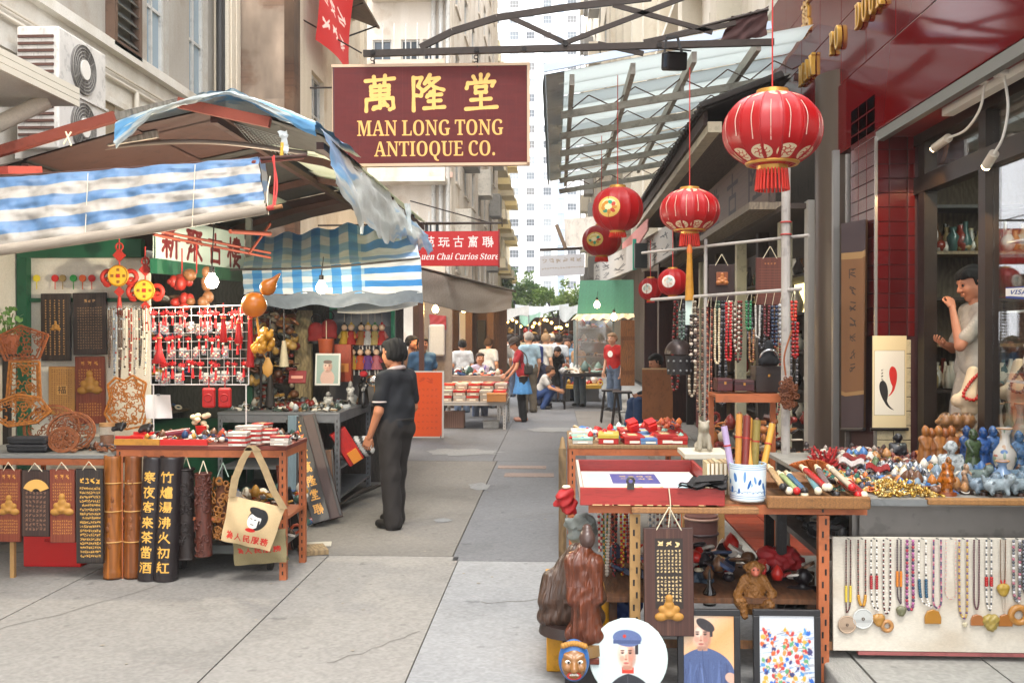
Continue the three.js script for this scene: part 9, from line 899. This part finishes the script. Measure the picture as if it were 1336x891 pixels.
 const bu = thing('pot_bellied_statue', 'dark heavy bellied wooden statue behind the robed statue', 'statue'), q2 = P(745,775,4.86); part(bu, 'body', solid([ell([0,0,0],0.135,[1,0.9,0.8]), cap([-0.12,-0.1,0.04],[0.12,-0.1,0.04],0.05,0.05), ell([0.03,0.2,0],0.055), cap([-0.1,0.08,0.02],[-0.13,-0.02,0.07],0.045,0.035), cap([0.1,0.09,0.02],[0.14,0,0.06],0.045,0.035), ell([0,0.12,-0.01],0.08)],0.01,0.04).translate(q2.x, q2.y, q2.z), bumped(wo('#5f4638', 0.3).clone(), tWood, 0.02)); part(bu, 'base', CY(0.15,0.16,0.05, q2.x, q2.y - 0.16, q2.z, 0,0,0,20), C('#2f211d', 0.5));
 const cr = thing('yellow_crate', 'yellow plastic crate carrying the statues at the bottom of the right stall', 'crate'), e = P(757,860,4.95); part(cr, 'shell', [RB(0.34,0.4,0.5,0.01, e.x, 0.2,-5.2)], we('#d99a1a', 0.4)); part(cr, 'rim', RB(0.36,0.035,0.52,0.01, e.x, 0.385,-5.2), C('#e0a222', 0.4)); part(cr, 'handle_slot', RB(0.004,0.04,0.14,0.001, e.x - 0.172,0.3,-5.2), C('#6a4a10', 0.6)); const ps = thing('statue_stand', 'low dark wooden stand under the robed statue', 'stand'); part(ps, 'top', RB(0.17,0.03,0.3,0.005, s.x - 0.015, s.y - 0.345,-4.74), rosew); part(ps, 'apron', B(0.15, s.y - 0.36,0.26, s.x - 0.015, (s.y - 0.36) / 2,-4.75), ebony);
 const mk = thing('painted_mask', 'grinning blue hooded painted mask in front of the yellow crate', 'mask'), m = P(749,866,4.5), T = (g) => g.translate(m.x, m.y, m.z), kk = 44 * k / 0.1 * 0.5; part(mk, 'hood', T(solid([ell([0,0.01,-0.02],0.075,[0.95,1.3,0.6])],0.006,0.01)), C('#2f63a0', 0.35)); part(mk, 'face', T(solid([ell([0,0,0],0.062,[0.95,1.2,0.6],0.01), cap([0,0.015,0.03],[0,-0.012,0.05],0.012,0.018), ell([-0.034,-0.01,0.025],0.02), ell([0.034,-0.01,0.025],0.02), cap([-0.04,0.045,0.02],[-0.012,0.032,0.032],0.008,0.008), cap([0.04,0.045,0.02],[0.012,0.032,0.032],0.008,0.008), { a: [-0.026,-0.045,0.045], b: [0.026,-0.045,0.045], ra: 0.015, sub: 1, k: 0.006 }],0.004,0.012)), we('#9a6a3a', 0.3)); part(mk, 'eyes', [-1,1].map((i) => T(SP(0.014, i * 0.025,0.018,0.03,12,1.2,0.7,0.6))), C('#dcd6c8', 0.2)); part(mk, 'pupils', [-1,1].map((i) => T(SP(0.006, i * 0.025,0.018,0.038,8))), ebony); part(mk, 'teeth', bag3(7, (i) => T(RB(0.0075,0.011,0.006,0.002,-0.025 + i * 0.0083,-0.04,0.031))), C('#e0dccf', 0.3)); part(mk, 'lips', T(TO(0.026,0.005,0,0,0).scale(1.1,0.6,1).translate(0,-0.045,0.033)), C('#a8281f', 0.4)); part(mk, 'gold_crown', bag3(9, (i) => T(SP(0.014,-0.05 + i * 0.0125,0.085 + 0.012 * Math.sin(i * PI / 8),0.012,7))), leafGold);
 const mo = thing('monkey_figure', 'seated brown monkey figure with red face behind the framed portrait', 'figurine'), z = P(983,765,4.95), Z = (g) => g.translate(z.x, z.y, z.z); part(mo, 'body', Z(solid([cap([0,-0.08,0],[0,0.03,0.01],0.062,0.045), ell([0,0.095,0.025],0.04), cap([-0.045,0.04,0.01],[-0.085,-0.03,0.04],0.022,0.018), cap([-0.085,-0.03,0.04],[-0.09,-0.05,0.075],0.018,0.02), cap([0.045,0.04,0.01],[0.09,-0.03,0.03],0.022,0.018), cap([0.09,-0.03,0.03],[0.05,-0.09,0.075],0.018,0.018), cap([-0.04,-0.1,0.02],[-0.075,-0.06,0.08],0.032,0.026), cap([-0.075,-0.06,0.08],[-0.06,-0.12,0.1],0.022,0.018), cap([0.04,-0.1,0.02],[0.06,-0.07,0.09],0.032,0.026), cap([0.06,-0.07,0.09],[0.05,-0.12,0.11],0.022,0.018), ell([-0.042,0.1,0.02],0.014), ell([0.042,0.1,0.02],0.014)],0.005,0.02, { rough: (x, y, w) => 0.0015 * Math.sin(x * 300 + y * 200) })), bumped(we('#8a5a24', 0.6).clone(), tGlz, 0.012)); part(mo, 'face', Z(solid([ell([0,0.09,0.052],0.024,[1,1.05,0.7]), ell([0,0.078,0.066],0.014)],0.004,0.01)), C('#b5604a', 0.5)); part(mo, 'eyes', [-1,1].map((i) => Z(SP(0.0045, i * 0.01,0.098,0.067,7))), ebony);
 const bt = thing('small_bottle', 'small dark bottle with pale label left of the monkey figure', 'bottle'), b = P(926,775,4.95); part(bt, 'glass', LA([[0,-0.055],[0.032,-0.055],[0.034,0.01],[0.012,0.04],[0.01,0.075],[0,0.075]],18).translate(b.x, b.y, b.z), C('#17120f', 0.12)); part(bt, 'paper_label', new THREE.CylinderGeometry(0.0348,0.0345,0.035,18,1, true).translate(b.x, b.y - 0.025, b.z), C('#d5cfc2', 0.7)); part(bt, 'cap', CY(0.0035,0.011,0.05, b.x, b.y + 0.1, b.z), ebony);
 const cloth = (l, u0, v0, n, dd, hx, s2, rx) => { const o = thing('cloth_bundle', l, 'bundle'), pr = []; const c = P(u0, v0, dd); for (let i = 0; i < n; i++) pr.push(cap([rr(-1,1) * s2, rr(-1,1) * s2 * rx, rr(-0.5,0.5) * s2],[rr(-1,1) * s2, rr(-1,1) * s2 * rx, rr(-0.5,0.5) * s2], s2 * 0.42, s2 * 0.3)); part(o, 'cloth', solid(pr, 0.009,0.03, { rough: (x, y, w) => 0.009 * (Math.abs(Math.sin(x * 45 + y * 30 + 2 * Math.sin(w * 50))) + Math.abs(Math.sin(y * 60 - x * 25 + w * 40)) - 1) }).translate(c.x, c.y, c.z), C(hx, 0.6,0, tFab)); part(o, 'tie', TO(s2 * 0.3,0.008, c.x, c.y + s2 * rx, c.z, PI / 2,0,0,5,14), rope); };
 cloth('blue cloth bundle behind the pale table leg', 812,790,6,5.1, '#2a4a94', 0.08,0.7); cloth('scarlet cloth bundle hanging at the left end of the red case', 739,652,5,5.0, '#b81a1c', 0.05,1.3); cloth('red and white packet heap behind the monkey figure', 1018,728,6,5.3, '#b8262a', 0.1,0.4); cloth('silver grey crinkled wrapping below the scarlet bundle', 757,690,7,5.2, '#8a918c', 0.075,0.8); cloth('dark blue plastic bundle between plaque and bottle', 912,760,5,5.2, '#36485a', 0.06,1.1);
 const bf = thing('black_figure', 'black seated figure on the low shelf beside the orange leg', 'figurine'), w = P(1048,775,5.1); part(bf, 'body', solid(seatFig(0.24),0.008,0.02).translate(w.x, w.y - 0.1, w.z), C('#1d1719', 0.35)); part(bf, 'base', B(0.2,0.02,0.16, w.x, w.y - 0.11, w.z), ebony);
 const lb = thing('low_bench', 'low wooden bench under the right table carrying bottle, monkey and bundles', 'bench'); part(lb, 'top', B(X_(1066,5) - X_(790,5),0.025,0.75, (X_(1066,5) + X_(790,5)) / 2,0.39,-5.25), wo('#7a4f30', 0.7)); for (const u of [800,1058]) for (const dd of [4.95,5.55]) part(lb, 'leg', B(0.04,0.375,0.04, X_(u, dd),0.19,-dd), wo('#6a4428', 0.7));
 trinkets('bench_wares', 'jumble of red and dark wares on the low bench under the right table', 130, (a, b2) => [X_(800 + a * 255,5.2),0.41 + b2 * 0.1,-5.1 - rnd() * 0.45], pal('#8f1f1c #2a2428 #b8281f #d9d2c8 #3a4a6a #6a4a32'),0.025,0.06, null, null, 'wares');
 [[783, '#a8282a #d9d2c8', 'red and white'],[792, '#d5cfc6 #c9c0b4', 'white'],[801, '#2a2428 #8a2a2a', 'black and red'],[812, '#a8201f #c9a03a', 'scarlet and gold'],[850, '#d9d4cc #8a9098', 'pale silver'],[860, '#cfc8be #7a3a34', 'cream'],[870, '#8a8e94 #d9d4cc', 'grey'],[882, '#7a2a28 #c9bdb0', 'wine'],[789, '#3a6a4a #b8923f', 'green and gold'],[820, '#6a1f24 #a84a3a', 'dark red']].forEach(([u, c, n], i) => { const o = thing('bead_strand', `${n} bead strand hanging under the back edge of the red case`, 'beads', 'bead strands under the red case'), a = P(u - 2,664,5.3), b2 = P(u, 720 + (i * 37) % 40,5.3), e2 = P(u + 4,664,5.3), kk2 = pal(c); part(o, 'beads', beads([a, a.clone().lerp(b2,0.5), b2, e2.clone().lerp(b2,0.5), e2],0.0085, (j) => [kk2[j % kk2.length],1]), mBead); part(o, 'hook', TO(0.01,0.003, a.x, a.y + 0.01, a.z, 0,0,0,5,9), greyMetal); });
 const sp = thing('wooden_stake', 'rough pale wooden stake standing left of the red case', 'stake'), v = P(734,585,5.7); part(sp, 'stake', B(0.045, v.y, 0.03, v.x, v.y / 2, v.z), wo('#8d7350', 0.8)); part(sp, 'splinter', LA([[0.02,0],[0.01,0.06],[0,0.07]],5).translate(v.x, v.y, v.z), C('#8d7350', 0.8)); const dr = thing('striped_drum', 'brown striped drum standing behind the hanging plaque', 'drum'), dp = P(915,690,6.6); part(dr, 'shell', CY(0.11,0.1,0.5, dp.x, 0.25, dp.z, 0,0,0,24), we('#6a4640')); for (let i = 0; i < 5; i++) part(dr, 'hoop', TO(0.111,0.009, dp.x, 0.08 + i * 0.1, dp.z, PI / 2,0,0,5,24), C(i % 2 ? '#3a2a2c' : '#9a7a6a', 0.5)); }
// ---------- on the shop front ----------
{ const k = thing('koi_scroll', 'pale hanging scroll painted with one red and one black fish', 'scroll'), r = R(1139,438,1183,560,7.26), tx = canvas(256,704, (g) => { g.fillStyle = '#d9c69c'; g.fillRect(0,0,256,704); g.fillStyle = '#dcd5c6'; g.fillRect(12,110,232,490); g.strokeStyle = '#8a7a5a'; g.lineWidth = 3; g.strokeRect(12,110,232,490); const koi = (x, y, a, c, s) => { g.save(); g.translate(x, y); g.rotate(a); g.scale(s, s); g.fillStyle = c; g.beginPath(); g.moveTo(0,-70); g.bezierCurveTo(38,-66,34,10,4,70); g.bezierCurveTo(-4,96,-30,120,-50,124); g.bezierCurveTo(-24,100,-16,84,-12,60); g.bezierCurveTo(-32,10,-30,-60,0,-70); g.fill(); g.restore(); }; koi(156,310,-0.12, '#c4241c', 1.15); g.save(); g.translate(256,0); g.scale(-1,1); koi(170,420,0.12, '#211d1c', 1.2); g.restore(); for (let i = 0; i < 4; i++) scrawl(g, 62,250 + i * 24,18, '#4a4238', 3); }); part(k, 'scroll', B(r.w, r.h, 0.006, r.x, r.y, r.z), C('#d5c49c', 0.8)); part(k, 'painting', PL(r.w - 0.004, r.h - 0.004, r.x, r.y, r.z + 0.004), ink(tx, 0.75)); part(k, 'roller', CY(0.012,0.012, r.w + 0.03, r.x, r.bot, r.z, 0,0, PI / 2), ebony); part(k, 'cord', rod(V(r.x, r.top, r.z), V(r.x, r.top + 0.1, r.z),0.003), ebony);
 const h = thing('hanging_scroll', 'long brown hanging scroll with faint characters on the pillar side', 'scroll'), c = [PX(1099,560,2.3), PX(1128,560,2.3), PX(1131,286,2.3), PX(1099,292,2.3)], t2 = canvas(128,768, (g) => { g.fillStyle = '#8a5f3a'; g.fillRect(0,0,128,768); g.fillStyle = '#4a3a3e'; g.fillRect(0,0,128,110); g.fillRect(0,640,128,128); g.fillStyle = '#b08a58'; g.fillRect(0,110,128,24); g.fillRect(0,625,128,14); for (let i = 0; i < 7; i++) scrawl(g, 44,170 + i * 58,38, '#3a2a22', 4); }); part(h, 'scroll', quad(...c, 1,1, null, 0.01), C('#7d5838', 0.8)); part(h, 'painting', suv(quad(...c.map((p) => p.clone().add(V(-0.005,0,0)))),1 / c[0].distanceTo(c[1]),1 / c[0].distanceTo(c[3])), ink(t2,0.8)); part(h, 'roller', rod(c[0], c[1],0.014,8), ebony);
 const v = thing('card_sticker', 'white and blue payment card sticker on the shop glass', 'sticker'), q = [PX(1313,389,2.64), PX(1345,391,2.64), PX(1345,373,2.64), PX(1313,375,2.64)], t3 = canvas(128,80, (g) => { g.fillStyle = '#e8e6e2'; g.fillRect(0,0,128,80); g.fillStyle = '#24408e'; g.fillRect(0,0,128,8); g.fillRect(0,66,128,14); g.font = 'italic bold 40px sans-serif'; g.textAlign = 'center'; g.fillText('VISA', 64,52); }); part(v, 'sticker', suv(quad(...q),1 / q[0].distanceTo(q[1]),1 / q[0].distanceTo(q[3])), ink(t3,0.5));
 const w = thing('round_plaque', 'round wooden plaque propped above the shop transom', 'plaque'), p = PX(1226,190,2.8); part(w, 'disc', CY(0.14,0.14,0.03, p.x, p.y, p.z, 0,0, PI / 2,30), wo('#9a5f34')); part(w, 'rim', TO(0.14,0.012, p.x - 0.012, p.y, p.z, 0, PI / 2,0,6,30), C('#6a3d1f', 0.5)); part(w, 'hub', TO(0.06,0.006, p.x - 0.017, p.y, p.z, 0, PI / 2,0,5,22), C('#6a3d1f', 0.5));
 for (const [pts, l] of [[[[1286,108],[1280,140],[1262,168],[1238,180],[1220,193]], 'left white gooseneck spotlight under the shop fascia'],[[[1311,98],[1316,140],[1309,180],[1298,200],[1288,216]], 'right white gooseneck spotlight under the shop fascia']]) { const s = thing('spot_lamp', l, 'lamp'), q2 = pts.map((e) => PX(...e, 2.46)), n = q2.length, a = q2[n - 2], b = q2[n - 1], dir = b.clone().sub(a).normalize(); part(s, 'gooseneck', TB(q2.slice(0, n - 1),0.008,8,30), C('#d5d0c8', 0.4)); part(s, 'socket_box', RB(0.09,0.05,0.09,0.01, q2[0].x, q2[0].y + 0.02, q2[0].z), C('#d5d0c8', 0.4)); part(s, 'reflector', rod(a, b, 0.028,14), C('#cfc4b4', 0.3,0.3)); part(s, 'lit_face', SP(0.027, b.x, b.y, b.z, 12), glow('#ffd9a0', 14)); const L = new THREE.SpotLight('#ffd9a0', 0.8,0.9,0.5); L.position.copy(b.clone().add(dir.clone().multiplyScalar(0.05))); L.target.position.copy(b.clone().add(dir.multiplyScalar(2)).add(V(0.2,-1.5,0))); L.castShadow = true; L.name = numbered('spot_lamp_light'); scene.add(L, L.target); } }
// every thing stands at its own base point
const bb = new THREE.Box3();
for (const o of scene.children) {
 if (o.isLight || o === sun.target || o.position.lengthSq() || o.rotation.y || o.isInstancedMesh) continue;
 o.updateMatrixWorld(true); bb.setFromObject(o); if (bb.isEmpty()) continue;
 const b = V((bb.min.x + bb.max.x) / 2, bb.min.y, (bb.min.z + bb.max.z) / 2);
 if (o.isGroup) { for (const c of o.children) c.position.sub(b); o.position.copy(b); }
 else { o.geometry = o.geometry.clone().translate(-b.x, -b.y, -b.z); for (const c of o.children) c.position.sub(b); o.position.copy(b); }
}
renderer.render(scene, camera);
